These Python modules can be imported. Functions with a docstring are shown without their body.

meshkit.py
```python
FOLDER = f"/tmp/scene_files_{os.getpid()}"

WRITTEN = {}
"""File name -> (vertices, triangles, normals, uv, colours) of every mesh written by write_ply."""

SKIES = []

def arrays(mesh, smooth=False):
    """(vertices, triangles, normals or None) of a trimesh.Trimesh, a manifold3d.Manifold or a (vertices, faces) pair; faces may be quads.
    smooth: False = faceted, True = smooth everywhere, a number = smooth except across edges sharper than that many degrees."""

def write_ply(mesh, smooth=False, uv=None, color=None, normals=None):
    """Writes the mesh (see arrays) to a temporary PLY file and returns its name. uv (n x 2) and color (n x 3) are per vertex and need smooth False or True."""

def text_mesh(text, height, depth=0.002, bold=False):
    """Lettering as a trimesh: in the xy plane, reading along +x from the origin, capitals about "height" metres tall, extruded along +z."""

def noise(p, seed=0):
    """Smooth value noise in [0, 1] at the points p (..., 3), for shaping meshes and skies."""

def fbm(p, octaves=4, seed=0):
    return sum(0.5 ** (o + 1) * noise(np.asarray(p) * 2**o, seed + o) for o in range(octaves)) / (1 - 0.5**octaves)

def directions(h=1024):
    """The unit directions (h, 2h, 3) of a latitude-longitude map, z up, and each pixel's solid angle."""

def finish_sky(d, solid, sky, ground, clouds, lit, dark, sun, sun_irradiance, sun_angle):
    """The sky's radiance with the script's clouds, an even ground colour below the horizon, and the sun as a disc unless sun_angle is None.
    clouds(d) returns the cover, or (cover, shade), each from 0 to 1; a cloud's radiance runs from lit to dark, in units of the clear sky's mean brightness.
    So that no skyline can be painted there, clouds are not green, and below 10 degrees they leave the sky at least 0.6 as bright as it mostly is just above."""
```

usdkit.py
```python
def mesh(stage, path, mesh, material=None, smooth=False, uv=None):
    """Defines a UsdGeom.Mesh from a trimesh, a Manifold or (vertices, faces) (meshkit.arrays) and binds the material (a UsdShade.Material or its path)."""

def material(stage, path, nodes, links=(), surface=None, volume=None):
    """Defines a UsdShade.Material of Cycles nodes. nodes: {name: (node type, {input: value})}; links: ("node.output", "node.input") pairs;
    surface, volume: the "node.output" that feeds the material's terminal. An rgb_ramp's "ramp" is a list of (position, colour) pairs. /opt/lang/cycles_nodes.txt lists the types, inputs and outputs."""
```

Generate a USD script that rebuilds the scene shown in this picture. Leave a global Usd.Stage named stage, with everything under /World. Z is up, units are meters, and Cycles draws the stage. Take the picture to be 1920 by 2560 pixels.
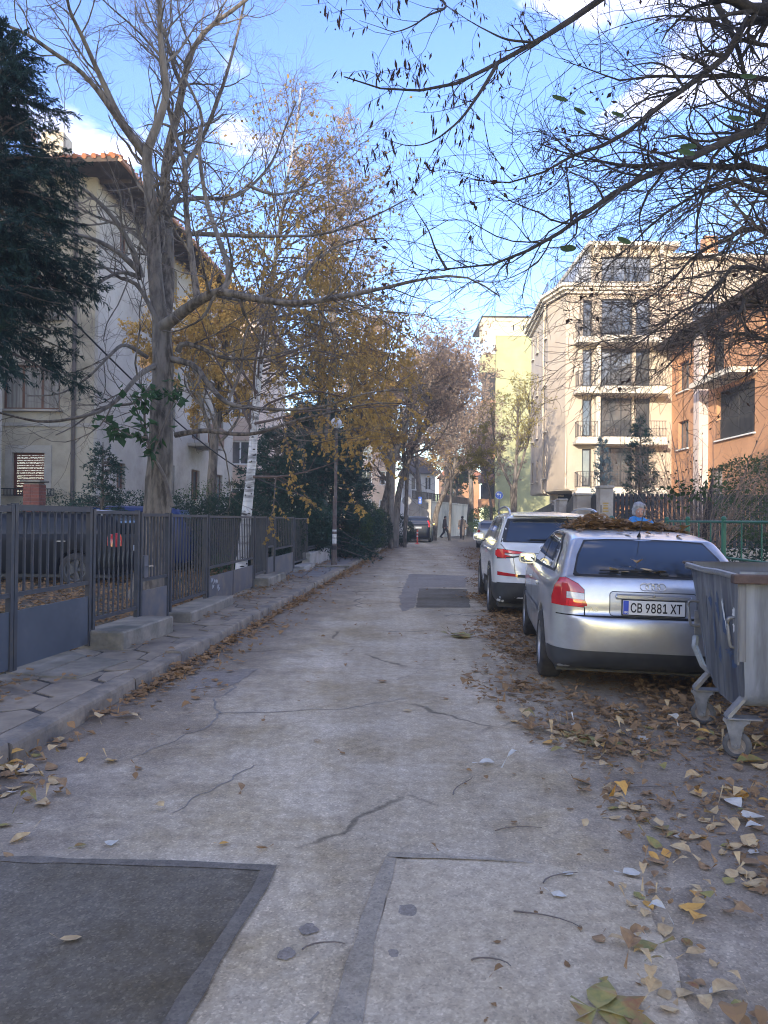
import math, numpy as np, trimesh, usdkit, meshkit
from pxr import Usd, UsdGeom, UsdLux, UsdShade, Sdf, Gf, Vt
from scipy.ndimage import gaussian_filter, map_coordinates
from shapely.geometry import Polygon, LineString, Point, box as sbox
from shapely import affinity

stage = Usd.Stage.CreateInMemory()
UsdGeom.SetStageUpAxis(stage, 'Z')
UsdGeom.SetStageMetersPerUnit(stage, 1.0)
UsdGeom.Xform.Define(stage, '/World')
UsdGeom.Scope.Define(stage, '/World/Looks')
# ------------------------------------------------------------ camera, sky, sun, exposure
F, CH, PITCH, ROLL = 1900.0, 1.42, math.atan(18 / 1900.0), 0.010
FWD = np.array([0, math.cos(PITCH), math.sin(PITCH)])
UPV = np.array([0, -math.sin(PITCH), math.cos(PITCH)])
RGT = np.array([1.0, 0, 0])
_c, _s = math.cos(ROLL), math.sin(ROLL)
RGT, UPV = RGT * _c + UPV * _s, UPV * _c - RGT * _s
EYE = np.array([0, 0, CH])
cam = UsdGeom.Camera.Define(stage, '/World/camera')
cam.CreateHorizontalApertureAttr(36.0)
cam.CreateVerticalApertureAttr(48.0)
cam.CreateFocalLengthAttr(36.0 * F / 1920)
cam.CreateClippingRangeAttr((0.05, 3000.0))
m4 = np.eye(4)
m4[0, :3], m4[1, :3], m4[2, :3], m4[3, :3] = RGT, UPV, -FWD, EYE
cam.AddTransformOp().Set(Gf.Matrix4d(*m4.ravel().tolist()))
cam.CreateExposureAttr(EXPOSURE := 2.15)
SUN_EL, SUN_AZ = math.radians(14.0), math.radians(-157.0)          # azimuth of the sun, from +y towards +x
SUN = np.array([math.sin(SUN_AZ) * math.cos(SUN_EL), math.cos(SUN_AZ) * math.cos(SUN_EL), math.sin(SUN_EL)])
sun = UsdLux.DistantLight.Define(stage, '/World/sun')
sun.CreateIntensityAttr(0.52)
sun.CreateNormalizeAttr(True)
sun.CreateAngleAttr(0.5)
sun.CreateColorAttr(Gf.Vec3f(1.0, 0.89, 0.75))
z = SUN
x = np.cross([0, 0, 1], z); x /= np.linalg.norm(x)
y = np.cross(z, x)
m4 = np.eye(4); m4[0, :3], m4[1, :3], m4[2, :3] = x, y, z
sun.AddTransformOp().Set(Gf.Matrix4d(*m4.ravel().tolist()))
CLOUD = (29.69, -17.97, 4.94)
skym = usdkit.material(stage, '/World/Looks/sky_light', {
    's': ('sky_texture', {'sky_type': 'single_scattering', 'sun_disc': False, 'sun_elevation': SUN_EL, 'sun_rotation': SUN_AZ, 'altitude': 300.0, 'air_density': 1.0, 'aerosol_density': 0.6, 'ozone_density': 2.0}),
    'hh': ('hsv', {'hue': 0.522, 'saturation': 1.2, 'value': 1.0}), 'g': ('texture_coordinate', {}),
    'm': ('mapping', {'scale': (1.3, 1.3, 2.6), 'location': CLOUD}),
    'n': ('noise_texture', {'scale': 2.6, 'detail': 6.0, 'roughness': 0.55, 'distortion': 0.4}),
    'r': ('rgb_ramp', {'ramp': [(0.0, (0, 0, 0)), (0.545, (0, 0, 0)), (0.71, (.62, .62, .62)), (1.0, (.9, .9, .9))]}),
    'bw': ('rgb_to_bw', {}),
    'w': ('mix_color', {'blend_type': 'mix', 'fac': 0.0, 'b': (8.6, 7.3, 6.0)}),
    'b': ('background_shader', {'strength': 0.13})},
    [('g.generated', 'm.vector'), ('m.vector', 'n.vector'), ('n.fac', 'r.fac'), ('r.color', 'bw.color'), ('bw.val', 'w.fac'), ('s.color', 'hh.color'), ('hh.color', 'w.a'), ('w.result', 'b.color')], surface='b.background')
dome = UsdLux.DomeLight.Define(stage, '/World/sky')
UsdShade.MaterialBindingAPI.Apply(dome.GetPrim()).Bind(skym)
dome.GetPrim().SetCustomDataByKey('kind', 'structure')

# ------------------------------------------------------------ helpers
def ray(u, v):
    """direction through a point of the 1920 x 2560 photograph, scaled to unit depth"""
    d = FWD + RGT * (u - 960) / F + UPV * (1280 - v) / F
    return d / d[1]
def at(u, v, Y):
    return EYE + ray(u, v) * Y
def gp(u, v, zz=0.0):
    d = ray(u, v)
    return EYE + d * ((zz - CH) / d[2])
USED = {}
def uniq(parent, name):
    k = (parent, name)
    n = USED[k] = USED.get(k, -1) + 1
    return f'{parent}/{name}' if n == 0 else f'{parent}/{name}_{n:03d}'
def tag(p, label=None, cat=None, group=None, kind=None):
    p = p.GetPrim() if hasattr(p, 'GetPrim') else p
    for k, v in (('label', label), ('category', cat), ('group', group), ('kind', kind)):
        if v:
            p.SetCustomDataByKey(k, v)
    return p
def thing(name, label, cat, loc=(0, 0, 0), rz=0.0, group=None, kind=None):
    x = UsdGeom.Xform.Define(stage, uniq('/World', name))
    x.AddTranslateOp().Set(Gf.Vec3d(*map(float, loc)))
    if rz:
        x.AddRotateZOp().Set(math.degrees(rz))
    return tag(x, label, cat, group, kind)
def obj(name, mesh, m, parent=None, smooth=False, label=None, uv=None):
    base = '/World' if parent is None else str(parent.GetPath())
    if isinstance(mesh, list):
        mesh = cat_(mesh)
    return tag(usdkit.mesh(stage, uniq(base, name), mesh, m, smooth=smooth, uv=uv), label)
def copy_of(src, name, loc, rz=0.0, label=None, cat=None, group=None):
    was = src.GetCustomData()
    t = thing(name, label or was.get('label'), cat or was.get('category'), loc, rz, group or was.get('group'))
    t.GetReferences().AddInternalReference(src.GetPath())
    t.SetInstanceable(True)
    return t
def cat_(ms):
    ms = [m for m in ms if m is not None]
    v, f, n = [], [], 0
    for m in ms:
        a, b = (m.vertices, m.faces) if hasattr(m, 'vertices') else m
        v.append(np.asarray(a, float)); f.append(np.asarray(b, int) + n); n += len(a)
    return trimesh.Trimesh(np.vstack(v), np.vstack(f), process=False)
BOXF = np.array([[0, 2, 1], [1, 2, 3], [4, 5, 6], [5, 7, 6], [0, 1, 4], [1, 5, 4], [2, 6, 3], [3, 6, 7], [0, 4, 2], [2, 4, 6], [1, 3, 5], [3, 7, 5]])
def bx(x0, x1, y0, y1, z0, z1, rz=0.0, c=(0, 0, 0)):
    v = np.array([[x, y, z] for z in (z0, z1) for y in (y0, y1) for x in (x0, x1)], float)
    return place(trimesh.Trimesh(v, BOXF, process=False), c, rz)
def place(m, c=(0, 0, 0), rz=0.0):
    m = m.copy() if hasattr(m, 'copy') else m
    v = np.asarray(m.vertices, float)
    if rz:
        a, b = math.cos(rz), math.sin(rz)
        v = np.stack([v[:, 0] * a - v[:, 1] * b, v[:, 0] * b + v[:, 1] * a, v[:, 2]], 1)
    return trimesh.Trimesh(v + np.asarray(c, float), m.faces, process=False)
def xf(m, M):
    v = np.asarray(m.vertices) @ np.asarray(M)[:3, :3].T + np.asarray(M)[:3, 3]
    return trimesh.Trimesh(v, m.faces, process=False)
def rbox(sx, sy, sz, b=0.01, c=(0, 0, 0), rz=0.0):
    """box with chamfered edges, centred on x and y, standing on z = 0"""
    import manifold3d as mf
    pts = []
    for i in (-1, 1):
        for j in (-1, 1):
            for k in (0, 1):
                X, Y, Z = i * sx / 2, j * sy / 2, k * sz
                kk = 1 if k else -1
                pts += [(X - i * b, Y - j * b, Z), (X - i * b, Y, Z - kk * b), (X, Y - j * b, Z - kk * b)]
    h = mf.Manifold.hull_points([tuple(map(float, p)) for p in pts]).to_mesh()
    return place(trimesh.Trimesh(h.vert_properties[:, :3], h.tri_verts, process=False), c, rz)
def tube(pts, r, n=6, cap=True):
    """tube along points; r scalar or per point"""
    p = np.asarray(pts, float); k = len(p)
    r = np.broadcast_to(np.asarray(r, float), (k,))
    t = np.gradient(p, axis=0); t /= np.maximum(np.linalg.norm(t, axis=1, keepdims=True), 1e-9)
    ref = np.array([0, 0, 1.0]) if abs(t[:, 2]).mean() < 0.8 else np.array([1.0, 0, 0])
    a = np.cross(t, ref); a /= np.maximum(np.linalg.norm(a, axis=1, keepdims=True), 1e-9)
    b = np.cross(t, a)
    th = np.arange(n) * 2 * math.pi / n
    v = p[:, None] + (a[:, None] * np.cos(th)[None, :, None] + b[:, None] * np.sin(th)[None, :, None]) * r[:, None, None]
    i = np.arange(k - 1)[:, None] * n; j = np.arange(n)[None]; j2 = (j + 1) % n
    q = np.stack([i + j, i + j2, i + n + j2, i + n + j], -1).reshape(-1, 4)
    f = np.vstack([q[:, [0, 1, 2]], q[:, [0, 2, 3]]])
    v = v.reshape(-1, 3)
    if cap:
        v = np.vstack([v, p[:1], p[-1:]])
        c0, c1 = k * n, k * n + 1
        f = np.vstack([f, np.stack([np.full(n, c0), (np.arange(n) + 1) % n, np.arange(n)], 1), np.stack([np.full(n, c1), (k - 1) * n + np.arange(n), (k - 1) * n + (np.arange(n) + 1) % n], 1)])
    return trimesh.Trimesh(v, f, process=False)
def lathe(prof, n=24, axis='z'):
    """revolve (radius, height) pairs about z (or x)"""
    pr = np.asarray(prof, float); k = len(pr)
    th = np.arange(n) * 2 * math.pi / n
    v = np.stack([pr[:, None, 0] * np.cos(th), pr[:, None, 0] * np.sin(th), np.repeat(pr[:, 1:2], n, 1)], -1).reshape(-1, 3)
    i = np.arange(k - 1)[:, None] * n; j = np.arange(n)[None]; j2 = (j + 1) % n
    q = np.stack([i + j, i + j2, i + n + j2, i + n + j], -1).reshape(-1, 4)
    f = np.vstack([q[:, [0, 1, 2]], q[:, [0, 2, 3]]])
    if axis == 'x':
        v = v[:, [2, 0, 1]]
    if axis == 'y':
        v = v[:, [1, 2, 0]]
    return trimesh.Trimesh(v, f, process=False)
def extr(poly, h, z0=0.0):
    """extrude a shapely polygon or a point list"""
    if not hasattr(poly, 'geom_type'):
        poly = Polygon(poly)
    gs = getattr(poly, 'geoms', [poly])
    m = cat_([trimesh.creation.extrude_polygon(g, h, engine='earcut') for g in gs if g.area > 1e-9])
    return place(m, (0, 0, z0))
def basis(m, o, ex, ey, ez):
    """local x, y, z axes of m sent to ex, ey, ez at o"""
    M = np.eye(4); M[:3, 0], M[:3, 1], M[:3, 2], M[:3, 3] = ex, ey, ez, o
    r = xf(m, M)
    if np.linalg.det(M[:3, :3]) < 0:
        r = trimesh.Trimesh(r.vertices, r.faces[:, ::-1], process=False)
    return r
# ------------------------------------------------------------ materials
MATS = {}
def M(name, c1, c2=None, scale=4.0, rough=0.6, bump=0.0, bscale=60.0, metal=0.0, coat=0.0, spec=0.5, rnd=0.0, isl=0.0, obj_=False, lo=0.35, hi=0.65, c3=None, s3=0.6, detail=5.0, stretch=None, emit=None, trans=0.0, sat=1.0):
    if name in MATS:
        return MATS[name]
    c2 = c2 or c1
    N = {'tc': ('texture_coordinate', {}), 'ge': ('geometry', {}), 'p': ('principled_bsdf', {'roughness': rough, 'metallic': metal, 'coat_weight': coat, 'specular_ior_level': spec}),
         'n': ('noise_texture', {'scale': scale, 'detail': detail, 'roughness': 0.6}), 'r': ('rgb_ramp', {'ramp': [(0, c1), (lo, c1), (hi, c2), (1, c2)]})}
    src = 'tc.object' if obj_ else 'ge.position'
    L = []
    if stretch:
        N['mp'] = ('mapping', {'scale': stretch}); L.append((src, 'mp.vector')); src = 'mp.vector'
    L += [(src, 'n.vector'), ('n.fac', 'r.fac')]
    col = 'r.color'
    if c3:
        N['n3'] = ('noise_texture', {'scale': s3, 'detail': 6.0, 'roughness': 0.65})
        N['r3'] = ('rgb_ramp', {'ramp': [(0, (0, 0, 0)), (0.47, (0, 0, 0)), (0.66, (1, 1, 1)), (1, (1, 1, 1))]})
        N['b3'] = ('rgb_to_bw', {}); N['x3'] = ('mix_color', {'b': c3})
        L += [(src, 'n3.vector'), ('n3.fac', 'r3.fac'), ('r3.color', 'b3.color'), ('b3.val', 'x3.fac'), (col, 'x3.a')]
        col = 'x3.result'
    if rnd or isl:
        k = rnd or isl
        N['oi'] = ('object_info', {})
        N['mr'] = ('map_range', {'to_min': 1 - k, 'to_max': 1 + k}); N['hv'] = ('hsv', {'hue': 0.5, 'saturation': sat})
        L += [('oi.random' if rnd else 'ge.random_per_island', 'mr.value'), ('mr.result', 'hv.value'), (col, 'hv.color')]
        col = 'hv.color'
    L.append((col, 'p.base_color'))
    if bump:
        N['nb'] = ('noise_texture', {'scale': bscale, 'detail': 4.0}); N['bp'] = ('bump', {'strength': bump, 'distance': 0.01})
        L += [(src, 'nb.vector'), ('nb.fac', 'bp.height'), ('bp.normal', 'p.normal')]
    if emit:
        N['p'][1].update({'emission_color': emit[0], 'emission_strength': emit[1]})
    sf = 'p.BSDF'
    if trans:
        N['t'] = ('translucent_bsdf', {}); N['mx'] = ('mix_closure', {'fac': trans})
        L += [(col, 't.color'), ('p.BSDF', 'mx.closure1'), ('t.BSDF', 'mx.closure2')]; sf = 'mx.closure'
    MATS[name] = usdkit.material(stage, '/World/Looks/' + name, N, L, surface=sf)
    return MATS[name]
m_chrome = M('bright_metal', (.6, .6, .6), rough=.25, metal=1.0)
RNG = np.random.default_rng(7)
# ------------------------------------------------------------ the ground
DIR = 0.068                                    # the street runs along (DIR, 1)
def kx(Y):                                     # left kerb line (road side)
    return -2.42 + DIR * np.asarray(Y, float)
RW = 5.6
def fx(Y):                                     # line of the garden fences on the left
    return np.interp(Y, [-6, 3, 6.17, 7.43, 9.24, 14.3, 19.1, 23.4, 45], [-3.95, -3.3, -3.02, -2.88, -2.66, -2.40, -2.16, -1.85, -0.42])
def fY(u):                                     # depth at which the fence line shows at picture column u
    Y = np.linspace(2, 60, 6000)
    return float(Y[np.argmin(abs(960 + F * fx(Y) / Y - u))])
def gz(x, Y):                                  # the road falls a little towards the right
    return -0.022 * np.clip(np.asarray(x, float) - 0.6 - DIR * np.asarray(Y, float) * 0.5, 0, 3.0)
def sheet(x0, x1, y0, y1, dx, dy, fz, curve=None):
    nx, ny = max(2, int((x1 - x0) / dx) + 1), max(2, int((y1 - y0) / dy) + 1)
    X, Y = np.meshgrid(np.linspace(x0, x1, nx), np.linspace(y0, y1, ny))
    if curve:
        X = X + curve(Y)
    v = np.stack([X, Y, fz(X, Y)], -1).reshape(-1, 3)
    i = (np.arange(ny - 1)[:, None] * nx + np.arange(nx - 1)[None]).ravel()
    f = np.vstack([np.stack([i, i + 1, i + nx + 1], 1), np.stack([i, i + nx + 1, i + nx], 1)])
    return trimesh.Trimesh(v, f, process=False)
def asphalt(name, base, spread, dirt=0.0, speck=0.5, cracks=0.0, rough=0.82):
    N = {'g': ('geometry', {}), 'x': ('separate_xyz', {}),
         'n1': ('noise_texture', {'scale': 0.9, 'detail': 9.0, 'roughness': 0.72}), 'n2': ('noise_texture', {'scale': 14.0, 'detail': 6.0, 'roughness': 0.7}),
         'r1': ('rgb_ramp', {'ramp': [(0.32, tuple(c - 1.5 * spread for c in base)), (0.5, base), (0.68, tuple(c + 1.3 * spread for c in base))]}),
         'r2': ('rgb_ramp', {'ramp': [(0.28, (0.70, 0.69, 0.68)), (0.72, (1.22, 1.22, 1.22))]}),
    'm': ('mix_color', {'blend_type': 'multiply', 'fac': 1.0, 'use_clamp': False}),
         'v': ('voronoi_texture', {'scale': 120.0}), 'vb': ('rgb_to_bw', {}),
         'rv': ('rgb_ramp', {'ramp': [(0, (0.72, 0.72, 0.72)), (0.35, (0.95, 0.95, 0.95)), (0.70, (1.05, 1.05, 1.05)), (0.80, (1.0 + .6 * speck,) * 3), (1, (1.0 + 1.3 * speck,) * 3)]}),
         'm2': ('mix_color', {'blend_type': 'multiply', 'fac': 1.0, 'use_clamp': False}),
         'bp': ('bump', {'strength': 0.45, 'distance': 0.004}), 'nb': ('noise_texture', {'scale': 130.0, 'detail': 3.0}),
         'p': ('principled_bsdf', {'roughness': rough, 'specular_ior_level': 0.35})}
    L = [('g.position', 'n1.vector'), ('g.position', 'n2.vector'), ('g.position', 'v.vector'), ('g.position', 'nb.vector'), ('n1.fac', 'r1.fac'), ('n2.fac', 'r2.fac'),
         ('r1.color', 'm.a'), ('r2.color', 'm.b'), ('v.color', 'vb.color'), ('vb.val', 'rv.fac'), ('m.result', 'm2.a'), ('rv.color', 'm2.b'), ('nb.fac', 'bp.height'), ('bp.normal', 'p.normal')]
    col = 'm2.result'
    if dirt:
        N['m4'] = ('mapping', {'scale': (1.5, .10, 1.0), 'rotation': (0, 0, .068)}); N['n4'] = ('noise_texture', {'scale': 1.0, 'detail': 5.0, 'roughness': 0.6}); N['r4'] = ('rgb_ramp', {'ramp': [(.34, (.80, .79, .78)), (.66, (1.14, 1.14, 1.14))]}); N['x4'] = ('mix_color', {'blend_type': 'multiply', 'fac': 1.0, 'use_clamp': False})
        L += [('g.position', 'm4.vector'), ('m4.vector', 'n4.vector'), ('n4.fac', 'r4.fac'), (col, 'x4.a'), ('r4.color', 'x4.b')]
        col = 'x4.result'
    if cracks:
        N['vc'] = ('voronoi_texture', {'feature': 'distance_to_edge', 'scale': 0.75}); N['nc'] = ('noise_texture', {'scale': 3.0, 'detail': 5.0})
        N['mc'] = ('mix_vector', {'fac': 0.22}); N['rc'] = ('rgb_ramp', {'ramp': [(0, (0.42, 0.41, 0.40)), (0.006, (0.5, 0.5, 0.5)), (0.014, (1, 1, 1)), (1, (1, 1, 1))]})
        N['nm'] = ('noise_texture', {'scale': 0.5, 'detail': 2.0}); N['rm'] = ('rgb_ramp', {'ramp': [(0, (0, 0, 0)), (0.5, (0, 0, 0)), (0.56, (1, 1, 1)), (1, (1, 1, 1))]}); N['bm'] = ('rgb_to_bw', {})
        N['m3'] = ('mix_color', {'blend_type': 'multiply', 'use_clamp': False})
        L += [('g.position', 'nc.vector'), ('g.position', 'mc.a'), ('nc.color', 'mc.b'), ('mc.result', 'vc.vector'), ('vc.distance', 'rc.fac'), ('g.position', 'nm.vector'), ('nm.fac', 'rm.fac'), ('rm.color', 'bm.color'), ('bm.val', 'm3.fac'), (col, 'm3.a'), ('rc.color', 'm3.b')]
        col = 'm3.result'
    if dirt:                                    # brown leaf dirt along the gutters: distance from the driven strip, broken up by noise
        N['sx'] = ('math', {'math_type': 'multiply_add', 'value2': -DIR}); N['cx'] = ('math', {'math_type': 'subtract', 'value2': -0.35}); N['ab'] = ('math', {'math_type': 'absolute'})
        N['nd'] = ('noise_texture', {'scale': 2.2, 'detail': 8.0, 'roughness': 0.75}); N['ad'] = ('math', {'math_type': 'multiply_add', 'value2': 2.4})
        N['rd'] = ('rgb_ramp', {'ramp': [(0, (0, 0, 0)), (0.56, (0, 0, 0)), (0.72, (0.55,) * 3), (1, (0.85,) * 3)]}); N['dv'] = ('math', {'math_type': 'multiply', 'value2': 0.272}); N['bd'] = ('rgb_to_bw', {})
        N['md'] = ('mix_color', {'b': (0.115, 0.088, 0.066)})
        N['md2'] = ('mix_color', {'blend_type': 'multiply', 'fac': 1.0, 'use_clamp': False})
        L += [('g.position', 'x.vector'), ('x.y', 'sx.value1'), ('x.x', 'sx.value3'), ('sx.value', 'cx.value1'), ('cx.value', 'ab.value1'), ('g.position', 'nd.vector'), ('nd.fac', 'ad.value1'), ('ab.value', 'ad.value3'),
              ('ad.value', 'dv.value1'), ('dv.value', 'rd.fac'), ('rd.color', 'bd.color'), ('bd.val', 'md.fac'), ('md2.result', 'md.b'), ('rv.color', 'md2.b'), (col, 'md.a')]
        N['md2'][1]['a'] = (0.125, 0.098, 0.076)
        col = 'md.result'
    L.append((col, 'p.base_color'))
    return usdkit.material(stage, '/World/Looks/' + name, N, L, surface='p.BSDF')
m_road = asphalt('old_asphalt', (0.40, 0.33, 0.228), 0.07, dirt=1, speck=0.38, cracks=1)
m_patch = asphalt('dark_asphalt', (0.12, 0.10, 0.07), 0.035, speck=0.5)
m_patch2 = asphalt('mid_asphalt', (0.225, 0.192, 0.155), 0.03, speck=0.3)
m_light = asphalt('pale_asphalt', (0.415, 0.342, 0.238), 0.035, speck=0.25)
m_tar = asphalt('tar_seal', (0.145, 0.125, 0.098), 0.02, speck=0.2)
m_soil = M('garden_soil', (.06, .045, .032), (.11, .085, .06), scale=2.5, rough=.95, bump=.6, bscale=30)
m_joint = M('paving_joint', (.04, .034, .028), (.08, .068, .055), scale=6, rough=.95)
m_slab = M('paving_slab', (.195, .158, .112), (.285, .234, .17), scale=5, rough=.85, bump=.3, bscale=70, rnd=.16, c3=(.15, .125, .10), s3=2.0)
m_kerb = M('kerb_stone', (.18, .146, .106), (.285, .236, .174), scale=7, rough=.85, bump=.4, bscale=50, rnd=.10, c3=(.11, .10, .088), s3=3.0)
m_conc = M('concrete', (.17, .147, .112), (.27, .235, .185), scale=4, rough=.9, bump=.4, bscale=40, c3=(.09, .088, .07), s3=1.6)

tag(obj('ground', sheet(-160, 160, -110, 190, 20, 20, lambda X, Y: 0 * X - 0.14), m_soil), kind='structure')
road = tag(thing('road', None, None), kind='structure')
def rw(Y):
    return RW + np.interp(Y, [26, 44, 52], [0, 1.8, 5])
tY = np.concatenate([np.linspace(-8, 20, 57), np.linspace(21, 52, 32)])
X, Yg = np.linspace(0, 1, 25)[None, :], tY[:, None]
Xr = kx(Yg) + X * rw(Yg)
v = np.stack([Xr, Yg + 0 * X, gz(Xr, Yg)], -1).reshape(-1, 3)
i = (np.arange(len(tY) - 1)[:, None] * 25 + np.arange(24)[None]).ravel()
f = np.vstack([np.stack([i, i + 1, i + 26], 1), np.stack([i, i + 26, i + 25], 1)])
obj('carriageway', trimesh.Trimesh(v, f, process=False), m_road, road)
obj('side_street', sheet(-10, 40, 51.9, 72, 4, 4, lambda X, Y: 0 * X - 0.07), m_road, road)
def patch_on_road(poly, lift):                  # a thin sheet that follows the road
    poly = Polygon(poly).buffer(0)
    ms = []
    x0, y0, x1, y1 = poly.bounds
    st = 0.4
    for a in np.arange(x0, x1, st):
        for b in np.arange(y0, y1, st):
            g = poly.intersection(sbox(a, b, a + st, b + st))
            for q in getattr(g, 'geoms', [g]):
                if q.geom_type == 'Polygon' and q.area > 1e-6:
                    vv, ff = trimesh.creation.triangulate_polygon(q, engine='earcut')
                    ms.append((np.column_stack([vv, gz(vv[:, 0], vv[:, 1]) + lift]), ff))
    return cat_(ms)
def rough_edge(pts, amp=0.02, step=0.06, seed=0):
    ring = LineString(list(pts) + [pts[0]])
    n = max(8, int(ring.length / step))
    q = np.array([ring.interpolate(k / n, normalized=True).coords[0] for k in range(n)])
    return q + (meshkit.noise(np.column_stack([q * 9, np.zeros(n)]), seed) - .5)[:, None] * amp * 2 + RNG.normal(0, amp * .25, q.shape)
def D2(*pts):                                   # points seen in the photograph (in its 1659-wide view), on the road
    return [tuple(gp(a * 1.1573, b * 1.1573)[:2]) for a, b in pts]
obj('dark_patch', patch_on_road(rough_edge(D2((-420, 1850), (0, 1860), (300, 1866), (578, 1880), (545, 1940), (470, 2060), (375, 2212), (300, 2330), (-500, 2330))), .004), m_patch, road)
obj('square_patch', patch_on_road(rough_edge(D2((905, 1271), (1010, 1272), (1016, 1312), (898, 1313)), .02), .004), m_patch, road)
obj('worn_patch', patch_on_road(rough_edge(D2((884, 1240), (1010, 1243), (1006, 1268), (905, 1270), (895, 1313), (868, 1322), (862, 1290)), .03), .003), m_patch2, road)
obj('gutter_patch', patch_on_road(rough_edge(D2((430, 1452), (560, 1444), (500, 1482), (400, 1490)), .03), .003), m_patch2, road)
obj('pale_patch', patch_on_road(rough_edge(D2((850, 1852), (1130, 1862), (1385, 1893), (1500, 2212), (1540, 2330), (735, 2330), (770, 2212)), .02), .004), m_light, road)
def band(pts, w0, w1, lift, seed, wig=0.0):
    p = np.array(D2(*pts)); n = max(2, int(np.linalg.norm(np.diff(p, axis=0), axis=1).sum() / .05))
    ln = LineString(p); q = np.array([ln.interpolate(k / n, normalized=True).coords[0] for k in range(n + 1)])
    t = np.gradient(q, axis=0); t /= np.linalg.norm(t, axis=1, keepdims=True); nn = np.stack([-t[:, 1], t[:, 0]], 1)
    if wig:
        q = q + nn * ((meshkit.fbm(np.column_stack([q * 3.1, np.zeros(n + 1)]), 4, seed) - .5) * wig)[:, None]
    w = np.linspace(w0, w1, n + 1) * (0.75 + 0.5 * meshkit.noise(np.column_stack([q * 7, np.zeros(n + 1)]), seed))
    return patch_on_road(np.vstack([q + nn * w[:, None] / 2, (q - nn * w[:, None] / 2)[::-1]]), lift)
obj('seal_strip', band([(-200, 1852), (0, 1858), (200, 1864), (400, 1869), (585, 1878)], .05, .055, .007, 1), m_tar, road)
obj('seal_strip', band([(583, 1874), (560, 1925), (500, 2015), (440, 2110), (372, 2225), (300, 2330)], .05, .065, .010, 2), m_tar, road)
m_seal2 = asphalt('pale_seal', (0.285, 0.242, 0.18), 0.025, speck=0.2)
obj('seal_strip', band([(848, 1846), (828, 1905), (800, 1990), (775, 2090), (745, 2225), (735, 2330)], .045, .09, .007, 3), m_seal2, road)
obj('seal_strip', band([(840, 1850), (960, 1856), (1060, 1861), (1150, 1868)], .05, .004, .010, 4), m_seal2, road)
m_oil = M('oil_stain', (.15, .138, .13), (.24, .22, .2), scale=16, rough=.7)
m_crack = M('crack', (.16, .14, .115), (.25, .22, .18), scale=20, rough=.9)
for k, (pts, w) in enumerate([([(470, 1545), (620, 1538), (760, 1527), (880, 1512), (960, 1496)], .022), ([(520, 1480), (440, 1555), (340, 1612), (280, 1640)], .035), ([(640, 1345), (760, 1340), (850, 1352)], .03),
                              ([(560, 1395), (700, 1402), (800, 1412)], .02), ([(700, 2010 + 190), (640, 2225), (560, 2245)], .02), ([(870, 1470), (930, 1440), (955, 1430)], .012), ([(560, 1655), (470, 1700), (400, 1760)], .02), ([(800, 1165 + 70), (900, 1228), (1010, 1222)], .04)]):
    obj('crack', band(pts, w * .62, w * .2, .0025, 10 + k, .30), m_crack, road)
for (a, b, r) in [(665, 2010, 24), (620, 2062, 20), (850, 2062, 14), (880, 1968, 24)]:
    c = np.array(D2((a, b))[0]); th = np.linspace(0, 2 * math.pi, 41)[:-1]
    rr = r / 1640 * 2.4 * (0.55 + .8 * meshkit.fbm(np.column_stack([np.cos(th) * 1.6 + a, np.sin(th) * 1.6, 0 * th]), 3, 3))
    obj('oil_spot', patch_on_road(np.stack([c[0] + rr * np.cos(th), c[1] + rr * 1.2 * np.sin(th)], 1), .0045), m_patch2, road)

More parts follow.
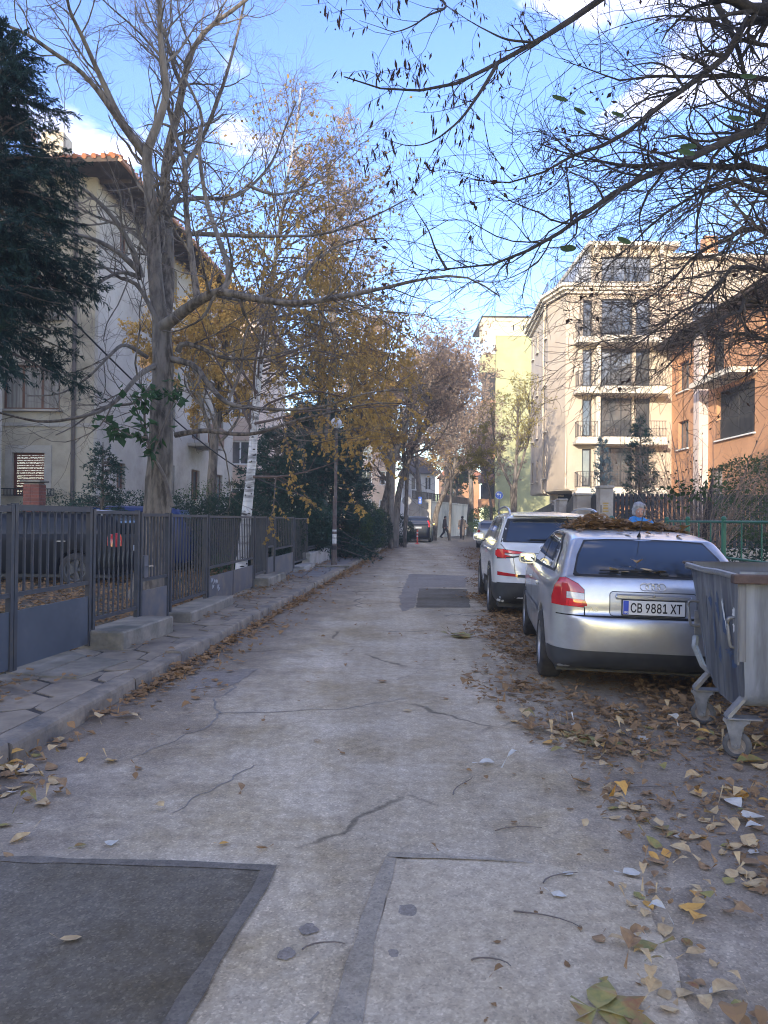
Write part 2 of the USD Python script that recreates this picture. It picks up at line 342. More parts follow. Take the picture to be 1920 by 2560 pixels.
# ------------------------------------------------------------ left pavement: base, hexagonal slabs, kerb stones
pave = tag(thing('pavement', None, None), kind='structure')
yy = np.linspace(-6, 50, 113)
PZ = 0.12
poly = Polygon(np.vstack([np.column_stack([fx(yy) - .12, yy]), np.column_stack([kx(yy) - .15, yy])[::-1]]))
def flat(poly, zz, m, name, parent):
    vv, ff = trimesh.creation.triangulate_polygon(poly, engine='earcut')
    return obj(name, trimesh.Trimesh(np.column_stack([vv, np.full(len(vv), zz)]), ff, process=False), m, parent)
flat(poly, PZ - .009, m_joint, 'bedding', pave)
m_far_slab = usdkit.material(stage, '/World/Looks/far_paving', {'g': ('geometry', {}), 'mp': ('mapping', {'scale': (2.4, 1.9, 1)}), 'v': ('voronoi_texture', {'feature': 'distance_to_edge', 'scale': 1.0, 'randomness': 0.35}), 'r': ('rgb_ramp', {'ramp': [(0, (.06, .055, .05)), (.03, (.07, .065, .06)), (.06, (.17, .16, .152)), (1, (.19, .18, .17))]}), 'p': ('principled_bsdf', {'roughness': .85})},
    [('g.position', 'mp.vector'), ('mp.vector', 'v.vector'), ('v.distance', 'r.fac'), ('r.color', 'p.base_color')], surface='p.BSDF')
yf = np.linspace(17.0, 50, 60)
flat(Polygon(np.vstack([np.column_stack([fx(yf) - .1, yf]), np.column_stack([kx(yf) - .16, yf])[::-1]])), PZ - .004, m_far_slab, 'far_paving', pave)
apron = [Polygon([(gp(a, b, PZ)[0], gp(a, b, PZ)[1]) for a, b in q]) for q in ([(14, 1683), (88, 1690), (216, 1641), (150, 1622), (60, 1655)], [(92, 1692), (190, 1695), (318, 1654), (222, 1642)])]
inner = poly.buffer(-.012)
hw, hh = .228, .30                               # long hexagons, their points towards the kerb
rowsep = hh * 1.5
for r_ in range(-6, 42):
    for c_ in range(-1, 8):
        cy_ = 3.0 + r_ * hh * 1.02 * 1.5
        cx_ = -4.5 + c_ * hw * 1.9 + (r_ % 2) * hw * .95
        cx_ += DIR * cy_ + .9
        jit = RNG.normal(0, .012, (6, 2))
        hexa = np.array([(0, hh), (hw * .95, hh * .5), (hw * .95, -hh * .5), (0, -hh), (-hw * .95, -hh * .5), (-hw * .95, hh * .5)]) + jit
        g = Polygon(hexa * .95 + [cx_, cy_]).intersection(inner)
        if cy_ > 17 or cy_ < 2.6 or g.area < .012 or g.geom_type != 'Polygon':
            continue
        for a in apron:
            g = g.difference(a.buffer(.012))
        if g.geom_type != 'Polygon' or g.area < .012:
            continue
        g = g.simplify(.004)
        m = extr(g, .035, PZ - .035 + RNG.normal(0, .0022))
        tl = RNG.normal(0, .006, 2); m.vertices[:, 2] += (m.vertices[:, 0] - cx_) * tl[0] + (m.vertices[:, 1] - cy_) * tl[1]
        obj('slab', m, m_slab, pave)
for a in apron:
    obj('concrete_slab', extr(a.buffer(-.004), .045, PZ - .035), m_conc, pave)
kerb = tag(thing('kerb', None, None), kind='structure')
yk = 1.2
while yk < 46:
    Lk = 1.0 + RNG.uniform(-.12, .12)
    x0, x1 = kx(yk), kx(yk + Lk)
    a = math.atan2(x1 - x0, Lk)
    dz, dx = RNG.normal(0, .006), RNG.normal(0, .008)
    prof = [(-.16, -.10), (-.16, .125), (-.025, .122), (-.006, .112), (.0, .09), (.006, -.10)]
    m = basis(extr(prof, Lk - .012), (0, 0, 0), (1, 0, 0), (0, 0, 1), (0, 1, 0))
    v = m.vertices; m = trimesh.Trimesh(v + np.column_stack([.006 * (meshkit.noise(v * 9, 3) - .5), 0 * v[:, 0], .01 * (meshkit.noise(v * 7, 5) - .5)]), m.faces, process=False)
    obj('kerb_stone', place(m, (x0 + dx, yk, dz), -a), m_kerb, kerb)
    yk += Lk

# ------------------------------------------------------------ right pavement and kerb, garden ground on both sides
def rkx(Y):
    return kx(Y) + rw(Y)
yr = np.linspace(-8, 42, 60)
rp = tag(thing('pavement', None, None), kind='structure')
rp_mesh = sheet(0, 3.2, -8, 42, 1.6, 1, lambda X, Y: 0 * X + .07, lambda Y: rkx(Y) + .14)
obj('asphalt_footway', rp_mesh, m_patch2, rp)
k2 = tag(thing('kerb', None, None), kind='structure')
yk = 2.0
while yk < 40:
    x0, x1 = rkx(yk), rkx(yk + 1)
    m = bx(0, .15, 0, .99, -.15, .072)
    obj('kerb_stone', place(m, (x0, yk, RNG.normal(0, .004)), -math.atan2(x1 - x0, 1)), m_kerb, k2)
    yk += 1.0
lawn = M('leafy_earth', (.075, .055, .038), (.13, .10, .06), scale=3, rough=.95, bump=.7, bscale=25, c3=(.05, .065, .025), s3=.8)
tag(obj('garden_ground', sheet(-60, 0, -10, 120, 3, 3, lambda X, Y: .02 + .05 * meshkit.noise(np.stack([X * .3, Y * .3, 0 * X], -1), 4), lambda Y: fx(Y) - .14), lawn), kind='structure')
tag(obj('garden_ground', sheet(0, 60, 12, 120, 3, 3, lambda X, Y: .06 + .05 * meshkit.noise(np.stack([X * .3, Y * .3, 0 * X], -1), 5), lambda Y: np.where(Y < 50, rkx(np.minimum(Y, 50)) + 1.6, 16.0)), lawn), kind='structure')
# ------------------------------------------------------------ garden fences on the left
m_steel = M('grey_painted_steel', (.026, .029, .034), (.04, .043, .049), scale=6, rough=.48, c3=(.05, .045, .042), s3=3, obj_=False)
m_sheetp = M('grey_sheet_steel', (.07, .073, .08), (.10, .10, .11), scale=2.2, rough=.5, c3=(.15, .125, .10), s3=3.2)
m_sheetn = M('blue_grey_sheet_steel', (.042, .05, .062), (.058, .066, .079), scale=2.2, rough=.45, c3=(.085, .09, .10), s3=1.6)
FT = 1.465
def seg_frame(Y0, Y1):
    p0, p1 = np.array([fx(Y0), Y0]), np.array([fx(Y1), Y1])
    L = np.linalg.norm(p1 - p0)
    return p0, math.atan2(p1[1] - p0[1], p1[0] - p0[0]), L
def bar_mesh(s, z0, z1, w=.017, twist=False):
    if not twist:
        return bx(s - w / 2, s + w / 2, -w / 2, w / 2, z0, z1)
    zs = [z0, z0 + (z1 - z0) * .36] + list(np.linspace(z0 + (z1 - z0) * .40, z0 + (z1 - z0) * .62, 7)) + [z1]
    an = [0, 0] + list(np.linspace(0, math.pi / 2, 7)) + [math.pi / 2]
    rings = [[(s + a * c_ - b * s_, a * s_ + b * c_, zz) for a, b in ((-.012, -.006), (.012, -.006), (.012, .006), (-.012, .006))] for zz, (c_, s_) in zip(zs, [(math.cos(t), math.sin(t)) for t in an])]
    v = np.array(rings).reshape(-1, 3); n = len(zs); q = []
    for i in range(n - 1):
        for j in range(4):
            q.append([i * 4 + j, i * 4 + (j + 1) % 4, i * 4 + 4 + (j + 1) % 4, i * 4 + 4 + j])
    q = np.array(q)
    return trimesh.Trimesh(v, np.vstack([q[:, [0, 1, 2]], q[:, [0, 2, 3]]]), process=False)
def fence(name, label, cat, u0, u1, nb, zb, ztop=FT, sheet_=None, twist=False, posts=(1, 1), mid=None, split=0, group=None, rail=.035, top=.035, msheet=None):
    """zb: height of the lower rail; sheet_: (bottom, top) of a steel sheet below it"""
    Y0, Y1 = (u0, u1) if u0 < 100 and u1 < 100 else (fY(u0), fY(u1))
    p0, a, L = seg_frame(Y0, Y1)
    t = thing(name, label, cat, (p0[0], p0[1], 0), a, group)
    pw = .045
    base = sheet_[0] if sheet_ else zb - .16
    for k, s in enumerate((pw / 2, L - pw / 2)):
        if posts[k]:
            obj('post', bx(s - pw / 2, s + pw / 2, -pw / 2, pw / 2, base, ztop + .012), m_steel, t)
    for k in range(split):
        s = L * (k + 1) / (split + 1)
        obj('post', bx(s - .017, s + .017, -.017, .017, base + .012, ztop - top), m_steel, t)
    obj('top_rail', bx(pw, L - pw, -.02, .02, ztop - top, ztop), m_steel, t)
    obj('lower_rail', bx(pw, L - pw, -.015, .015, zb - rail, zb), m_steel, t)
    if sheet_:
        cuts = np.linspace(pw, L - pw, split + 2)
        for k in range(split + 1):
            obj('sheet_panel', bx(cuts[k] + (.02 if k else 0), cuts[k + 1] - (.02 if k < split else 0), -.012, .006, sheet_[0] + .02, sheet_[1]), msheet or m_sheetp, t)
    for k in range(nb):
        s = pw + (L - 2 * pw) * (k + 1) / (nb + 1)
        if split and min(abs(s - L * (q + 1) / (split + 1)) for q in range(split)) < .03:
            continue
        obj('bar', bar_mesh(s, zb + .002, ztop - top - .002, .018, twist), m_steel, t)
    return t
def plinth(label, u0, u1, out, z1, m=None, inn=.10, grp=None, x_extra=0):
    Y0, Y1 = (u0, u1) if u0 < 100 and u1 < 100 else (fY(u0), fY(u1))
    p0, a, L = seg_frame(Y0, Y1)
    b = rbox(L, out + inn, z1 - .02, .015)
    b = trimesh.remesh.subdivide(b.vertices, b.faces); b = trimesh.remesh.subdivide(*b); v = b[0]
    v = v + .022 * (meshkit.noise(v * 8 + 40 * Y0, 3)[:, None] - .5) * [1, 1, .5]
    t = obj('concrete_plinth', place(trimesh.Trimesh(v + [L / 2, (inn - out) / 2, .02], b[1], process=False), (p0[0], p0[1], 0), a), m or m_conc)
    return tag(t, label, 'plinth', grp)
Y_A, Y_B, Y_C = fY(31), fY(226), fY(243)
fence('gate_leaf', 'grey steel gate leaf cut off by the left picture edge, sheet below and bars above', 'gate', Y_A - 1.3, Y_A, 9, .79, 1.50, (.155, .64), msheet=m_sheetn, top=.05)
fence('gate_leaf', 'nearest full grey steel gate leaf with plain blue grey sheet below nine bars', 'gate', Y_A + .01, Y_B, 9, .79, 1.51, (.155, .64), msheet=m_sheetn, top=.05)
fence('fence_panel', 'twisted dark bars on the nearest concrete plinth, in front of the black estate car', 'fence', Y_B + .03, fY(346), 8, .42, 1.48, twist=True)
plinth('nearest mossy concrete plinth under the twisted bars, beside the big gate', Y_B - .02, fY(362), .36, .30)
w = fence('wicket_gate', 'narrow grey wicket gate with lock and handle in front of the thick bare trunk', 'gate', fY(350), fY(421), 7, .72, 1.46, (.14, .58))
obj('lock_box', bx(.06, .16, -.035, .03, .73, .98), m_sheetp, w)
hd = obj('handle', cat_([tube([(.10, -.035, .86), (.10, -.075, .86)], .009), tube([(.10, -.075, .86), (.20, -.075, .855)], .009)]), m_chrome, w)
fence('fence_panel', 'plain dark bars on the second concrete plinth, in front of the small blue car', 'fence', fY(425), fY(516), 11, .36, 1.455)
plinth('second concrete plinth, between the wicket gate and the scribbled sheet steel gate', fY(421), fY(537), .30, .25)
g2 = fence('double_gate', 'grey double gate with white scribble on its steel sheet, near the white birch trunk', 'gate', fY(520), fY(633), 22, .70, 1.45, (.14, .55), split=1)
Lg = seg_frame(fY(520), fY(633))[2]
m_wpaint = M('white_paint_scribble', (.55, .55, .56), rough=.7)
pts = RNG.normal(0, 1, (5, 2))
scr = [tube([(x0, -.0135, z0), (x0 + .04, -.0135, z0 + .06), (x0 + .07, -.0135, z0 + .01), (x0 + .10, -.0135, z0 + .05)], .004, 4) for x0, z0 in ((.16, .46), (.30, .43), (.42, .42), (.22, .36), (.5, .34), (.55, .30))]
obj('graffiti', scr, m_wpaint, g2)
fence('fence_panel', 'small panel of dark bars on the third plinth, just beyond the birch', 'fence', fY(636), fY(665), 8, .38, 1.45)
plinth('third and smallest near concrete plinth, a short block just beyond the birch', fY(636), fY(683), .28, .30)
fence('wicket_gate', 'distant narrow wicket gate between bars and the last sheet steel gate', 'gate', fY(667), fY(684), 5, .85, 1.43, (.14, .62))
fence('gate_leaf', 'last sheet steel gate leaf before the glossy laurel bush', 'gate', fY(686), fY(733), 10, .78, 1.45, (.14, .60))
fence('fence_panel', 'dark bars half swallowed by the glossy laurel bush', 'fence', fY(735), fY(768), 9, .36, 1.43)
m_conc2 = M('pale_concrete', (.28, .265, .24), (.36, .34, .31), scale=4, rough=.9, bump=.3, bscale=40, c3=(.17, .16, .14), s3=1.5)
plinth('low pale concrete step in front of the laurel bush', fY(738), fY(766), .24, .24, m_conc2)
plinth('pale concrete planter wall under the laurel bush', fY(766), fY(816), .12, .50, m_conc2)
fence('low_rail', 'low dark rail along the top of the planter wall by the laurel', 'railing', fY(770), fY(803), 0, .60, .66, posts=(1, 1))
# green mesh gate enclosure
m_green = M('dark_green_paint', (.012, .055, .042), (.02, .075, .055), scale=6, rough=.5)
m_mesh = M('green_netting', (.012, .05, .04), (.02, .065, .05), scale=30, rough=.8)
Yg0, Yg1 = fY(812), fY(846)
p0, a, L = seg_frame(Yg0, Yg1)
t = thing('mesh_gate', 'dark green netted gate box behind the brown lamp post', 'gate', (p0[0] - .05, p0[1], 0), a)
for s in (0, L * .5, L):
    obj('post', bx(s - .03, s + .03, -.03, .03, .1, 1.72), m_green, t)
for zz in (.2, .95, 1.66):
    obj('rail', bx(.03, L - .03, -.016, .016, zz, zz + .035), m_green, t)
obj('net', bx(.03, L - .03, .018, .03, .2, 1.66), m_mesh, t)
obj('side_net', bx(L - .012, L + .012, .04, 1.1, .2, 1.66), m_mesh, t)
obj('side_net', bx(-.012, .012, .04, 1.1, .2, 1.66), m_mesh, t)
Ya, Yb = fY(872), fY(950)
fence('fence_panel', 'dark green fence in the hedge beyond the netted gate', 'fence', Ya, Yb, 14, .56, 1.5, split=2)
plinth('long low concrete wall under the hedge beyond the netted gate', Ya, Yb, .1, .48, m_conc2)
# ------------------------------------------------------------ cars: a body as the smooth intersection of side, plan and front outlines
def sdf2(poly, lo, hi, h=.012, sig=1.2):
    P = np.asarray(poly, float)
    nx, ny = int((hi[0] - lo[0]) / h) + 2, int((hi[1] - lo[1]) / h) + 2
    gx, gy = np.meshgrid(lo[0] + h * np.arange(nx), lo[1] + h * np.arange(ny), indexing='ij')
    q = np.stack([gx, gy], -1)
    d = np.full(gx.shape, 1e9); ins = np.zeros(gx.shape, bool)
    for a, b in zip(P, np.roll(P, -1, 0)):
        e = b - a; w = q - a
        t = np.clip((w @ e) / max(e @ e, 1e-12), 0, 1)
        d = np.minimum(d, ((w - t[..., None] * e) ** 2).sum(-1))
        c = (a[1] > gy) != (b[1] > gy)
        with np.errstate(divide='ignore', invalid='ignore'):
            ins ^= c & (gx < a[0] + (gy - a[1]) * e[0] / (e[1] if e[1] else 1e-12))
    s = np.sqrt(d) * np.where(ins, -1, 1)
    s = gaussian_filter(s, sig, mode='nearest')
    return lambda x, y: map_coordinates(s, [(np.clip(x, lo[0], hi[0]) - lo[0]) / h, (np.clip(y, lo[1], hi[1]) - lo[1]) / h], order=1, mode='nearest')
def spline(pts, n=6, closed=True):
    """Catmull-Rom through the points; a point given twice stays a corner"""
    P = np.asarray(pts, float); out = []
    N = len(P)
    for i in range(N if closed else N - 1):
        a, b, c, d = P[(i - 1) % N], P[i], P[(i + 1) % N], P[(i + 2) % N]
        if not closed:
            a = P[max(i - 1, 0)]; d = P[min(i + 2, N - 1)]
        for t in np.arange(n) / n:
            out.append(.5 * ((2 * b) + (c - a) * t + (2 * a - 5 * b + 4 * c - d) * t * t + (3 * b - a - 3 * c + d) * t ** 3))
    return np.array(out)
def smax(a, b, k):
    h = np.maximum(k - abs(a - b), 0) / k
    return np.maximum(a, b) + h * h * k * .25
def surfnet(fn, lo, hi, h):
    n = [int((hi[k] - lo[k]) / h) + 2 for k in range(3)]
    ax = [lo[k] + h * np.arange(n[k]) for k in range(3)]
    G = np.stack(np.meshgrid(*ax, indexing='ij'), -1)
    V = fn(G[..., 0].ravel(), G[..., 1].ravel(), G[..., 2].ravel()).reshape(n)
    S = V < 0
    acc = np.zeros([k - 1 for k in n] + [3]); cnt = np.zeros([k - 1 for k in n])
    C = [slice(0, -1), slice(1, None)]
    for axis in range(3):
        o = [k for k in range(3) if k != axis]
        for p in (0, 1):
            for q in (0, 1):
                s0, s1 = [None] * 3, [None] * 3
                s0[axis], s1[axis] = C[0], C[1]
                s0[o[0]] = s1[o[0]] = C[p]; s0[o[1]] = s1[o[1]] = C[q]
                a, b = V[tuple(s0)], V[tuple(s1)]
                x = (a < 0) != (b < 0)
                t = np.where(x, a / np.where(x, a - b, 1), 0)
                off = np.zeros(a.shape + (3,)); off[..., axis] = t; off[..., o[0]] = p; off[..., o[1]] = q
                acc += off * x[..., None]; cnt += x
    ok = cnt > 0
    idx = -np.ones(ok.shape, int); idx[ok] = np.arange(ok.sum())
    cell = np.argwhere(ok)
    v = np.array(lo) + h * (cell + acc[ok] / cnt[ok][:, None])
    F4 = []
    for axis in range(3):
        o = [k for k in range(3) if k != axis]
        s0, s1 = [slice(None)] * 3, [slice(None)] * 3
        s0[axis], s1[axis] = C[0], C[1]
        e = np.argwhere(S[tuple(s0)] != S[tuple(s1)])
        e = e[(e[:, o[0]] > 0) & (e[:, o[1]] > 0) & (e[:, o[0]] < n[o[0]] - 1) & (e[:, o[1]] < n[o[1]] - 1)]
        ins = S[tuple(e.T)]
        def id_(d0, d1):
            k = e.copy(); k[:, o[0]] -= d0; k[:, o[1]] -= d1
            return idx[tuple(k.T)]
        q = np.stack([id_(0, 0), id_(1, 0), id_(1, 1), id_(0, 1)], 1)
        fl = ins if axis != 1 else ~ins
        q[~fl] = q[~fl][:, ::-1]
        F4.append(q)
    q = np.vstack(F4); q = q[(q >= 0).all(1)]
    return v, np.vstack([q[:, [0, 1, 2]], q[:, [0, 2, 3]]])
def grad(fn, p, e=.006):
    g = np.stack([fn(*(p + d).T) - fn(*(p - d).T) for d in np.eye(3) * e], 1)
    return g / np.maximum(np.linalg.norm(g, axis=1, keepdims=True), 1e-9)
def set_normals(prim_mesh, nrm):
    g = UsdGeom.Mesh(prim_mesh)
    g.CreateNormalsAttr(Vt.Vec3fArray.FromNumpy(np.asarray(nrm, np.float32))); g.SetNormalsInterpolation('vertex')
def gridcut(poly, h):
    """triangles of a polygon cut on a square grid, with shared vertices"""
    V, Fc, key = [], [], {}
    def vid(x, y):
        k = (round(x, 5), round(y, 5))
        if k not in key:
            key[k] = len(V); V.append((x, y))
        return key[k]
    from shapely.prepared import prep
    pp = prep(poly); x0, y0, x1, y1 = poly.bounds
    for a in np.arange(math.floor(x0 / h), math.ceil(x1 / h)):
        for b in np.arange(math.floor(y0 / h), math.ceil(y1 / h)):
            c = sbox(a * h, b * h, a * h + h, b * h + h)
            if pp.contains(c):
                q = [vid(a * h, b * h), vid(a * h + h, b * h), vid(a * h + h, b * h + h), vid(a * h, b * h + h)]
                Fc += [q[:3], [q[0], q[2], q[3]]]
            elif pp.intersects(c):
                g = poly.intersection(c)
                for s in getattr(g, 'geoms', [g]):
                    if s.geom_type == 'Polygon' and s.area > 1e-8:
                        vv, ff = trimesh.creation.triangulate_polygon(s, engine='earcut')
                        for t in ff:
                            e1, e2 = vv[t[1]] - vv[t[0]], vv[t[2]] - vv[t[0]]
                            if e1[0] * e2[1] - e1[1] * e2[0] < 0:
                                t = t[::-1]
                            Fc.append([vid(*vv[k]) for k in t])
    return np.array(V), np.array(Fc)
m_glass = M('dark_car_glass', (.012, .014, .017), rough=.04, spec=.9, coat=.6)
m_rubber = M('black_rubber', (.012, .012, .013), (.02, .02, .021), scale=20, rough=.65)
m_tyre = M('tyre_rubber', (.018, .017, .017), (.045, .041, .037), scale=14, rough=.85, bump=.3, bscale=60)
m_plastic = M('black_plastic', (.018, .019, .021), (.028, .029, .031), scale=9, rough=.5)
m_seam = M('panel_gap', (.006, .006, .007), rough=.8)
m_rim = M('alloy_rim', (.30, .30, .31), (.42, .42, .43), scale=8, rough=.4, metal=.8)
m_red = M('red_lens', (.34, .012, .016), (.42, .015, .02), scale=5, rough=.12, coat=.8)
m_redb = M('bright_red_lens', (.62, .02, .025), (.70, .03, .03), scale=5, rough=.1, coat=.8)
m_clear = M('clear_lens', (.42, .40, .38), (.58, .56, .54), scale=26, rough=.12, coat=1.0)
m_white_plate = M('plate_white', (.62, .62, .60), rough=.35, coat=.3)
m_black = M('black_ink', (.012, .012, .014), rough=.5)
m_eu = M('plate_blue', (.015, .06, .42), rough=.4)
class Car:
    def __init__(s, name, label, loc, rz, side, plan, front, paint, h=.03, k=(.05, .10), wheels=None, roll=0.0, group=None):
        """side: (y, z), plan: (x, y) right half, front: (x, z) right half; y = 0 at the middle, rear at -y"""
        side = np.asarray(side, float)
        plan = np.vstack([plan, np.asarray(plan)[::-1] * [-1, 1]]); front = np.vstack([front, np.asarray(front)[::-1] * [-1, 1]])
        y0, y1 = side[:, 0].min(), side[:, 0].max(); W = plan[:, 0].max(); H = side[:, 1].max()
        g = .12
        fs = sdf2(side, (y0 - g, -.1), (y1 + g, H + g)); fp = sdf2(plan, (-W - g, y0 - g), (W + g, y1 + g)); ff = sdf2(front, (-W - g, -.1), (W + g, H + g))
        R, tw, yr, yf = wheels
        def fn(x, y, z):
            a = smax(smax(fs(y, z), fp(x, y), k[0]), ff(x, z), k[1])
            ax = np.abs(x)
            for yc in (yr, yf):
                c = np.sqrt((y - yc) ** 2 + (z - R) ** 2) - (R + .045)
                a = smax(a, -np.maximum(c, W - tw - .10 - ax), .02)
            return a
        s.fn, s.y0, s.y1, s.W, s.H = fn, y0, y1, W, H
        s.t = thing(name, label, 'car', loc, rz, group)
        if roll:
            UsdGeom.Xformable(s.t).AddRotateYOp().Set(math.degrees(roll))
        v, f = surfnet(fn, (-W - .07, y0 - .07, .1), (W + .07, y1 + .07, H + .07), h)
        for _ in range(2):
            v = v - grad(fn, v) * fn(*v.T)[:, None] * .9
        s.body = obj('body', trimesh.Trimesh(v, f, process=False), paint, s.t)
        set_normals(s.body, grad(fn, v, .012))
        for sx in (-1, 1):
            for yc in (yr, yf):
                s.wheel(sx, yc, R, tw)
        obj('underbody', bx(-W + .12, W - .12, y0 + .25, y1 - .25, .17, .30), m_plastic, s.t)
    def wheel(s, sx, yc, R, tw):
        xo = sx * (s.W - .012)
        rr = R * .66
        p = tw
        tyre = [(rr, 0), (R - .035, 0), (R - .012, p * .07), (R, p * .22), (R, p * .78), (R - .012, p * .93), (R - .035, p), (rr, p), (rr, 0)]
        m = lathe(tyre, 36, 'x'); m = place(m, (-p, 0, 0))
        w = obj('wheel', place(trimesh.Trimesh(m.vertices * [sx, 1, 1], m.faces if sx > 0 else m.faces[:, ::-1], process=False), (xo, yc, R)), m_tyre, s.t, smooth=35)
        rim = [lathe([(rr, -.005), (rr - .015, -.012), (rr - .03, -.05), (rr - .03, -tw * .8)], 36, 'x'), lathe([(0.0, -.02), (.05, -.02), (.06, -.035), (.06, -.06)], 20, 'x'), lathe([(0, -.075), (rr - .03, -.085)], 24, 'x')]
        for q in range(s.spokes if hasattr(s, 'spokes') else 5):
            a = q * 2 * math.pi / (s.spokes if hasattr(s, 'spokes') else 5) + .3
            b = bx(-.05, -.02, -.028, .028, .04, rr - .02)
            ca, sa = math.cos(a), math.sin(a); vv = b.vertices.copy(); yy_, zz_ = vv[:, 1].copy(), vv[:, 2].copy()
            vv[:, 1], vv[:, 2] = yy_ * ca - zz_ * sa, yy_ * sa + zz_ * ca
            rim.append(trimesh.Trimesh(vv, b.faces, process=False))
        m = cat_(rim)
        obj('rim', place(trimesh.Trimesh(m.vertices * [sx, 1, 1], m.faces if sx > 0 else m.faces[:, ::-1], process=False), (xo, yc, R)), m_rim, w, smooth=35)
    def hit(s, uv, view):
        """the body's surface seen along one axis; uv are (x, z) for rear and front, (y, z) for the sides, (x, y) for the top"""
        uv = np.asarray(uv, float); n = len(uv)
        ax, d0, sg = {'rear': (1, s.y0 - .08, 1), 'front': (1, s.y1 + .08, -1), 'left': (0, -s.W - .08, 1), 'right': (0, s.W + .08, -1), 'top': (2, s.H + .08, -1)}[view]
        o = [k for k in range(3) if k != ax]
        p = np.zeros((n, 3)); p[:, o] = uv; p[:, ax] = d0
        t = np.zeros(n)
        lim = {0: s.W, 1: (s.y1 - s.y0) * .48, 2: s.H}[ax]
        st = .02
        ts = np.arange(0, lim, st)
        q = np.repeat(p[:, None], len(ts), 1); q[..., ax] = d0 + sg * ts
        val = s.fn(*q.reshape(-1, 3).T).reshape(n, -1)
        hit_ = val < 0; first = np.where(hit_.any(1), hit_.argmax(1), val.argmin(1))
        a, b = ts[np.maximum(first - 1, 0)], ts[first]
        for _ in range(12):
            mid = (a + b) / 2; q = p.copy(); q[:, ax] = d0 + sg * mid
            ins = s.fn(*q.T) < 0
            b = np.where(ins, mid, b); a = np.where(ins, a, mid)
        p[:, ax] = d0 + sg * (a + b) / 2
        return p
    def patch(s, name, pts, view, m, lift=.003, h=.05, parent=None, label=None, round_=0.0):
        poly = pts if hasattr(pts, 'geom_type') else Polygon(pts)
        if round_:
            poly = poly.buffer(-round_).buffer(round_ * 2, quad_segs=5).buffer(-round_)
        uv, f = gridcut(poly, h)
        p = s.hit(uv, view); nr = grad(s.fn, p, .012)
        keep = {'rear': (1, -1), 'front': (1, 1), 'left': (0, -1), 'right': (0, 1), 'top': (2, 1)}[view]
        p = p + nr * lift
        tri = p[f]; fnm = np.cross(tri[:, 1] - tri[:, 0], tri[:, 2] - tri[:, 0])
        fl = (fnm * nr[f].mean(1)).sum(1) < 0
        f = f.copy(); f[fl] = f[fl][:, ::-1]
        o = obj(name, trimesh.Trimesh(p, f, process=False), m, parent or s.t, label=label)
        set_normals(o, nr)
        return o
    def line(s, name, pts, view, m=None, w=.006, lift=.004, parent=None, smooth=False):
        ln = LineString(spline(pts, 5, False)) if smooth else LineString(pts)
        return s.patch(name, ln.buffer(w / 2, cap_style=2), view, m or m_seam, lift, .06, parent)
    def plate(s, text, x, z, tilt=0.0, w=.52, hh=.112, y=None, view='rear', tail='BG'):
        y = y if y is not None else s.hit([(x, z)], view)[0, 1]
        sg = -1 if view == 'rear' else 1
        t = obj('number_plate', rbox(w + .016, .012, hh + .016, .004, (x, y + sg * .012, z - hh / 2 - .008)), m_black, s.t)
        ey = np.array([0, 0, 1.0]); ex = np.array([1.0, 0, 0]) * (1 if sg < 0 else -1)
        obj('plate_face', bx(x - w / 2, x + w / 2, y + sg * .0215 - .003, y + sg * .0215 + .003, z - hh / 2, z + hh / 2), m_white_plate, t)
        xe = x - w / 2 * ex[0]
        obj('plate_band', bx(min(xe + ex[0] * .003, xe + ex[0] * .046), max(xe + ex[0] * .003, xe + ex[0] * .046), y + sg * .026 - .002, y + sg * .026 + .002, z - hh / 2 + .003, z + hh / 2 - .003), m_eu, t)
        if text:
            tm = meshkit.text_mesh(text, .074, .0015, bold=True); b = tm.bounds
            k = (w - .085) / (b[1, 0] - b[0, 0])
            tm = trimesh.Trimesh((tm.vertices - [b[0, 0], 0, 0]) * [k, 1, 1], tm.faces, process=False)
            obj('plate_text', basis(tm, np.array([xe + ex[0] * .062, y + sg * .0248, z - .037]), ex, ey, np.array([0, sg, 0.0])), m_black, t)
        if tail:
            tm = meshkit.text_mesh(tail, .017, .001, bold=True)
            obj('plate_text', basis(tm, np.array([xe + ex[0] * .012, y + sg * .0283, z - hh / 2 + .012]), ex, ey, np.array([0, sg, 0.0])), m_white_plate, t)
        return t
    def mirror(s, sx, y, z, paint, w=.20, hh=.13):
        x = sx * (abs(s.hit([(y, z)], 'left' if sx < 0 else 'right')[0, 0]) + .03 + w / 2)
        m = trimesh.creation.icosphere(3, 1.0); v = m.vertices
        v = np.sign(v) * np.abs(v) ** .6
        v = v / np.maximum(1, np.abs(v).max(1, keepdims=True))
        v[:, 1] = np.where(v[:, 1] < 0, np.maximum(v[:, 1], -.35), v[:, 1])
        o = obj('door_mirror', trimesh.Trimesh(v * [w / 2, .09, hh / 2] + [x, y, z], m.faces, process=False), paint, s.t, smooth=50)
        gl = trimesh.creation.icosphere(3, 1.0).vertices; gl = np.sign(gl) * np.abs(gl) ** .6
        obj('mirror_glass', trimesh.Trimesh(gl * [w / 2 - .018, .004, hh / 2 - .018] + [x, y - .0335, z], m.faces, process=False), M('mirror_glass', (.5, .52, .5), rough=.03, metal=1.0), o, smooth=50)
        obj('mirror_arm', bx(min(x, x - sx * (w / 2 + .05)), max(x, x - sx * (w / 2 + .05)), y + .0, y + .05, z - hh / 2 - .01, z - hh / 2 + .03), m_plastic, o)
    def both(s, fnc):
        for sx, vw in ((-1, 'left'), (1, 'right')):
            fnc(sx, vw)

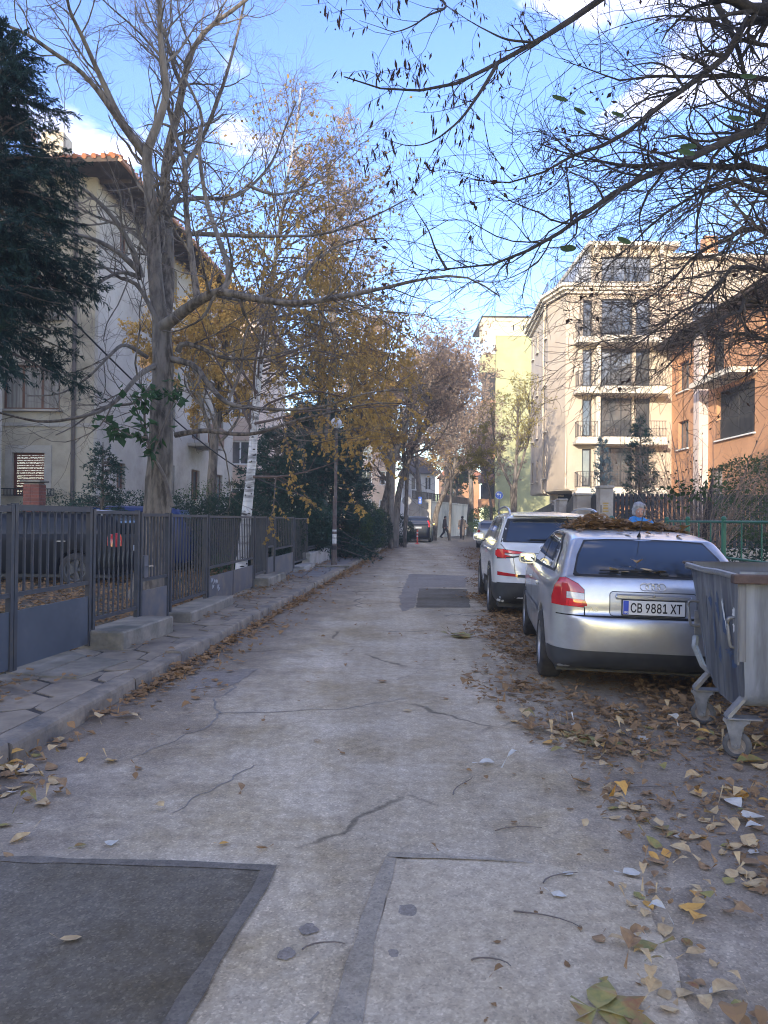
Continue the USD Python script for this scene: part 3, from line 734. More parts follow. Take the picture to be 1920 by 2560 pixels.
# --- the silver hatchback
m_silver = M('silver_paint', (.40, .41, .435), (.45, .46, .485), scale=1.5, rough=.30, metal=.72, coat=.55, c3=(.37, .37, .375), s3=2.5)
side = spline([(-1.93, .21), (-2.035, .28), (-2.07, .42), (-2.078, .55), (-2.055, .645), (-2.015, .675), (-2.012, .78), (-1.985, .92), (-1.955, .985), (-1.955, .985), (-1.74, 1.145), (-1.53, 1.275), (-1.47, 1.30), (-1.0, 1.366), (-.35, 1.40), (.2, 1.385), (.62, 1.25), (1.08, .985), (1.15, .95), (1.6, .865), (1.93, .74), (2.04, .60), (2.07, .42), (2.0, .22), (1.9, .19), (0, .19), (-1.75, .19)], 5)
plan = spline([(0, -2.078), (.35, -2.07), (.62, -2.03), (.76, -1.94), (.825, -1.78), (.855, -1.4), (.868, -.6), (.868, .4), (.855, 1.3), (.80, 1.75), (.68, 1.98), (.4, 2.055), (0, 2.075)], 5, False)
front = spline([(0, .19), (.5, .19), (.74, .20), (.815, .27), (.85, .40), (.867, .58), (.863, .72), (.848, .86), (.80, .945), (.742, .985), (.702, 1.09), (.648, 1.23), (.612, 1.295), (.565, 1.346), (.42, 1.382), (.2, 1.40), (0, 1.404)], 5, False)
AP = gp(1190 + 0, 1700)
AX, AY, ARZ = 2.46, 8.24, -.128
audi = Car('hatchback_car', 'silver hatchback with fallen leaves on its roof, parked nearest beside the metal bin', (AX, AY, float(gz(AX, AY)) + .002), ARZ, side, plan, front, m_silver, h=.022, k=(.035, .06), wheels=(.312, .195, -1.265, 1.245), roll=.016)
A = audi
A.patch('lower_valance', [(-.80, .215), (.80, .215), (.82, .385), (.60, .378), (-.60, .378), (-.82, .385)], 'rear', m_plastic, .006, .05)
A.both(lambda sx, vw: A.patch('sill_trim', [(-1.99, .22), (-1.66, .22), (-1.66, .30), (-1.75, .372), (-1.99, .38)], vw, m_plastic, .006, .05))
win = [(-.622, .998), (.622, .998), (.572, 1.145), (.498, 1.262), (.3, 1.275), (0, 1.279), (-.3, 1.275), (-.498, 1.262), (-.572, 1.145)]
A.patch('window_seal', Polygon(win).buffer(.016), 'rear', m_rubber, .002, .05)
rw_ = A.patch('rear_window', win, 'rear', m_glass, .0045, .05, round_=.03)
A.line('hatch_gap', [(-.548, .655), (-.548, .73)], 'rear', w=.008); A.line('hatch_gap', [(.548, .655), (.548, .73)], 'rear', w=.008)
A.line('bumper_gap', [(-.77, .668), (-.55, .660), (0, .657), (.55, .660), (.77, .668)], 'rear', w=.010)
A.line('hatch_gap', [(-.64, 1.0), (-.585, .985)], 'rear', w=.006)
for sx in (-1, 1):
    P_ = lambda pts: [(sx * x_, z_) for x_, z_ in pts]
    bk = A.patch('tail_light', P_([(.548, .728), (.80, .742), (.805, .80), (.785, .90), (.745, .968), (.70, .975), (.60, .925), (.548, .875)]), 'rear', m_seam, .002, .04)
    A.patch('upper_lens', P_([(.553, .845), (.695, .858), (.70, .735), (.80, .742), (.802, .80), (.78, .90), (.742, .963), (.70, .969), (.60, .919), (.553, .871)]), 'rear', m_red, .006, .04, parent=bk)
    A.patch('clear_lens', P_([(.553, .792), (.692, .802), (.692, .856), (.553, .842)]), 'rear', m_clear, .007, .03, parent=bk)
    A.patch('lower_lens', P_([(.553, .733), (.698, .739), (.692, .800), (.553, .790)]), 'rear', m_redb, .006, .04, parent=bk)
    vw = 'left' if sx < 0 else 'right'
    A.patch('side_lens', [(-2.02, .742), (-1.90, .748), (-1.905, .80), (-1.92, .90), (-1.945, .955), (-1.98, .962)], vw, m_red, .006, .04, parent=bk)
# plate recess with its raised frame
zc, ry = .748, A.hit([(0, .742)], 'rear')[0, 1]
fr = Polygon([(-.345, .668), (.345, .668), (.345, .868), (-.345, .868)]).buffer(-.03).buffer(.03)
m_recess = M('silver_recess', (.34, .345, .36), rough=.4, metal=.6, coat=.3)
A.patch('plate_recess', fr, 'rear', m_recess, .0025, .04)
A.line('recess_edge', list(fr.exterior.coords), 'rear', w=.006)
obj('hatch_grip', rbox(.60, .028, .045, .010, (0, ry - .008, .808)), m_silver, A.t, smooth=40)
obj('hatch_lock', lathe([(0, 0), (.012, 0), (.014, .006), (.010, .012), (0, .012)], 14, 'y').apply_scale([1, -1, 1]).apply_translation([0, ry - .02, .845]), m_chrome, A.t)
A.plate('CB 9881 XT', .0, zc - .003, y=ry - .004, w=.49, hh=.116)
zb = .915
yb = A.hit([(0, zb)], 'rear')[0, 1]
for q in range(4):
    th = np.linspace(0, 2 * math.pi, 25)
    pts = np.stack([-.068 + .0455 * q + .033 * np.cos(th), np.full(25, yb - .006), zb + .031 * np.sin(th)], 1)
    obj('badge_ring', tube(pts, .0042, 6, False), m_chrome, A.t, smooth=True)
tm = meshkit.text_mesh('A3', .034, .003, bold=True); b_ = tm.bounds
tm = trimesh.Trimesh(tm.vertices * [1.3, 1, 1], tm.faces, process=False)
yl = A.hit([(-.47, .73)], 'rear')[0, 1]
obj('model_badge', basis(tm, np.array([-.535 + .02, yl - .004, .70]), (1, 0, 0), (0, 0, 1), (0, -1, 0)), m_chrome, A.t)
wz, wy = 1.018, A.hit([(-.1, 1.02)], 'rear')[0, 1]
wp = A.hit([(x_, 1.018 + .010 * math.cos(x_ * 3)) for x_ in np.linspace(-.42, .12, 9)], 'rear') + [0, -.016, .014]
wi = obj('rear_wiper', tube(wp, [.008] * 8 + [.012], 6), m_rubber, A.t)
obj('wiper_pivot', rbox(.07, .04, .032, .01, (.10, wy - .022, 1.003)), m_plastic, wi)
an = obj('aerial', tube([(0.0, -1.37, 1.31), (.0, -1.40, 1.34)], [.02, .012], 8), m_rubber, A.t)
obj('aerial_rod', tube([(0, -1.40, 1.335), (.01, -1.56, 1.60)], [.0045, .0025], 5), m_rubber, an)
obj('high_brake_light', bx(-.12, .12, -1.475, -1.462, 1.276, 1.288), m_red, A.t)
def audi_side(sx, vw):
    A.patch('window_seal', Polygon([(-1.42, .995), (1.0, .965), (.55, 1.225), (.15, 1.315), (-.4, 1.332), (-.9, 1.305), (-1.28, 1.185)]).buffer(.012), vw, m_rubber, .002, .05)
    A.patch('front_window', [(-.02, .985), (.93, .975), (.52, 1.215), (.13, 1.302), (-.02, 1.308)], vw, m_glass, .005, .05, round_=.02)
    A.patch('rear_side_window', [(-.90, .992), (-.10, .987), (-.10, 1.310), (-.4, 1.318), (-.84, 1.295)], vw, m_glass, .005, .05, round_=.02)
    A.patch('quarter_window', [(-1.36, 1.0), (-.95, .995), (-.89, 1.28), (-1.24, 1.17)], vw, m_glass, .005, .05, round_=.02)
    for pts in ([(-.06, .985), (-.05, .70), (-.08, .30)], [(-.92, .99), (-.93, .75), (-1.02, .58)], [(.95, .97), (1.02, .8), (1.0, .30)]):
        A.line('door_gap', pts, vw, w=.007)
    A.line('side_moulding', [(-.93, .585), (0, .575), (.98, .565)], vw, m_silver, w=.05, lift=.012)
    for y_ in (-.80, .10):
        x_ = A.hit([(y_, .83)], vw)[0, 0]
        obj('door_handle', rbox(.03, .17, .028, .008, (x_ + sx * .012, y_, .815)), m_silver, A.t, smooth=40)
    x_ = A.hit([(-1.45, .80)], vw)[0, 0]
A.both(audi_side)
x_ = A.hit([(-1.50, .83)], 'left')[0, 0]
A.line('fuel_flap', [(-1.60, .76), (-1.44, .76), (-1.44, .90), (-1.60, .90), (-1.60, .76)], 'right', w=.006)
for sx in (-1, 1):
    A.mirror(sx, .62, 1.00, m_silver)
A.patch('windscreen', [(-.60, .985), (.60, .985), (.54, 1.25), (-.54, 1.25)], 'front', m_glass, .004, .06, round_=.03)
for sx in (-1, 1):
    A.patch('headlight', [(sx * x_, z_) for x_, z_ in ((.42, .62), (.76, .64), (.74, .75), (.45, .72))], 'front', m_clear, .004, .05)
A.patch('grille', [(-.3, .58), (.3, .58), (.3, .70), (-.3, .70)], 'front', m_black, .003, .05)

# --- the white SUV and the other cars share one tall hatch outline, scaled
def tall_outlines(L, W, H, nose=.0, tail=.0):
    ky, kz, kx_ = L / 4.70, H / 1.66, W / 1.88
    sd = np.array([(-2.20, .27), (-2.31, .34), (-2.345, .48), (-2.35, .62), (-2.33, .74), (-2.30, .90), (-2.27, 1.05), (-2.22, 1.16), (-2.10 + tail, 1.36), (-1.98 + tail, 1.50), (-1.95 + tail, 1.545), (-1.4, 1.62), (-.5, 1.66), (.2, 1.63), (.70, 1.47), (1.20, 1.13), (1.32, 1.07), (1.85, .97), (2.18, .84), (2.32, .64), (2.33, .42), (2.24, .25), (2.1, .22), (0, .22), (-2.0, .22)])
    pl = np.array([(0, -2.35), (.45, -2.335), (.72, -2.28), (.85, -2.16), (.905, -1.95), (.93, -1.5), (.94, -.6), (.94, .5), (.925, 1.5), (.87, 1.95), (.72, 2.22), (.4, 2.31), (0, 2.33)])
    fr = np.array([(0, .22), (.6, .22), (.82, .235), (.89, .32), (.925, .48), (.94, .66), (.935, .85), (.915, 1.0), (.885, 1.08), (.865, 1.12), (.815, 1.27), (.755, 1.44), (.715, 1.53), (.655, 1.595), (.48, 1.64), (.2, 1.66), (0, 1.665)])
    return spline(sd * [ky, kz], 5), spline(pl * [kx_, ky], 5, False), spline(fr * [kx_, kz], 5, False), ky, kz, kx_
m_white = M('white_car_paint', (.60, .61, .62), rough=.22, coat=.8, c3=(.56, .565, .57), s3=2)
sd, pl, fr_, ky, kz, kq = tall_outlines(4.70, 1.86, 1.62)
SX, SY, SRZ = 2.66, 13.25, -.075
S = Car('suv_car', 'white SUV with roof rails parked between the silver hatchback and a half hidden car', (SX, SY, float(gz(SX, SY)) + .002), SRZ, sd, pl, fr_, m_white, h=.03, k=(.05, .08), wheels=(.355, .225, -1.38, 1.41), roll=.012)
S.patch('rear_bumper_cover', [(-.90, .245), (.90, .245), (.92, .54), (.7, .545), (-.7, .545), (-.92, .54)], 'rear', m_plastic, .006, .06)
S.both(lambda sx, vw: S.patch('bumper_side', [(-2.26, .25), (-1.87, .25), (-1.80, .52), (-2.26, .535)], vw, m_plastic, .006, .05))
def sarch(sx, vw):
    for yc in (-1.38, 1.41):
        ring = Point(yc, .355).buffer(.46, 24).difference(Point(yc, .355).buffer(.40, 24)).intersection(sbox(-3, .25, 3, 2))
        S.patch('arch_trim', ring, vw, m_plastic, .006, .05)
    S.patch('sill_trim', [(-.93, .235), (.96, .235), (.96, .36), (-.93, .36)], vw, m_plastic, .006, .06)
    S.patch('side_glass', [(-1.93, 1.14), (-1.72, 1.38), (-1.45, 1.465), (-.4, 1.515), (.25, 1.475), (1.05, 1.11)], vw, m_glass, .004, .06, round_=.02)
    for a_, b_ in ((-1.30, -1.25), (-.27, -.24)):
        S.line('window_pillar', [(a_, 1.13), (b_, 1.50)], vw, m_plastic, w=.07, lift=.007)
    S.line('waist_chrome', [(-1.93, 1.128), (1.05, 1.098)], vw, m_chrome, w=.018, lift=.007)
    for pts in ([(-.26, 1.11), (-.22, .4)], [(-1.30, 1.11), (-1.25, .9), (-1.0, .7)], [(1.0, 1.09), (1.02, .42)]):
        S.line('door_gap', pts, vw, w=.008)
    for y_ in (-1.05, -.02):
        x_ = S.hit([(y_, .99)], vw)[0, 0]
        obj('door_handle', rbox(.03, .20, .03, .008, (x_ + sx * .012, y_, .975)), m_white, S.t)
    rl = [(sx * .645, y_, z_) for y_, z_ in ((-1.86, 1.53), (-1.78, 1.585), (-1.6, 1.625), (-1.0, 1.66), (-.2, 1.66), (.3, 1.62), (.42, 1.57))]
    obj('roof_rail', tube(spline(rl, 4, False), .017, 8), m_chrome, S.t, smooth=40)
S.both(sarch)
win = [(-.73, 1.135), (.73, 1.135), (.70, 1.27), (.655, 1.43), (.5, 1.455), (0, 1.463), (-.5, 1.455), (-.655, 1.43), (-.70, 1.27)]
S.patch('window_surround', Polygon([(-.80, 1.125), (.80, 1.125), (.745, 1.32), (.685, 1.475), (0, 1.492), (-.685, 1.475), (-.745, 1.32)]), 'rear', m_plastic, .003, .05)
S.patch('rear_window', win, 'rear', m_glass, .006, .05, round_=.03)
obj('roof_spoiler', rbox(1.22, .16, .022, .008, (0, -1.965, 1.512)), m_white, S.t)
for sx in (-1, 1):
    P_ = lambda pts: [(sx * x_, z_) for x_, z_ in pts]
    bk = S.patch('tail_light', P_([(.845, 1.035), (.78, 1.03), (.55, 1.005), (.385, .985), (.36, .965), (.42, .945), (.60, .905), (.845, .885)]), 'rear', m_plastic, .004, .04)
    S.patch('red_lens', P_([(.84, 1.025), (.78, 1.02), (.55, .995), (.40, .978), (.40, .965), (.62, .965), (.77, .985), (.785, .955), (.65, .922), (.84, .905)]), 'rear', m_redb, .008, .03, parent=bk)
    S.patch('clear_lens', P_([(.46, .955), (.62, .957), (.74, .965), (.745, .948), (.63, .925), (.50, .945)]), 'rear', m_clear, .008, .03, parent=bk)
    S.patch('side_lens', [(-2.27, .89), (-2.10, .93), (-2.08, 1.0), (-2.25, 1.03)], 'left' if sx < 0 else 'right', m_redb, .006, .04, parent=bk)
    S.patch('reflector', P_([(.835, .70), (.56, .668), (.56, .632), (.835, .645)]), 'rear', m_red, .006, .04)
S.line('bumper_trim', [(-.56, .643), (.56, .643)], 'rear', m_plastic, w=.04, lift=.007)
for pts in ([(-.80, 1.10), (-.62, .90), (-.59, .67)], [(.80, 1.10), (.62, .90), (.59, .67)], [(-.37, .975), (.37, .975)]):
    S.line('hatch_gap', pts, 'rear', w=.008)
yb = S.hit([(0, 1.06)], 'rear')[0, 1]
obj('badge', lathe([(0, 0), (.038, 0), (.040, .006), (.030, .012), (0, .010)], 18, 'y').apply_scale([1, -1, 1]).apply_translation([-.20, yb + .004, 1.055]), m_chrome, S.t)
for q in range(5):
    obj('badge_letter', bx(-.04 + .045 * q, -.012 + .045 * q, yb - .006, yb + .004, 1.045, 1.068), m_chrome, S.t)
S.plate('', 0, .87, w=.52)
wp = S.hit([(x_, 1.165 - .0 * x_) for x_ in np.linspace(-.38, .05, 7)], 'rear') + [0, -.016, .01]
obj('rear_wiper', tube(wp, .009, 6), m_rubber, S.t)
fn_ = [(0, -1.62, 1.60), (0, -1.70, 1.675), (0, -1.79, 1.69), (0, -1.80, 1.655), (0, -1.81, 1.60)]
obj('aerial_fin', trimesh.Trimesh(*(lambda a: (a.vertices * [1, 1, 1], a.faces))(basis(extr([(p[1], p[2]) for p in fn_], .03), (-.015, 0, 0), (0, 1, 0), (0, 0, 1), (1, 0, 0))), process=False), m_plastic, S.t)
S.mirror(-1, .78, 1.14, m_white, .21, .15); S.mirror(1, .78, 1.14, m_white, .21, .15)
S.patch('windscreen', [(-.70, 1.12), (.70, 1.12), (.62, 1.50), (-.62, 1.50)], 'front', m_glass, .004, .06)
# --- the dark people carrier far down the street
def plain_car(name, label, loc, rz, L, W, H, paint, h, tail=.0, R=.33, k=(.06, .10)):
    sd, pl, fr_, ky, kz, kq = tall_outlines(L, W, H, tail=tail)
    c = Car(name, label, loc, rz, sd, pl, fr_, paint, h=h, k=k, wheels=(R, .21, -1.36 * ky, 1.40 * ky))
    c.q = (ky, kz, kq)
    Z = lambda pts: [(a * kq, b * kz) for a, b in pts]
    Yz = lambda pts: [(a * ky, b * kz) for a, b in pts]
    c.patch('rear_window', Z([(-.72, 1.14), (.72, 1.14), (.66, 1.44), (-.66, 1.44)]), 'rear', m_glass, .008, .07, round_=.04)
    c.patch('windscreen', Z([(-.72, 1.13), (.72, 1.13), (.62, 1.50), (-.62, 1.50)]), 'front', m_glass, .008, .07, round_=.04)
    def sd_(sx, vw):
        c.patch('side_window', Yz([(-1.90, 1.15), (-1.66, 1.40), (-1.30, 1.47), (-1.30, 1.14)]), vw, m_glass, .007, .07)
        c.patch('side_window', Yz([(-1.22, 1.14), (-1.22, 1.48), (-.4, 1.52), (-.30, 1.51), (-.30, 1.13)]), vw, m_glass, .007, .07)
        c.patch('side_window', Yz([(-.22, 1.13), (-.22, 1.51), (.25, 1.47), (1.02, 1.11)]), vw, m_glass, .007, .07)
        for a_ in (-1.26, -.26, .98):
            c.line('door_gap', Yz([(a_, 1.1), (a_ + .03, .4)]), vw, w=.009, lift=.006)
        for y_ in (-1.05, -.05):
            x_ = c.hit(Yz([(y_, .98)]), vw)[0, 0]
            obj('door_handle', bx(x_ - .02, x_ + .02, y_ * ky - .09, y_ * ky + .09, .97 * kz, 1.0 * kz), m_chrome if paint != m_white else m_white, c.t)
    c.both(sd_)
    for sx in (-1, 1):
        Zs = lambda pts: [(sx * a * kq, b * kz) for a, b in pts]
        c.patch('headlight', Zs([(.50, .70), (.86, .76), (.84, .90), (.60, .84)]), 'front', m_clear, .007, .06)
        c.mirror(sx, .78 * ky, 1.13 * kz, paint, .19, .14)
    c.patch('grille', Z([(-.45, .55), (.45, .55), (.45, .78), (-.45, .78)]), 'front', m_black, .006, .07)
    return c, Z, Yz
m_dkpaint = M('black_car_paint', (.005, .006, .009), rough=.4, coat=.0, spec=.16)
m_navy = M('blue_black_paint', (.010, .013, .02), rough=.3, coat=.0, spec=.5)
m_blue = M('blue_car_paint', (.006, .022, .095), rough=.3, coat=.0, spec=.4)
m_grey = M('grey_car_paint', (.22, .23, .235), rough=.3, metal=.4, coat=.6)
mp = gp(1017, 1356)
c, Z, Yz = plain_car('people_carrier', 'dark people carrier seen from behind at the far left kerb beside a red post', (mp[0] + .86, mp[1] + 2.35, 0), -.095, 4.55, 1.76, 1.66, m_navy, .045)
for sx in (-1, 1):
    c.patch('tail_light', [(sx * a, b) for a, b in ((.80, .95), (.66, .96), (.70, 1.14), (.60, 1.34), (.68, 1.36), (.80, 1.1))], 'rear', m_redb, .010, .05)
c.plate('', 0, .92, tail='')
def rails(c, x_, z_):
    for sx in (-1, 1):
        obj('roof_rail', tube(spline([(sx * x_, -1.7, z_ - .1), (sx * x_, -1.5, z_), (sx * x_, 0, z_ + .03), (sx * x_, .35, z_ - .06)], 4, False), .018, 6), m_chrome, c.t)
rails(c, .60, 1.66)
tc = gp(1196, 1371)
c, Z, Yz = plain_car('parked_car', 'light grey car mostly hidden ahead of the white SUV', (tc[0] + 1.0, tc[1] + 2.0, 0), -.13, 4.2, 1.72, 1.46, m_grey, .05)
for sx in (-1, 1):
    c.patch('tail_light', [(sx * a, b) for a, b in ((.82, .72), (.66, .74), (.66, .92), (.82, .94))], 'rear', m_red, .010, .05)
c.plate('', 0, .8, tail='')
rim_was, glass_was = m_rim, m_glass
m_rim = M('dark_rim', (.05, .05, .052), (.08, .08, .082), rough=.5)
m_glass = M('dim_glass', (.012, .013, .015), rough=.1, spec=.25)
c, Z, Yz = plain_car('estate_car', 'black estate car standing in the leafy yard behind the nearest bars', (-7.35, 15.9, .03), math.pi / 2 - .03, 4.45, 1.74, 1.50, m_dkpaint, .035, tail=-.12)
for sx in (-1, 1):
    c.patch('tail_light', Yz([(-2.22, .86), (-2.02, .90), (-2.02, 1.15), (-2.16, 1.15)]), 'left' if sx < 0 else 'right', m_red, .007, .05)
    c.patch('rear_lamp', [(sx * a, b) for a, b in ((.80, .80), (.66, .80), (.66, 1.04), (.76, 1.06))], 'rear', m_red, .01, .05)
rails(c, .58, 1.50)
c.plate('', 0, .75, tail='')
bc = gp(470, 1438)
c, Z, Yz = plain_car('small_car', 'bright blue small car facing the street behind the second plinth', (bc[0] - .45, bc[1] + 1.9, .02), math.pi - .55, 3.9, 1.68, 1.45, m_blue, .045)
c.plate('', 0, .5, view='front', tail='')
c, Z, Yz = plain_car('van_car', 'blue tall car whose roof shows above the black estate car', (-6.9, 19.4, .02), math.pi / 2 + .05, 4.2, 1.80, 1.70, m_blue, .05)
m_rim, m_glass = rim_was, glass_was
m_redp = M('red_white_tape', (.5, .02, .02), rough=.4)
# ------------------------------------------------------------ buildings
m_cream = M('cream_plaster', (.40, .345, .255), (.47, .41, .31), scale=1.2, rough=.9, c3=(.27, .235, .175), s3=.55, bump=.15, bscale=30)
m_greyw = M('grey_white_plaster', (.36, .325, .275), (.44, .40, .345), scale=1.0, rough=.9, c3=(.23, .205, .17), s3=.5, bump=.15, bscale=30)
m_beige = M('beige_plaster', (.41, .335, .25), (.46, .385, .295), scale=.8, rough=.85, c3=(.39, .315, .235), s3=.45)
m_trim = M('pale_trim', (.56, .50, .40), (.60, .54, .44), scale=3, rough=.8)
m_lime = M('yellow_green_plaster', (.33, .32, .155), (.38, .37, .19), scale=.7, rough=.9, c3=(.29, .285, .135), s3=.3)
m_pale = M('pale_yellow_plaster', (.46, .415, .28), (.5, .455, .32), scale=.7, rough=.9)
m_orange = M('orange_plaster', (.43, .215, .10), (.48, .25, .125), scale=.7, rough=.9, c3=(.38, .19, .09), s3=.5)
m_peach = M('peach_plaster', (.50, .37, .28), (.55, .42, .33), scale=1.0, rough=.9, c3=(.42, .32, .25), s3=.4)
m_whitew = M('white_plaster', (.58, .56, .53), (.66, .64, .61), scale=1.0, rough=.9, c3=(.48, .46, .43), s3=.4)
m_rooft = M('orange_roof_tiles', (.36, .13, .055), (.48, .19, .085), scale=3, rough=.85, isl=.15)
m_redroof = M('red_roof', (.38, .06, .035), (.46, .08, .05), scale=3, rough=.8)
m_wood = M('dark_brown_wood', (.045, .028, .018), (.08, .05, .03), scale=4, rough=.8, stretch=(1, 1, 6))
m_brownf = M('brown_frame', (.13, .055, .03), (.17, .075, .04), scale=6, rough=.6)
m_darkf = M('dark_frame', (.03, .028, .027), rough=.5)
m_whitef = M('white_frame', (.62, .62, .60), rough=.4)
m_wglass = M('window_glass', (.03, .034, .04), (.16, .155, .15), scale=.55, rnd=.6, rough=.05, spec=1.0, coat=.5)
m_curtain = M('curtained_glass', (.20, .18, .155), (.36, .33, .29), scale=2.5, rough=.12, coat=.8, stretch=(6, 6, .3))
m_shut = M('red_brown_shutter', (.14, .035, .018), (.18, .05, .028), scale=8, rough=.6)
m_oshut = M('orange_shutter', (.55, .24, .03), (.62, .29, .05), scale=6, rough=.7)
m_iron = M('black_iron', (.015, .015, .016), rough=.5)
m_gutter = M('brown_pipe', (.065, .05, .045), (.09, .07, .06), scale=5, rough=.55)
m_beigep = M('beige_pipe', (.5, .42, .31), rough=.5)
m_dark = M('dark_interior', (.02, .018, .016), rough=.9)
UZ = np.array([0, 0, 1.0])
def wall(name, parent, o, ex, W, H, holes, m, th=.28):
    """wall W x H seen from the side its outward normal (ex x z) points to"""
    ex = np.array([ex[0], ex[1], 0.0]); ex /= np.linalg.norm(ex); nin = np.cross(UZ, ex)
    p = sbox(0, 0, W, H)
    for h in holes:
        p = p.difference(sbox(h[0], h[1], h[2], h[3]))
    return obj(name, basis(extr(p, th), np.asarray(o, float), ex, UZ, nin), m, parent)
def window(parent, o, ex, h, mf, mg, bars=1, trans=0, name='window', fw=.07, rec=.12, sill=None, shutter=False):
    ex = np.array([ex[0], ex[1], 0.0]); ex /= np.linalg.norm(ex); nin = np.cross(UZ, ex); o = np.asarray(o, float)
    x0, z0, x1, z1 = h
    fr = sbox(x0, z0, x1, z1).difference(sbox(x0 + fw, z0 + fw, x1 - fw, z1 - fw))
    for k in range(bars):
        xc = x0 + (x1 - x0) * (k + 1) / (bars + 1)
        fr = fr.union(sbox(xc - fw / 2, z0, xc + fw / 2, z1))
    for k in range(trans):
        zc_ = z0 + (z1 - z0) * .7
        fr = fr.union(sbox(x0, zc_ - fw / 2, x1, zc_ + fw / 2))
    w = obj(name, basis(extr(fr, .06), o + nin * rec, ex, UZ, nin), mf, parent)
    if shutter:
        n = int((z1 - z0) / .055)
        for k in range(n):
            a = z0 + .03 + (z1 - z0 - .06) * k / n
            obj('slat', basis(extr([(0, 0), (.022, .012), (.022, .045), (0, .05)], x1 - x0 - .06), o + ex * (x0 + .03) + UZ * a + nin * (rec - .02), nin, UZ, ex), mg, w)
    else:
        obj('pane', basis(bx(x0 + .02, x1 - .02, z0 + .02, z1 - .02, 0, .02), o + nin * (rec + .03), ex, UZ, nin), mg, w)
    if sill:
        obj('sill', basis(bx(x0 - .12, x1 + .12, z0 - .07, z0 - .003, -.14, .10), o, ex, UZ, nin), sill, w)
    return w
def railing(parent, o, ex, L, hh, pitch=.13, m=None, scroll=False):
    ex = np.array([ex[0], ex[1], 0.0]); ex /= np.linalg.norm(ex); o = np.asarray(o, float); nin = np.cross(UZ, ex)
    ms = [bx(0, L, hh - .03, hh, -.02, .02), bx(0, L, .06, .085, -.012, .012)]
    for k in range(int(L / pitch) + 1):
        ms.append(bx(k * pitch - .009, k * pitch + .009, .085, hh - .03, -.008, .008))
    if scroll:
        for k in range(int(L / .55)):
            th = np.linspace(0, 2 * math.pi, 13)
            ms.append(tube(np.stack([.28 + k * .55 + .16 * np.cos(th), hh * .5 + .2 * np.sin(th), 0 * th + .02], 1), .01, 4, False))
    return obj('railing', basis(cat_(ms), o, ex, UZ, nin), m or m_iron, parent)
# --- left apartment house with the wide eaves
bl = thing('apartment_house', 'tall cream house with wide dark eaves and orange roof edge behind the bare tree', 'building', (-9.4, 24.5, 0))
sd_ = np.array([.07, 1.0]); sd_ /= np.linalg.norm(sd_)
hf = [(7 - 2.95, 4.85, 7 - 1.1, 6.3), (7 - 2.95, 7.8, 7 - 1.1, 9.2), (7 - 2.95, 10.3, 7 - 1.1, 11.6), (7 - 2.6, 2.05, 7 - 1.55, 3.45), (.6, 4.9, 2.4, 6.3), (.6, 7.8, 2.4, 9.2), (.6, 10.3, 2.4, 11.6)]
wall('wall', bl, (-7, 0, 0), (1, 0), 7, 12.4, hf, m_cream)
for k, h in enumerate(hf):
    if k == 3:
        window(bl, (-7, 0, 0), (1, 0), h, m_brownf, m_shut, 0, shutter=True, rec=.1)
        obj('window_surround', basis(extr(sbox(h[0] - .22, h[1] - .02, h[2] + .22, h[3] + .24).difference(sbox(h[0], h[1] - .03, h[2], h[3])), .05), np.array([-7, -.05, 0]), (1, 0, 0), UZ, (0, 1, 0)), m_greyw, bl)
        railing(bl, (-7 + h[0] - .3, -.12, h[1] - .05), (1, 0), 1.7, .3, .1)
    else:
        window(bl, (-7, 0, 0), (1, 0), h, m_brownf, m_curtain, 2 if k < 3 else 1, sill=m_greyw)
obj('string_course', bx(-7, .03, -.04, -.002, 4.3, 4.42), m_greyw, bl)
obj('string_course', bx(-7, .03, -.05, -.002, 10.1, 10.25), m_cream, bl)
obj('downpipe', tube([(-.62, -.10, 0), (-.62, -.10, 11.9), (-.62, -.5, 12.3)], .07, 8), m_gutter, bl)
hs = [(3.5, 7.0, 4.75, 7.65)] + [(a, b, a + 1.2, b + 1.4) for a in (6.2, 9.6, 13.4) for b in (2.2, 5.0, 7.8, 10.4)] + [(1.6, b, 2.3, b + .9) for b in (2.4, 10.6)]
wall('wall', bl, (0.001, 0.281, 0), sd_, 16.5, 12.4, hs, m_greyw)
for k, h in enumerate(hs):
    window(bl, (0.001, 0.281, 0), sd_, h, m_brownf, m_oshut if k == 0 else m_wglass, 0 if k == 0 else 1, shutter=(k == 0), rec=.06 if k == 0 else .12)
nrm = np.array([sd_[1], -sd_[0]])
for a, b in ((9.0, 4.6), (9.0, 7.5), (9.0, 10.4), (12.9, 1.7)):
    q = np.array([.0, .281]) + sd_ * a
    bal = obj('balcony', basis(bx(0, 2.4, 0, .14, -1.0, -.003), np.array([q[0], q[1], b]), (sd_[0], sd_[1], 0), UZ, np.cross(UZ, (sd_[0], sd_[1], 0))), m_greyw, bl)
    o_ = q + nrm * .98
    obj('balcony_panel', basis(bx(0, 2.4, .14, 1.0, 0, .05), np.array([o_[0], o_[1], b]), (sd_[0], sd_[1], 0), UZ, np.cross(UZ, (sd_[0], sd_[1], 0))), m_brownf, bal)
ex3 = np.array([sd_[0], sd_[1], 0]); n3 = np.array([nrm[0], nrm[1], 0])
E0 = np.array([0, 0, 12.4])
c_ = [E0 + n3 * 1.15 - ex3 * 1.05, E0 + n3 * 1.15 + ex3 * 17.4, E0 - n3 * 8.5 + ex3 * 17.4, E0 - n3 * 8.5 - ex3 * 1.05]
rd = [E0 - n3 * 3.4 + ex3 * 4.5 + UZ * 2.4, E0 - n3 * 3.4 + ex3 * 12.5 + UZ * 2.4]
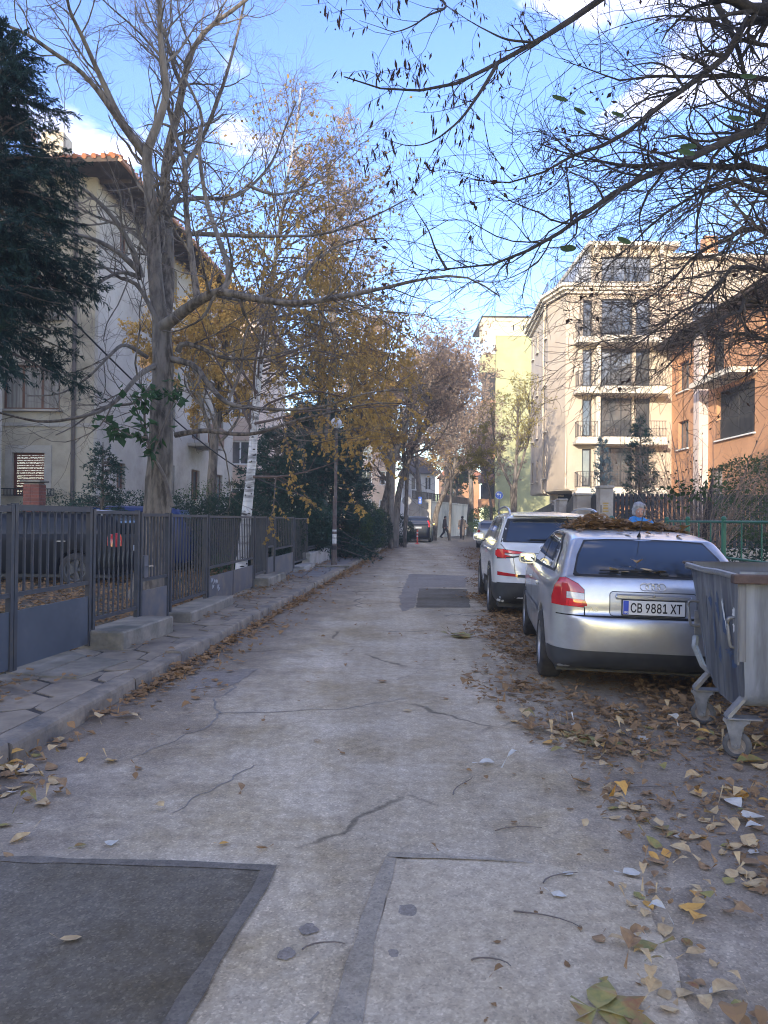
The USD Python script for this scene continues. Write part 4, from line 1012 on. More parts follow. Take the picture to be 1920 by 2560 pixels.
obj('eaves', trimesh.Trimesh(np.array(c_ + [p + UZ * .16 for p in c_]), np.vstack([BOXF[:0].reshape(0, 3), [[0, 1, 2], [0, 2, 3], [4, 6, 5], [4, 7, 6], [0, 5, 1], [0, 4, 5], [1, 6, 2], [1, 5, 6], [2, 7, 3], [2, 6, 7], [3, 4, 0], [3, 7, 4]]]), process=False), m_wood, bl)
for k in range(30):
    p = E0 + n3 * .02 + ex3 * (.2 + k * .56) - UZ * .14
    obj('rafter', basis(bx(0, 1.05, -.04, .04, 0, .137), p, n3, ex3, UZ), m_wood, bl)
C = [p + UZ * .165 for p in c_]; R_ = rd
roof = obj('roof', trimesh.Trimesh(np.array(C + R_), np.array([[0, 1, 5], [0, 5, 4], [1, 2, 5], [2, 3, 4], [2, 4, 5], [3, 0, 4]]), process=False), m_rooft, bl)
for k in range(60):                              # the row of tile ends along the street eave
    p = C[0] + ex3 * (.15 + k * .305)
    obj('tile', basis(lathe([(.0, 0), (.085, 0), (.075, .42), (0, .42)], 8, 'z'), p + n3 * .05 - UZ * .0, ex3, UZ * .9 + n3 * .45, -n3 * .93 + UZ * .34), m_rooft, roof)
for k in range(30):
    p = C[0] - n3 * (.15 + k * .305)
    obj('tile', basis(lathe([(.0, 0), (.085, 0), (.075, .42), (0, .42)], 8, 'z'), p - ex3 * .05, n3, UZ * .9 - ex3 * .4, ex3 * .93 + UZ * .34), m_rooft, roof)
obj('gutter', tube([c_[0] + n3 * .07 + UZ * .06, c_[1] + n3 * .07 + UZ * .06], .075, 8), m_oshut if False else M('copper_gutter', (.32, .14, .07), (.4, .19, .1), scale=3, rough=.6), bl)
obj('chimney', bx(-3.2, -2.4, 3.0, 3.8, 12.8, 15.4), m_cream, roof)
obj('back_wall', bx(-7.2, .8, 16.4, 16.7, 0, 12.4), m_greyw, bl)
# --- the house whose eave corner shows in the top left corner
b0 = thing('house_corner', 'house corner with deep brown eave in the top left corner of the picture', 'building', (-11.5, 19.2, 0))
obj('wall', bx(-8, .0, 0, .3, 0, 13.0), m_cream, b0)
obj('side_wall', bx(-.3, -.0, .301, 3.6, 0, 13.0), m_greyw, b0)
obj('eaves', bx(-8.6, .62, -.6, 4.2, 13.003, 13.16), m_brownf, b0)
for k in range(12):
    obj('rafter', bx(-8.0 + k * .72, -7.92 + k * .72, -.58, -.003, 12.86, 13.0), m_wood, b0)
obj('roof', trimesh.Trimesh(np.array([(-8.7, -.7, 13.165), (.7, -.7, 13.165), (.7, 4.3, 13.165), (-8.7, 4.3, 13.165), (-8.7, 1.8, 14.8), (-.8, 1.8, 14.8)]), np.array([[0, 1, 5], [0, 5, 4], [1, 2, 5], [2, 3, 4], [2, 4, 5], [3, 0, 4]]), process=False), m_rooft, b0)
# --- peach building beyond, seen through the birch leaves
b2 = thing('apartment_building', 'peach apartment building behind the birch and the dark conifers', 'building', (-17, 47, 0))
hp = [(a, b, a + 1.3, b + 1.5) for a in (1.0, 3.6, 5.6, 7.4) for b in (1.8, 4.7, 7.6, 10.5)]
wall('wall', b2, (0, 0, 0), (1, 0), 9.0, 14.4, hp, m_peach)
for h in hp:
    window(b2, (0, 0, 0), (1, 0), h, m_whitef, m_wglass, 1, rec=.1, fw=.09)
obj('side_wall', bx(8.7, 9.0, .281, 14, 0, 14.4), m_peach, b2)
obj('roof', bx(-.3, 9.4, -.4, 14.2, 14.403, 14.7), m_brownf, b2)
# --- small far houses behind the concrete wall
def far_house(label, x0, x1, Y, H, m, mr, holes, dep=9):
    b = thing('far_house', label, 'building', (x0, Y, 0))
    wall('wall', b, (0, 0, 0), (1, 0), x1 - x0, H, holes, m)
    for h in holes:
        window(b, (0, 0, 0), (1, 0), h, m_whitef, m_wglass, 1, fw=.1)
    obj('side_wall', bx(0, .3, .281, dep, 0, H), m, b); obj('side_wall', bx(x1 - x0 - .3, x1 - x0, .281, dep, 0, H), m, b)
    W = x1 - x0
    obj('roof', trimesh.Trimesh(np.array([(-.5, -.6, H + .003), (W + .5, -.6, H + .003), (W + .5, dep, H + .003), (-.5, dep, H + .003), (W * .3, dep / 2, H + 2.4), (W * .7, dep / 2, H + 2.4)]), np.array([[0, 1, 5], [0, 5, 4], [1, 2, 5], [2, 3, 4], [2, 4, 5], [3, 0, 4], [0, 2, 1], [0, 3, 2]]), process=False), mr, b)
    return b
far_house('white far house just above the concrete wall at the street end', 2.2, 6.2, 92, 7.0, m_whitew, m_wood, [(1.0, 2.0, 2.2, 3.6), (1.0, 5.0, 2.2, 6.6), (2.7, 5.0, 3.5, 6.6)])
far_house('pinkish far house behind the pair of leaning kerb trees', -5.5, 1.2, 80, 10.0, m_peach, m_wood, [(a, b, a + 1.2, b + 1.5) for a in (1.0, 3.0, 5.0) for b in (2.0, 5.0, 7.6)])
far_house('far ochre house between the concrete wall and the yellow green block', 8.2, 13.2, 105, 7.5, m_orange, m_rooft, [(.8, 2.0, 2.0, 3.5), (.8, 4.8, 2.0, 6.3)])
far_house('far grey white house closing the left half of the street', -19, -6.5, 98, 13.0, m_whitew, m_rooft, [(a, b, a + 1.2, b + 1.5) for a in (1.0, 3.5, 6, 8.5, 10.6) for b in (2.0, 5.0, 8.0, 10.8)])
# --- tall yellow green block
by = thing('apartment_block', 'tall yellow green block with pale top band and a white framed corner window', 'building', (12.1, 83, 0))
wall('wall', by, (0, 0, 0), (1, 0), 12, 21.6, [], m_lime)
obj('top_band', bx(-.05, 12, -.06, .28, 21.605, 23.6), m_pale, by)
obj('roof_edge', bx(-1.6, 12.2, -.2, 9, 23.605, 23.75), m_dark, by)
obj('side_wall', bx(-.02, .28, .285, 9, 0, 21.6), m_lime, by)
for k in range(3):
    obj('vent_slot', bx(1.8 + k * 1.1, 1.92 + k * 1.1, -.075, -.055, 22.2, 22.8), m_dark, by)
bay = obj('bay', bx(-1.55, -.06, -.08, 2.4, 21.3, 23.6), m_pale, by)
window(by, (-1.5, -.06, 0), (1, 0), (.05, 19.6, 1.4, 21.29), m_whitef, M('bright_glass', (.30, .42, .55), rough=.08, coat=.8), 0, fw=.14, rec=.0, name='bay_window')
obj('bay', bx(-1.55, -.06, -.08, 2.4, 17.6, 19.55), m_lime, by)
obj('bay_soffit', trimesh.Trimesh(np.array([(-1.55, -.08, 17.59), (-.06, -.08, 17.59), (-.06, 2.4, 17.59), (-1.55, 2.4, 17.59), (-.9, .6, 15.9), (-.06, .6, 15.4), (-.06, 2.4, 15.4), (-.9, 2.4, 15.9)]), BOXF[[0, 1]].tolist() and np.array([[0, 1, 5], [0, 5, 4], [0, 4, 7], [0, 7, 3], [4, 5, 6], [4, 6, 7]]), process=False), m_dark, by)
for k, zz in enumerate((13.6, 10.9, 8.2, 5.5, 2.8)):
    obj('balcony', bx(-1.55, -.06, -.08, 2.4, zz, zz + .95), m_orange if k % 2 == 0 else m_brownf, by)
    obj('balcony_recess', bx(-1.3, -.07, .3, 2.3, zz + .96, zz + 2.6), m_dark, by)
obj('base_wall', bx(-1.6, 9, -3.2, -2.9, 0, 2.4), m_lime, by)
# --- beige apartment building on the right
bb = thing('apartment_building', 'beige apartment building with iron balconies and a chamfered corner above the street', 'building', (10.7, 45, 0))
floors = [3.35, 6.3, 9.25, 12.2]
hh_ = []
for z0 in floors:
    hh_ += [(1.0, z0 + .15, 1.55, z0 + 2.35), (2.1, z0 + .15, 3.95, z0 + 2.45), (4.15, z0 + .15, 5.0, z0 + 2.45)]
wall('wall', bb, (0, 0, 3.3), (1, 0), 6.6, 11.6, [(a, b - 3.3, c, d - 3.3) for a, b, c, d in hh_], m_beige)
for k, h in enumerate(hh_):
    window(bb, (0, 0, 0), (1, 0), h, m_darkf, m_wglass, 0 if k % 3 != 1 else 2, fw=.08, rec=.14, name='balcony_door')
for k, z0 in enumerate(floors):
    sl = obj('balcony_slab', bx(.55, 1.75, -.75, -.003, z0 - .18, z0 + .02), m_trim, bb)
    obj('slab_skirt', bx(.42, 1.82, -.88, -.003, z0 - .36, z0 - .184), m_trim, sl)
    railing(bb, (10.7 - 10.7 + .58, -.72, z0 + .02), (1, 0), 1.14, .95, .16, scroll=True)
    railing(bb, (.58, -.02, z0 + .02), (0.0001, -1), .70, .95, .16)
    sl = obj('balcony_slab', bx(1.95, 5.6, -1.15, -.003, z0 - .2, z0 + .02), m_trim, bb)
    obj('slab_skirt', bx(1.82, 5.7, -1.28, -.003, z0 - .42, z0 - .204), m_trim, sl)
    railing(bb, (1.98, -1.12, z0 + .02), (1, 0), 3.6, .95, .16, scroll=True)
    railing(bb, (1.98, -.02, z0 + .02), (0.0001, -1), 1.1, .95, .16)
    if k < 3:
        obj('bay_pier', bx(1.7, 1.93, -.5, -.003, z0 + .03, z0 + 2.5), m_trim, bb)
ch = np.array([-.55, 2.3]); chl = np.linalg.norm(ch); che = -ch / chl
wall('chamfer_wall', bb, (-.56, 2.3, 3.3), che, chl - .01, 11.6, [], m_beige)
sde = np.array([.07, 1.0]) / np.linalg.norm([.07, 1.0])
s0 = np.array([-.57, 2.31]) + sde * 8.5
hw_ = []
for z0 in floors:
    hw_ += [(8.5 - .95, z0 - 3.3 + .75, 8.5 - .45, z0 - 3.3 + 2.2), (8.5 - 1.9, z0 - 3.3 + .75, 8.5 - 1.4, z0 - 3.3 + 2.2), (8.5 - 5.2, z0 - 3.3 + .75, 8.5 - 4.5, z0 - 3.3 + 2.2), (8.5 - 7.6, z0 - 3.3 + .75, 8.5 - 6.9, z0 - 3.3 + 2.2)]
wall('side_wall', bb, (s0[0], s0[1], 3.3), -sde, 8.5, 11.6, hw_, m_beige)
for h in hw_:
    window(bb, (s0[0], s0[1], 3.3), -sde, h, m_darkf, m_wglass, 0, fw=.06, sill=m_trim)
outl = [(0, -.02), (6.6, -.02), (6.6, 10), tuple(s0), (-.57, 2.31)]
obj('soffit', extr(Polygon(outl).buffer(-.03), .05, 3.245), m_trim, bb)
for k, (dz, gr) in enumerate(((14.9, .18), (15.08, .34), (15.26, .48))):
    obj('cornice', extr(Polygon(outl).buffer(gr, join_style=2), .175, dz), m_trim, bb)
for q, p in enumerate(((1.2, 2.2), (4.2, 2.0), (.4, 5.5))):
    obj('column', bx(p[0], p[0] + .45, p[1], p[1] + .45, 0, 3.24), m_trim, bb)
obj('ground_floor_wall', bx(2.6, 6.6, 1.2, 1.5, 0, 3.24), m_orange, bb)
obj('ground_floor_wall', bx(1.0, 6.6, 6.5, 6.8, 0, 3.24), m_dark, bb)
rl = [(-.5, 2.2), (.0, -.35), (1.9, -.35)]
for (a, b) in zip(rl[:-1], rl[1:]):
    d = np.array(b) - np.array(a)
    railing(bb, (a[0], a[1], 15.44), d, float(np.linalg.norm(d)), .95, .15, scroll=True)
railing(bb, (s0[0], s0[1], 15.44), -sde, 8.4, .95, .2)
# attic storey with sloped zinc roof
m_zinc = M('grey_zinc', (.20, .205, .22), (.26, .265, .28), scale=2, rough=.5)
at_ = [(1.6, .9), (6.6, .9), (6.6, 9), (.9, 9), (.9, 2.6)]
hat = [(.6, .5, 3.6, 2.0)]
wall('attic_wall', bb, (1.7, .8, 15.44), (1, 0), 4.9, 2.5, hat, m_beige)
window(bb, (1.7, .8, 15.44), (1, 0), hat[0], m_darkf, m_wglass, 3)
railing(bb, (1.9, -.3, 15.44), (1, 0), 4.6, .95, .16, scroll=True)
obj('attic_roof', trimesh.Trimesh(np.array([(.4, 1.2, 15.44), (1.7, .78, 15.44), (1.7, 1.1, 17.95), (1.5, 2.2, 17.95), (.3, 9, 15.44), (1.5, 9, 17.95)]), np.array([[0, 1, 2], [0, 2, 3], [4, 0, 3], [4, 3, 5]]), process=False), m_zinc, bb)
obj('attic_eave', bx(1.4, 6.9, .3, 9, 17.96, 18.2), m_trim, bb)
for q in range(4):
    obj('eave_bracket', bx(1.8 + q * 1.3, 1.98 + q * 1.3, .35, .795, 17.5, 17.955), m_trim, bb)
def pipe(pts):
    obj('downpipe', tube(spline(pts, 4, False), .06, 8), m_beigep, bb, smooth=50)
pipe([(.02, -.09, 14.8), (.02, -.09, 14.0), (.02, -.09, 6), (.02, -.09, 3.6), (.12, -.05, 3.35), (.9, .5, 3.1), (1.2, .7, 2.9), (1.25, .75, .5)])
pipe([(-.75, 2.5, 14.9), (-.70, 2.6, 14.2), (-.62, 3.4, 13.9), (-.62, 3.4, 4), (-.6, 3.4, 3.4), (-.3, 3.2, 3.1), (.9, 3.0, 3.0)])
wall('rear_block', bb, (6.62, .3, 0), (1, 0), 9.0, 15.2, [(1.0, a, 2.6, a + 1.6) for a in (4.2, 7.2, 10.2, 13)], m_beige)
for a in (4.2, 7.2, 10.2, 13):
    window(bb, (6.62, .3, 0), (1, 0), (1.0, a, 2.6, a + 1.6), m_darkf, m_wglass, 1)
obj('rear_attic', bx(6.7, 16, 1.6, 8, 15.25, 17.6), m_beige, bb)
obj('rear_attic_roof', bx(6.5, 16.2, 1.2, 8.4, 17.605, 17.85), m_trim, bb)
obj('chimney', bx(9.5, 10.3, 3, 3.8, 17.855, 19.6), m_orange, bb)
# --- orange house at the right edge
bo = thing('orange_house', 'bright orange house with red roof at the right edge of the picture', 'building', (17, 31, 0))
ho = [(15 - 8.6, 8.9, 15 - 7.1, 11.4), (15 - 7.9, 5.6, 15 - 3.9, 8.1), (15 - 3.2, 8.9, 15 - 1.6, 11.2), (15 - 13, 8.9, 15 - 11.5, 10.6), (15 - 13, 5.6, 15 - 11.5, 7.2), (15 - 3.0, 2.2, 15 - 1.2, 4.2), (15 - 9, 2.4, 15 - 7.2, 4.2)]
wall('wall', bo, (0, 15, 0), (0.0001, -1), 15, 11.6, ho, m_orange)
for k, h in enumerate(ho):
    window(bo, (0, 15, 0), (0.0001, -1), h, m_darkf, m_wglass if k > 1 else m_dark, 1 if k else 2, sill=m_whitef, rec=.2)
railing(bo, (-.03, 15 - (15 - 8.6), 8.9), (0.0001, -1), 1.5, 1.0, .12)
railing(bo, (-.03, 7.9, 5.6), (0.0001, -1), 4.0, 1.0, .12)
obj('balcony_slab', bx(-1.3, -.003, 3.6, 8.2, 8.3, 8.55), m_trim, bo)
obj('end_wall', bx(.001, 9, 15.001, 15.3, 0, 11.6), m_orange, bo); obj('end_wall', bx(.001, 9, -.3, -.001, 0, 11.6), m_orange, bo)
obj('eaves', bx(-1.1, 9.5, -1, 16, 11.603, 11.78), m_wood, bo)
obj('roof', trimesh.Trimesh(np.array([(-1.15, -1.1, 11.785), (9.6, -1.1, 11.785), (9.6, 16.1, 11.785), (-1.15, 16.1, 11.785), (4, 4.5, 15), (4, 10, 15)]), np.array([[0, 1, 4], [1, 2, 5], [1, 5, 4], [2, 3, 5], [3, 0, 4], [3, 4, 5]]), process=False), m_redroof, bo)
obj('pier', bx(-.5, -.003, 8.9, 9.6, 0, 11.6), M('pale_pink_plaster', (.52, .42, .36), (.56, .46, .4), scale=.8, rough=.9), bo)
# --- the block behind the photographer, whose shade lies on the street
bk = thing('apartment_block', 'large plain block behind the photographer shading the street', 'building', (-39, -60, 0))
obj('wall', bx(-17, 17, -6, 0, 0, 30), m_cream, bk)
for q in range(9):
    for r in range(8):
        obj('window', bx(-15.5 + q * 3.6, -14 + q * 3.6, .003, .06, 1.5 + r * 3.1, 3 + r * 3.1), m_wglass, bk)

def row_house(label, x0, x1, y0, y1, H, m):
    b = thing('row_house', label, 'building', (0, 0, 0))
    obj('wall', bx(x0, x1, y0, y1, 0, H), m, b)
    obj('roof', trimesh.Trimesh(np.array([(x0 - .5, y0 - .5, H + .01), (x1 + .5, y0 - .5, H + .01), (x1 + .5, y1 + .5, H + .01), (x0 - .5, y1 + .5, H + .01), ((x0 + x1) / 2, y0 + 3, H + 2), ((x0 + x1) / 2, y1 - 3, H + 2)]), np.array([[0, 1, 4], [1, 2, 5], [1, 5, 4], [2, 3, 5], [3, 0, 4], [3, 4, 5]]), process=False), m_rooft, b)
    xs = x1 + .004 if x1 < 0 else x0 - .03
    for q in range(int((y1 - y0) / 3.2)):
        for r in range(int(H / 3)):
            obj('window', bx(xs, xs + .026, y0 + 1 + q * 3.2, y0 + 2.4 + q * 3.2, 1.2 + r * 3, 2.7 + r * 3), m_wglass, b)
row_house('house on the left side of the street behind the photographer', -26, -13, -26, -4, 6.2, m_peach)
row_house('house on the left side further behind the photographer', -26, -13.5, -52, -30, 6.5, m_greyw)
row_house('house on the right side of the street behind the photographer', 13, 25, -26, 0, 6.2, m_peach)
row_house('house on the right side further behind the photographer', 12, 25, -55, -30, 6.5, m_greyw)
# ------------------------------------------------------------ the metal waste container at the right edge
def streaky(name, c1, c2, c3, s3, k=(16, 16, 1.1)):
    return M(name, c1, c2, scale=1.0, rough=.5, metal=.35, stretch=k, c3=c3, s3=s3, lo=.3, hi=.7, bump=.1, bscale=20)
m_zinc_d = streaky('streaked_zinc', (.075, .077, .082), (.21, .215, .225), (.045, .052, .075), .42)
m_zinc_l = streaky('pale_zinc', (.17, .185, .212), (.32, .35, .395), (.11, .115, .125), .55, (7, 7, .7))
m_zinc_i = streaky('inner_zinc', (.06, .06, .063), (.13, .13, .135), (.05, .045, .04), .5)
m_rust = M('rusty_steel', (.06, .036, .028), (.11, .072, .056), scale=12, rough=.8, bump=.3)
m_galv = M('galvanised_steel', (.16, .162, .165), (.26, .262, .265), scale=14, rough=.45, metal=.5, c3=(.2, .19, .18), s3=4)
m_castor = M('castor_rubber', (.06, .058, .056), (.105, .10, .096), scale=16, rough=.8)
m_hub = M('castor_hub', (.15, .115, .09), (.23, .20, .17), scale=14, rough=.6)
B0 = np.array([2.14, 4.57, float(gz(2.2, 4.9))]); EL = np.array([.9885, -.151, 0]); ED = np.array([.151, .9885, 0])
bt = thing('waste_container', 'dented streaked metal waste container on castors at the right picture edge', 'container', B0, math.atan2(EL[1], EL[0]))
prof = spline([(0.0, 1.13), (0.0, 1.13), (.03, .75), (.065, .45), (.12, .35), (.25, .30), (.45, .285), (.66, .30), (.84, .365), (.95, .48), (1.06, .80), (1.19, 1.13), (1.19, 1.13)], 6, False)
def lend(zz):
    return .065 * np.clip((1.13 - zz) / .84, 0, 1)
LW = 1.37
def skin(pr, l0, l1, flip=False, nst=14):
    t = np.linspace(0, 1, nst)
    a = l0(pr[:, 1]); b = l1(pr[:, 1])
    X = a[None] + (b - a)[None] * t[:, None]
    wob = .006 * (meshkit.noise(np.stack([X * 4, np.repeat(pr[None, :, 0], nst, 0) * 4, np.repeat(pr[None, :, 1], nst, 0) * 4], -1), 3) - .5)
    v = np.stack([X, np.repeat(pr[None, :, 0], nst, 0) + wob, np.repeat(pr[None, :, 1], nst, 0)], -1).reshape(-1, 3)
    k = len(pr); i = (np.arange(nst - 1)[:, None] * k + np.arange(k - 1)[None]).ravel()
    f = np.vstack([np.stack([i, i + k + 1, i + k], 1), np.stack([i, i + 1, i + k + 1], 1)])
    return trimesh.Trimesh(v, f[:, ::-1] if flip else f, process=False)
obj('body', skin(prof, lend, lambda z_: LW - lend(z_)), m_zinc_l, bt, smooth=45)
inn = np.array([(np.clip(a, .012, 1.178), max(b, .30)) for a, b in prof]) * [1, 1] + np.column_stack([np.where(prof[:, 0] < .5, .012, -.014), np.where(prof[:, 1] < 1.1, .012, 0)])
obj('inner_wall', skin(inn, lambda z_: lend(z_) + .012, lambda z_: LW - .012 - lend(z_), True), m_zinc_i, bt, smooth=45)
pe = Polygon(np.vstack([prof, [(1.19, 1.13), (0, 1.13)]])).buffer(0)
uv, f = gridcut(pe, .022)
def endcap(x0, sg, m):
    d = np.abs(((uv[:, 0] * 6.6) % 1) - .5) * 2
    rib = np.clip((d - .5) * 6, -1, 1) * .005 * np.clip((1.02 - uv[:, 1]) / .1, 0, 1)
    dent = .018 * (meshkit.fbm(np.column_stack([uv * 3.1, 0 * uv[:, 0]]), 3, 5) - .5)
    l = lend(uv[:, 1]) - rib - dent * np.clip((1.05 - uv[:, 1]) / .2, 0, 1)
    v = np.column_stack([x0 + sg * l, uv[:, 0], uv[:, 1]])
    return trimesh.Trimesh(v, f if sg < 0 else f[:, ::-1], process=False)
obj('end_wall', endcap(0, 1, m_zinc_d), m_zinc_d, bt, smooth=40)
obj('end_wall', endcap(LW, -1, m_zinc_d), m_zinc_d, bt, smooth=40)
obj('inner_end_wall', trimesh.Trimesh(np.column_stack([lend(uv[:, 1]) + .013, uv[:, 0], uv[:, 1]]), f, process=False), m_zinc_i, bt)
# rim: flanges round the mouth
obj('rim', [bx(-.03, LW + .03, 1.175, 1.235, 1.10, 1.135), bx(-.03, LW + .03, -.03, .012, 1.095, 1.13)], m_galv, bt)
obj('end_rim', tube([(-.022, -.02, 1.128), (-.025, .35, 1.132), (-.02, .72, 1.122), (-.025, 1.18, 1.132)], .020, 8), m_galv, bt, smooth=40)
obj('end_rim', tube([(LW + .02, -.02, 1.128), (LW + .02, 1.18, 1.132)], .020, 8), m_galv, bt, smooth=40)
obj('rusty_bar', rbox(.30, .075, .055, .006, (.10, -.032, 1.088)), m_rust, bt)
obj('rusty_bar', rbox(LW + .1, .05, .02, .005, (LW / 2, 1.215, 1.137)), M('dark_rust', (.05, .04, .037), (.085, .065, .055), scale=10, rough=.8), bt)
for q in range(4):
    obj('slot_plate', bx(.18 + q * .26, .36 + q * .26, 1.132, 1.143, 1.03, 1.045), m_galv, bt)
# corner angle and handles
zz = np.array([1.09, .60])
ang = np.array([(lend(a) - .012, 0.0 + (.03 if a < 1 else 0) * 0, a) for a in zz])
obj('corner_angle', [bx(-.010, .034, -.018, .006, .62, 1.09), bx(-.014, -.004, -.018, .045, .60, 1.09)], m_zinc_d, bt)
def handle(dc, zt, zb, horiz=False):
    l0, l1 = lend(zt), lend(zb)
    pts = [(l0 + .005, dc, zt), (l0 - .05, dc - .004, zt + .004), (l0 - .072, dc - .006, zt - .018), (l1 - .072, dc - .006, zb + .018), (l1 - .05, dc - .004, zb - .004), (l1 + .005, dc, zb)]
    obj('handle', tube(spline(pts, 4, False), .0105, 8), m_galv, bt, smooth=50)
handle(.055, .87, .70); handle(1.03, .87, .70)
obj('side_strip', [bx(.0, .05, 1.055, 1.07, .62, .8)], m_galv, bt)
pts = [(.0, 1.02, .62), (-.012, 1.0, .55), (.03, .94, .42), (.08, .90, .37)]
obj('side_strip', basis(cat_([tube(pts, .022, 4)]), (0, 0, 0), (1, 0, 0), (0, 1, 0), UZ), m_galv, bt)
mark = [(.52, .88, .10, .17), (.40, .82, .05, .20), (.60, .72, .035, .2), (.30, .80, .03, .14), (.70, .90, .05, .10), (.33, .62, .16, .045), (.55, .58, .035, .12), (.24, .56, .10, .05), (.66, .60, .03, .1), (.80, .85, .04, .16)]
m_bpaint = M('faded_blue_paint', (.025, .05, .11), (.06, .09, .15), scale=14, rough=.6, stretch=(4, 14, 1))
for q, (d_, z_, w_, h_) in enumerate(mark):
    n = 18; th = np.linspace(0, 2 * math.pi, n, endpoint=False); r = .5 * (0.6 + .8 * RNG.random(n))
    P_ = np.column_stack([d_ + w_ * r * np.cos(th), z_ + h_ * r * np.sin(th)])
    uvp, fp = gridcut(Polygon(P_).buffer(0), .03)
    d = np.abs(((uvp[:, 0] * 6.6) % 1) - .5) * 2; rib = np.clip((d - .5) * 6, -1, 1) * .005 * np.clip((1.02 - uvp[:, 1]) / .1, 0, 1)
    dent = .018 * (meshkit.fbm(np.column_stack([uvp * 3.1, 0 * uvp[:, 0]]), 3, 5) - .5)
    obj('paint_mark', trimesh.Trimesh(np.column_stack([lend(uvp[:, 1]) - rib - dent * np.clip((1.05 - uvp[:, 1]) / .2, 0, 1) - .0022, uvp[:, 0], uvp[:, 1]]), fp, process=False), m_bpaint, bt)
for (d_, z_, w_, h_) in ((.36, .90, .035, .13), (.34, .80, .02, .07), (.14, .88, .07, .08), (.16, .80, .06, .07)):
    n = 14; th = np.linspace(0, 2 * math.pi, n, endpoint=False); r = .5 * (0.5 + .9 * RNG.random(n))
    uvp, fp = gridcut(Polygon(np.column_stack([d_ + w_ * r * np.cos(th), z_ + h_ * r * np.sin(th)])).buffer(0), .03)
    dent = .018 * (meshkit.fbm(np.column_stack([uvp * 3.1, 0 * uvp[:, 0]]), 3, 5) - .5)
    obj('paper_scrap', trimesh.Trimesh(np.column_stack([lend(uvp[:, 1]) - .009 - dent, uvp[:, 0], uvp[:, 1]]), fp, process=False), m_whitef, bt)
RWH = .083
def castor(lc, dc, sg=1):
    pl = obj('bracket', cat_([extr(Polygon([(lc + sg * .10, .43), (lc + sg * .085, .43), (lc - sg * .055, .262), (lc - sg * .045, .252), (lc - sg * .03, .262)]).buffer(.002), .085)]), m_galv, bt)
    v = np.array(UsdGeom.Mesh(pl).GetPointsAttr().Get()); v = np.stack([v[:, 0], dc - .0425 + v[:, 2], v[:, 1]], 1)
    UsdGeom.Mesh(pl).GetPointsAttr().Set(Vt.Vec3fArray.FromNumpy(v.astype(np.float32)))
    obj('castor_plate', rbox(.20, .11, .012, .003, (lc + sg * .045, dc, .243)), m_galv, pl)
    tri = Polygon([(-.075, .235), (.075, .235), (.055, .205), (.022, RWH - .012), (-.002, RWH - .022), (-.022, RWH - .012), (-.04, .2)])
    ca = obj('castor', [basis(extr([(x_ + .0, z_) for x_, z_ in tri.exterior.coords], .004), (lc - .03, dc + .03, 0), ED, UZ, EL * [1, 1, 0]) if False else basis(extr(tri, .004), (lc - .036, dc - .01, 0), (0, 1, 0), UZ, (1, 0, 0)), basis(extr(tri, .004), (lc + .030, dc - .01, 0), (0, 1, 0), UZ, (1, 0, 0)), bx(lc - .034, lc + .034, dc - .085, dc + .065, .226, .242)], m_galv, bt)
    SW = 1.15 if sg > 0 else .4
    def turn(mm):
        return place(place(mm, (-lc, -dc, 0)), (lc, dc, 0), SW)
    v = turn(trimesh.Trimesh(np.array(UsdGeom.Mesh(ca).GetPointsAttr().Get()), np.zeros((0, 3), int), process=False)).vertices
    UsdGeom.Mesh(ca).GetPointsAttr().Set(Vt.Vec3fArray.FromNumpy(np.asarray(v, np.float32)))
    w_ = obj('wheel', place(lathe([(.052, -.021), (RWH - .012, -.023), (RWH - .003, -.017), (RWH, -.008), (RWH, .008), (RWH - .003, .017), (RWH - .012, .023), (.052, .021), (.052, -.021)], 28, 'x'), (lc, dc - .012, RWH), 0) if False else turn(place(lathe([(.052, -.021), (RWH - .012, -.023), (RWH - .003, -.017), (RWH, -.008), (RWH, .008), (RWH - .003, .017), (RWH - .012, .023), (.052, .021), (.052, -.021)], 28, 'x'), (lc, dc - .012, RWH))), m_castor, ca, smooth=40)
    obj('hub', turn(place(lathe([(0, -.026), (.016, -.026), (.018, -.018), (.044, -.016), (.055, -.020), (.055, .020), (.044, .016), (0, .02)], 24, 'x'), (lc, dc - .012, RWH))), m_hub, w_, smooth=40)
    obj('axle', turn(place(lathe([(0, -.044), (.009, -.044), (.010, -.037), (.010, .037), (0, .044)], 10, 'x'), (lc, dc - .012, RWH))), m_galv, w_)
castor(.02, .14); castor(.02, .93); castor(LW - .02, .14, -1); castor(LW - .02, .93, -1)
# ------------------------------------------------------------ black slat fence and its stone pillars on the right
m_slat = M('black_slat_paint', (.012, .012, .014), (.02, .02, .023), scale=4, rough=.5)
m_pillar = M('pillar_stone', (.36, .315, .26), (.44, .39, .33), scale=14, rough=.85, bump=.25, bscale=60, c3=(.30, .26, .21), s3=1.2)
m_brass = M('brass_plate', (.38, .24, .06), (.45, .30, .09), scale=20, rough=.4, metal=.6)
FYD = 20.0
def pillar(label, u0, u1, Y, vtop, cap=True, dep=.42):
    x0, x1 = at(u0, 1300, Y)[0], at(u1, 1300, Y)[0]; zt = at(u0, vtop, Y)[2]
    t = thing('stone_pillar', label, 'pillar', ((x0 + x1) / 2, Y + dep / 2, .05))
    obj('shaft', rbox(x1 - x0, dep, zt - .05 - .08, .012), m_pillar, t)
    obj('cap', rbox(x1 - x0 + .05, dep + .05, .07, .012, (0, 0, zt - .05 - .078)), m_pillar, t)
    return t
p1 = pillar('tall stone gate pillar with small brass plates, left end of the black slat fence', 1500, 1533, FYD, 1213)
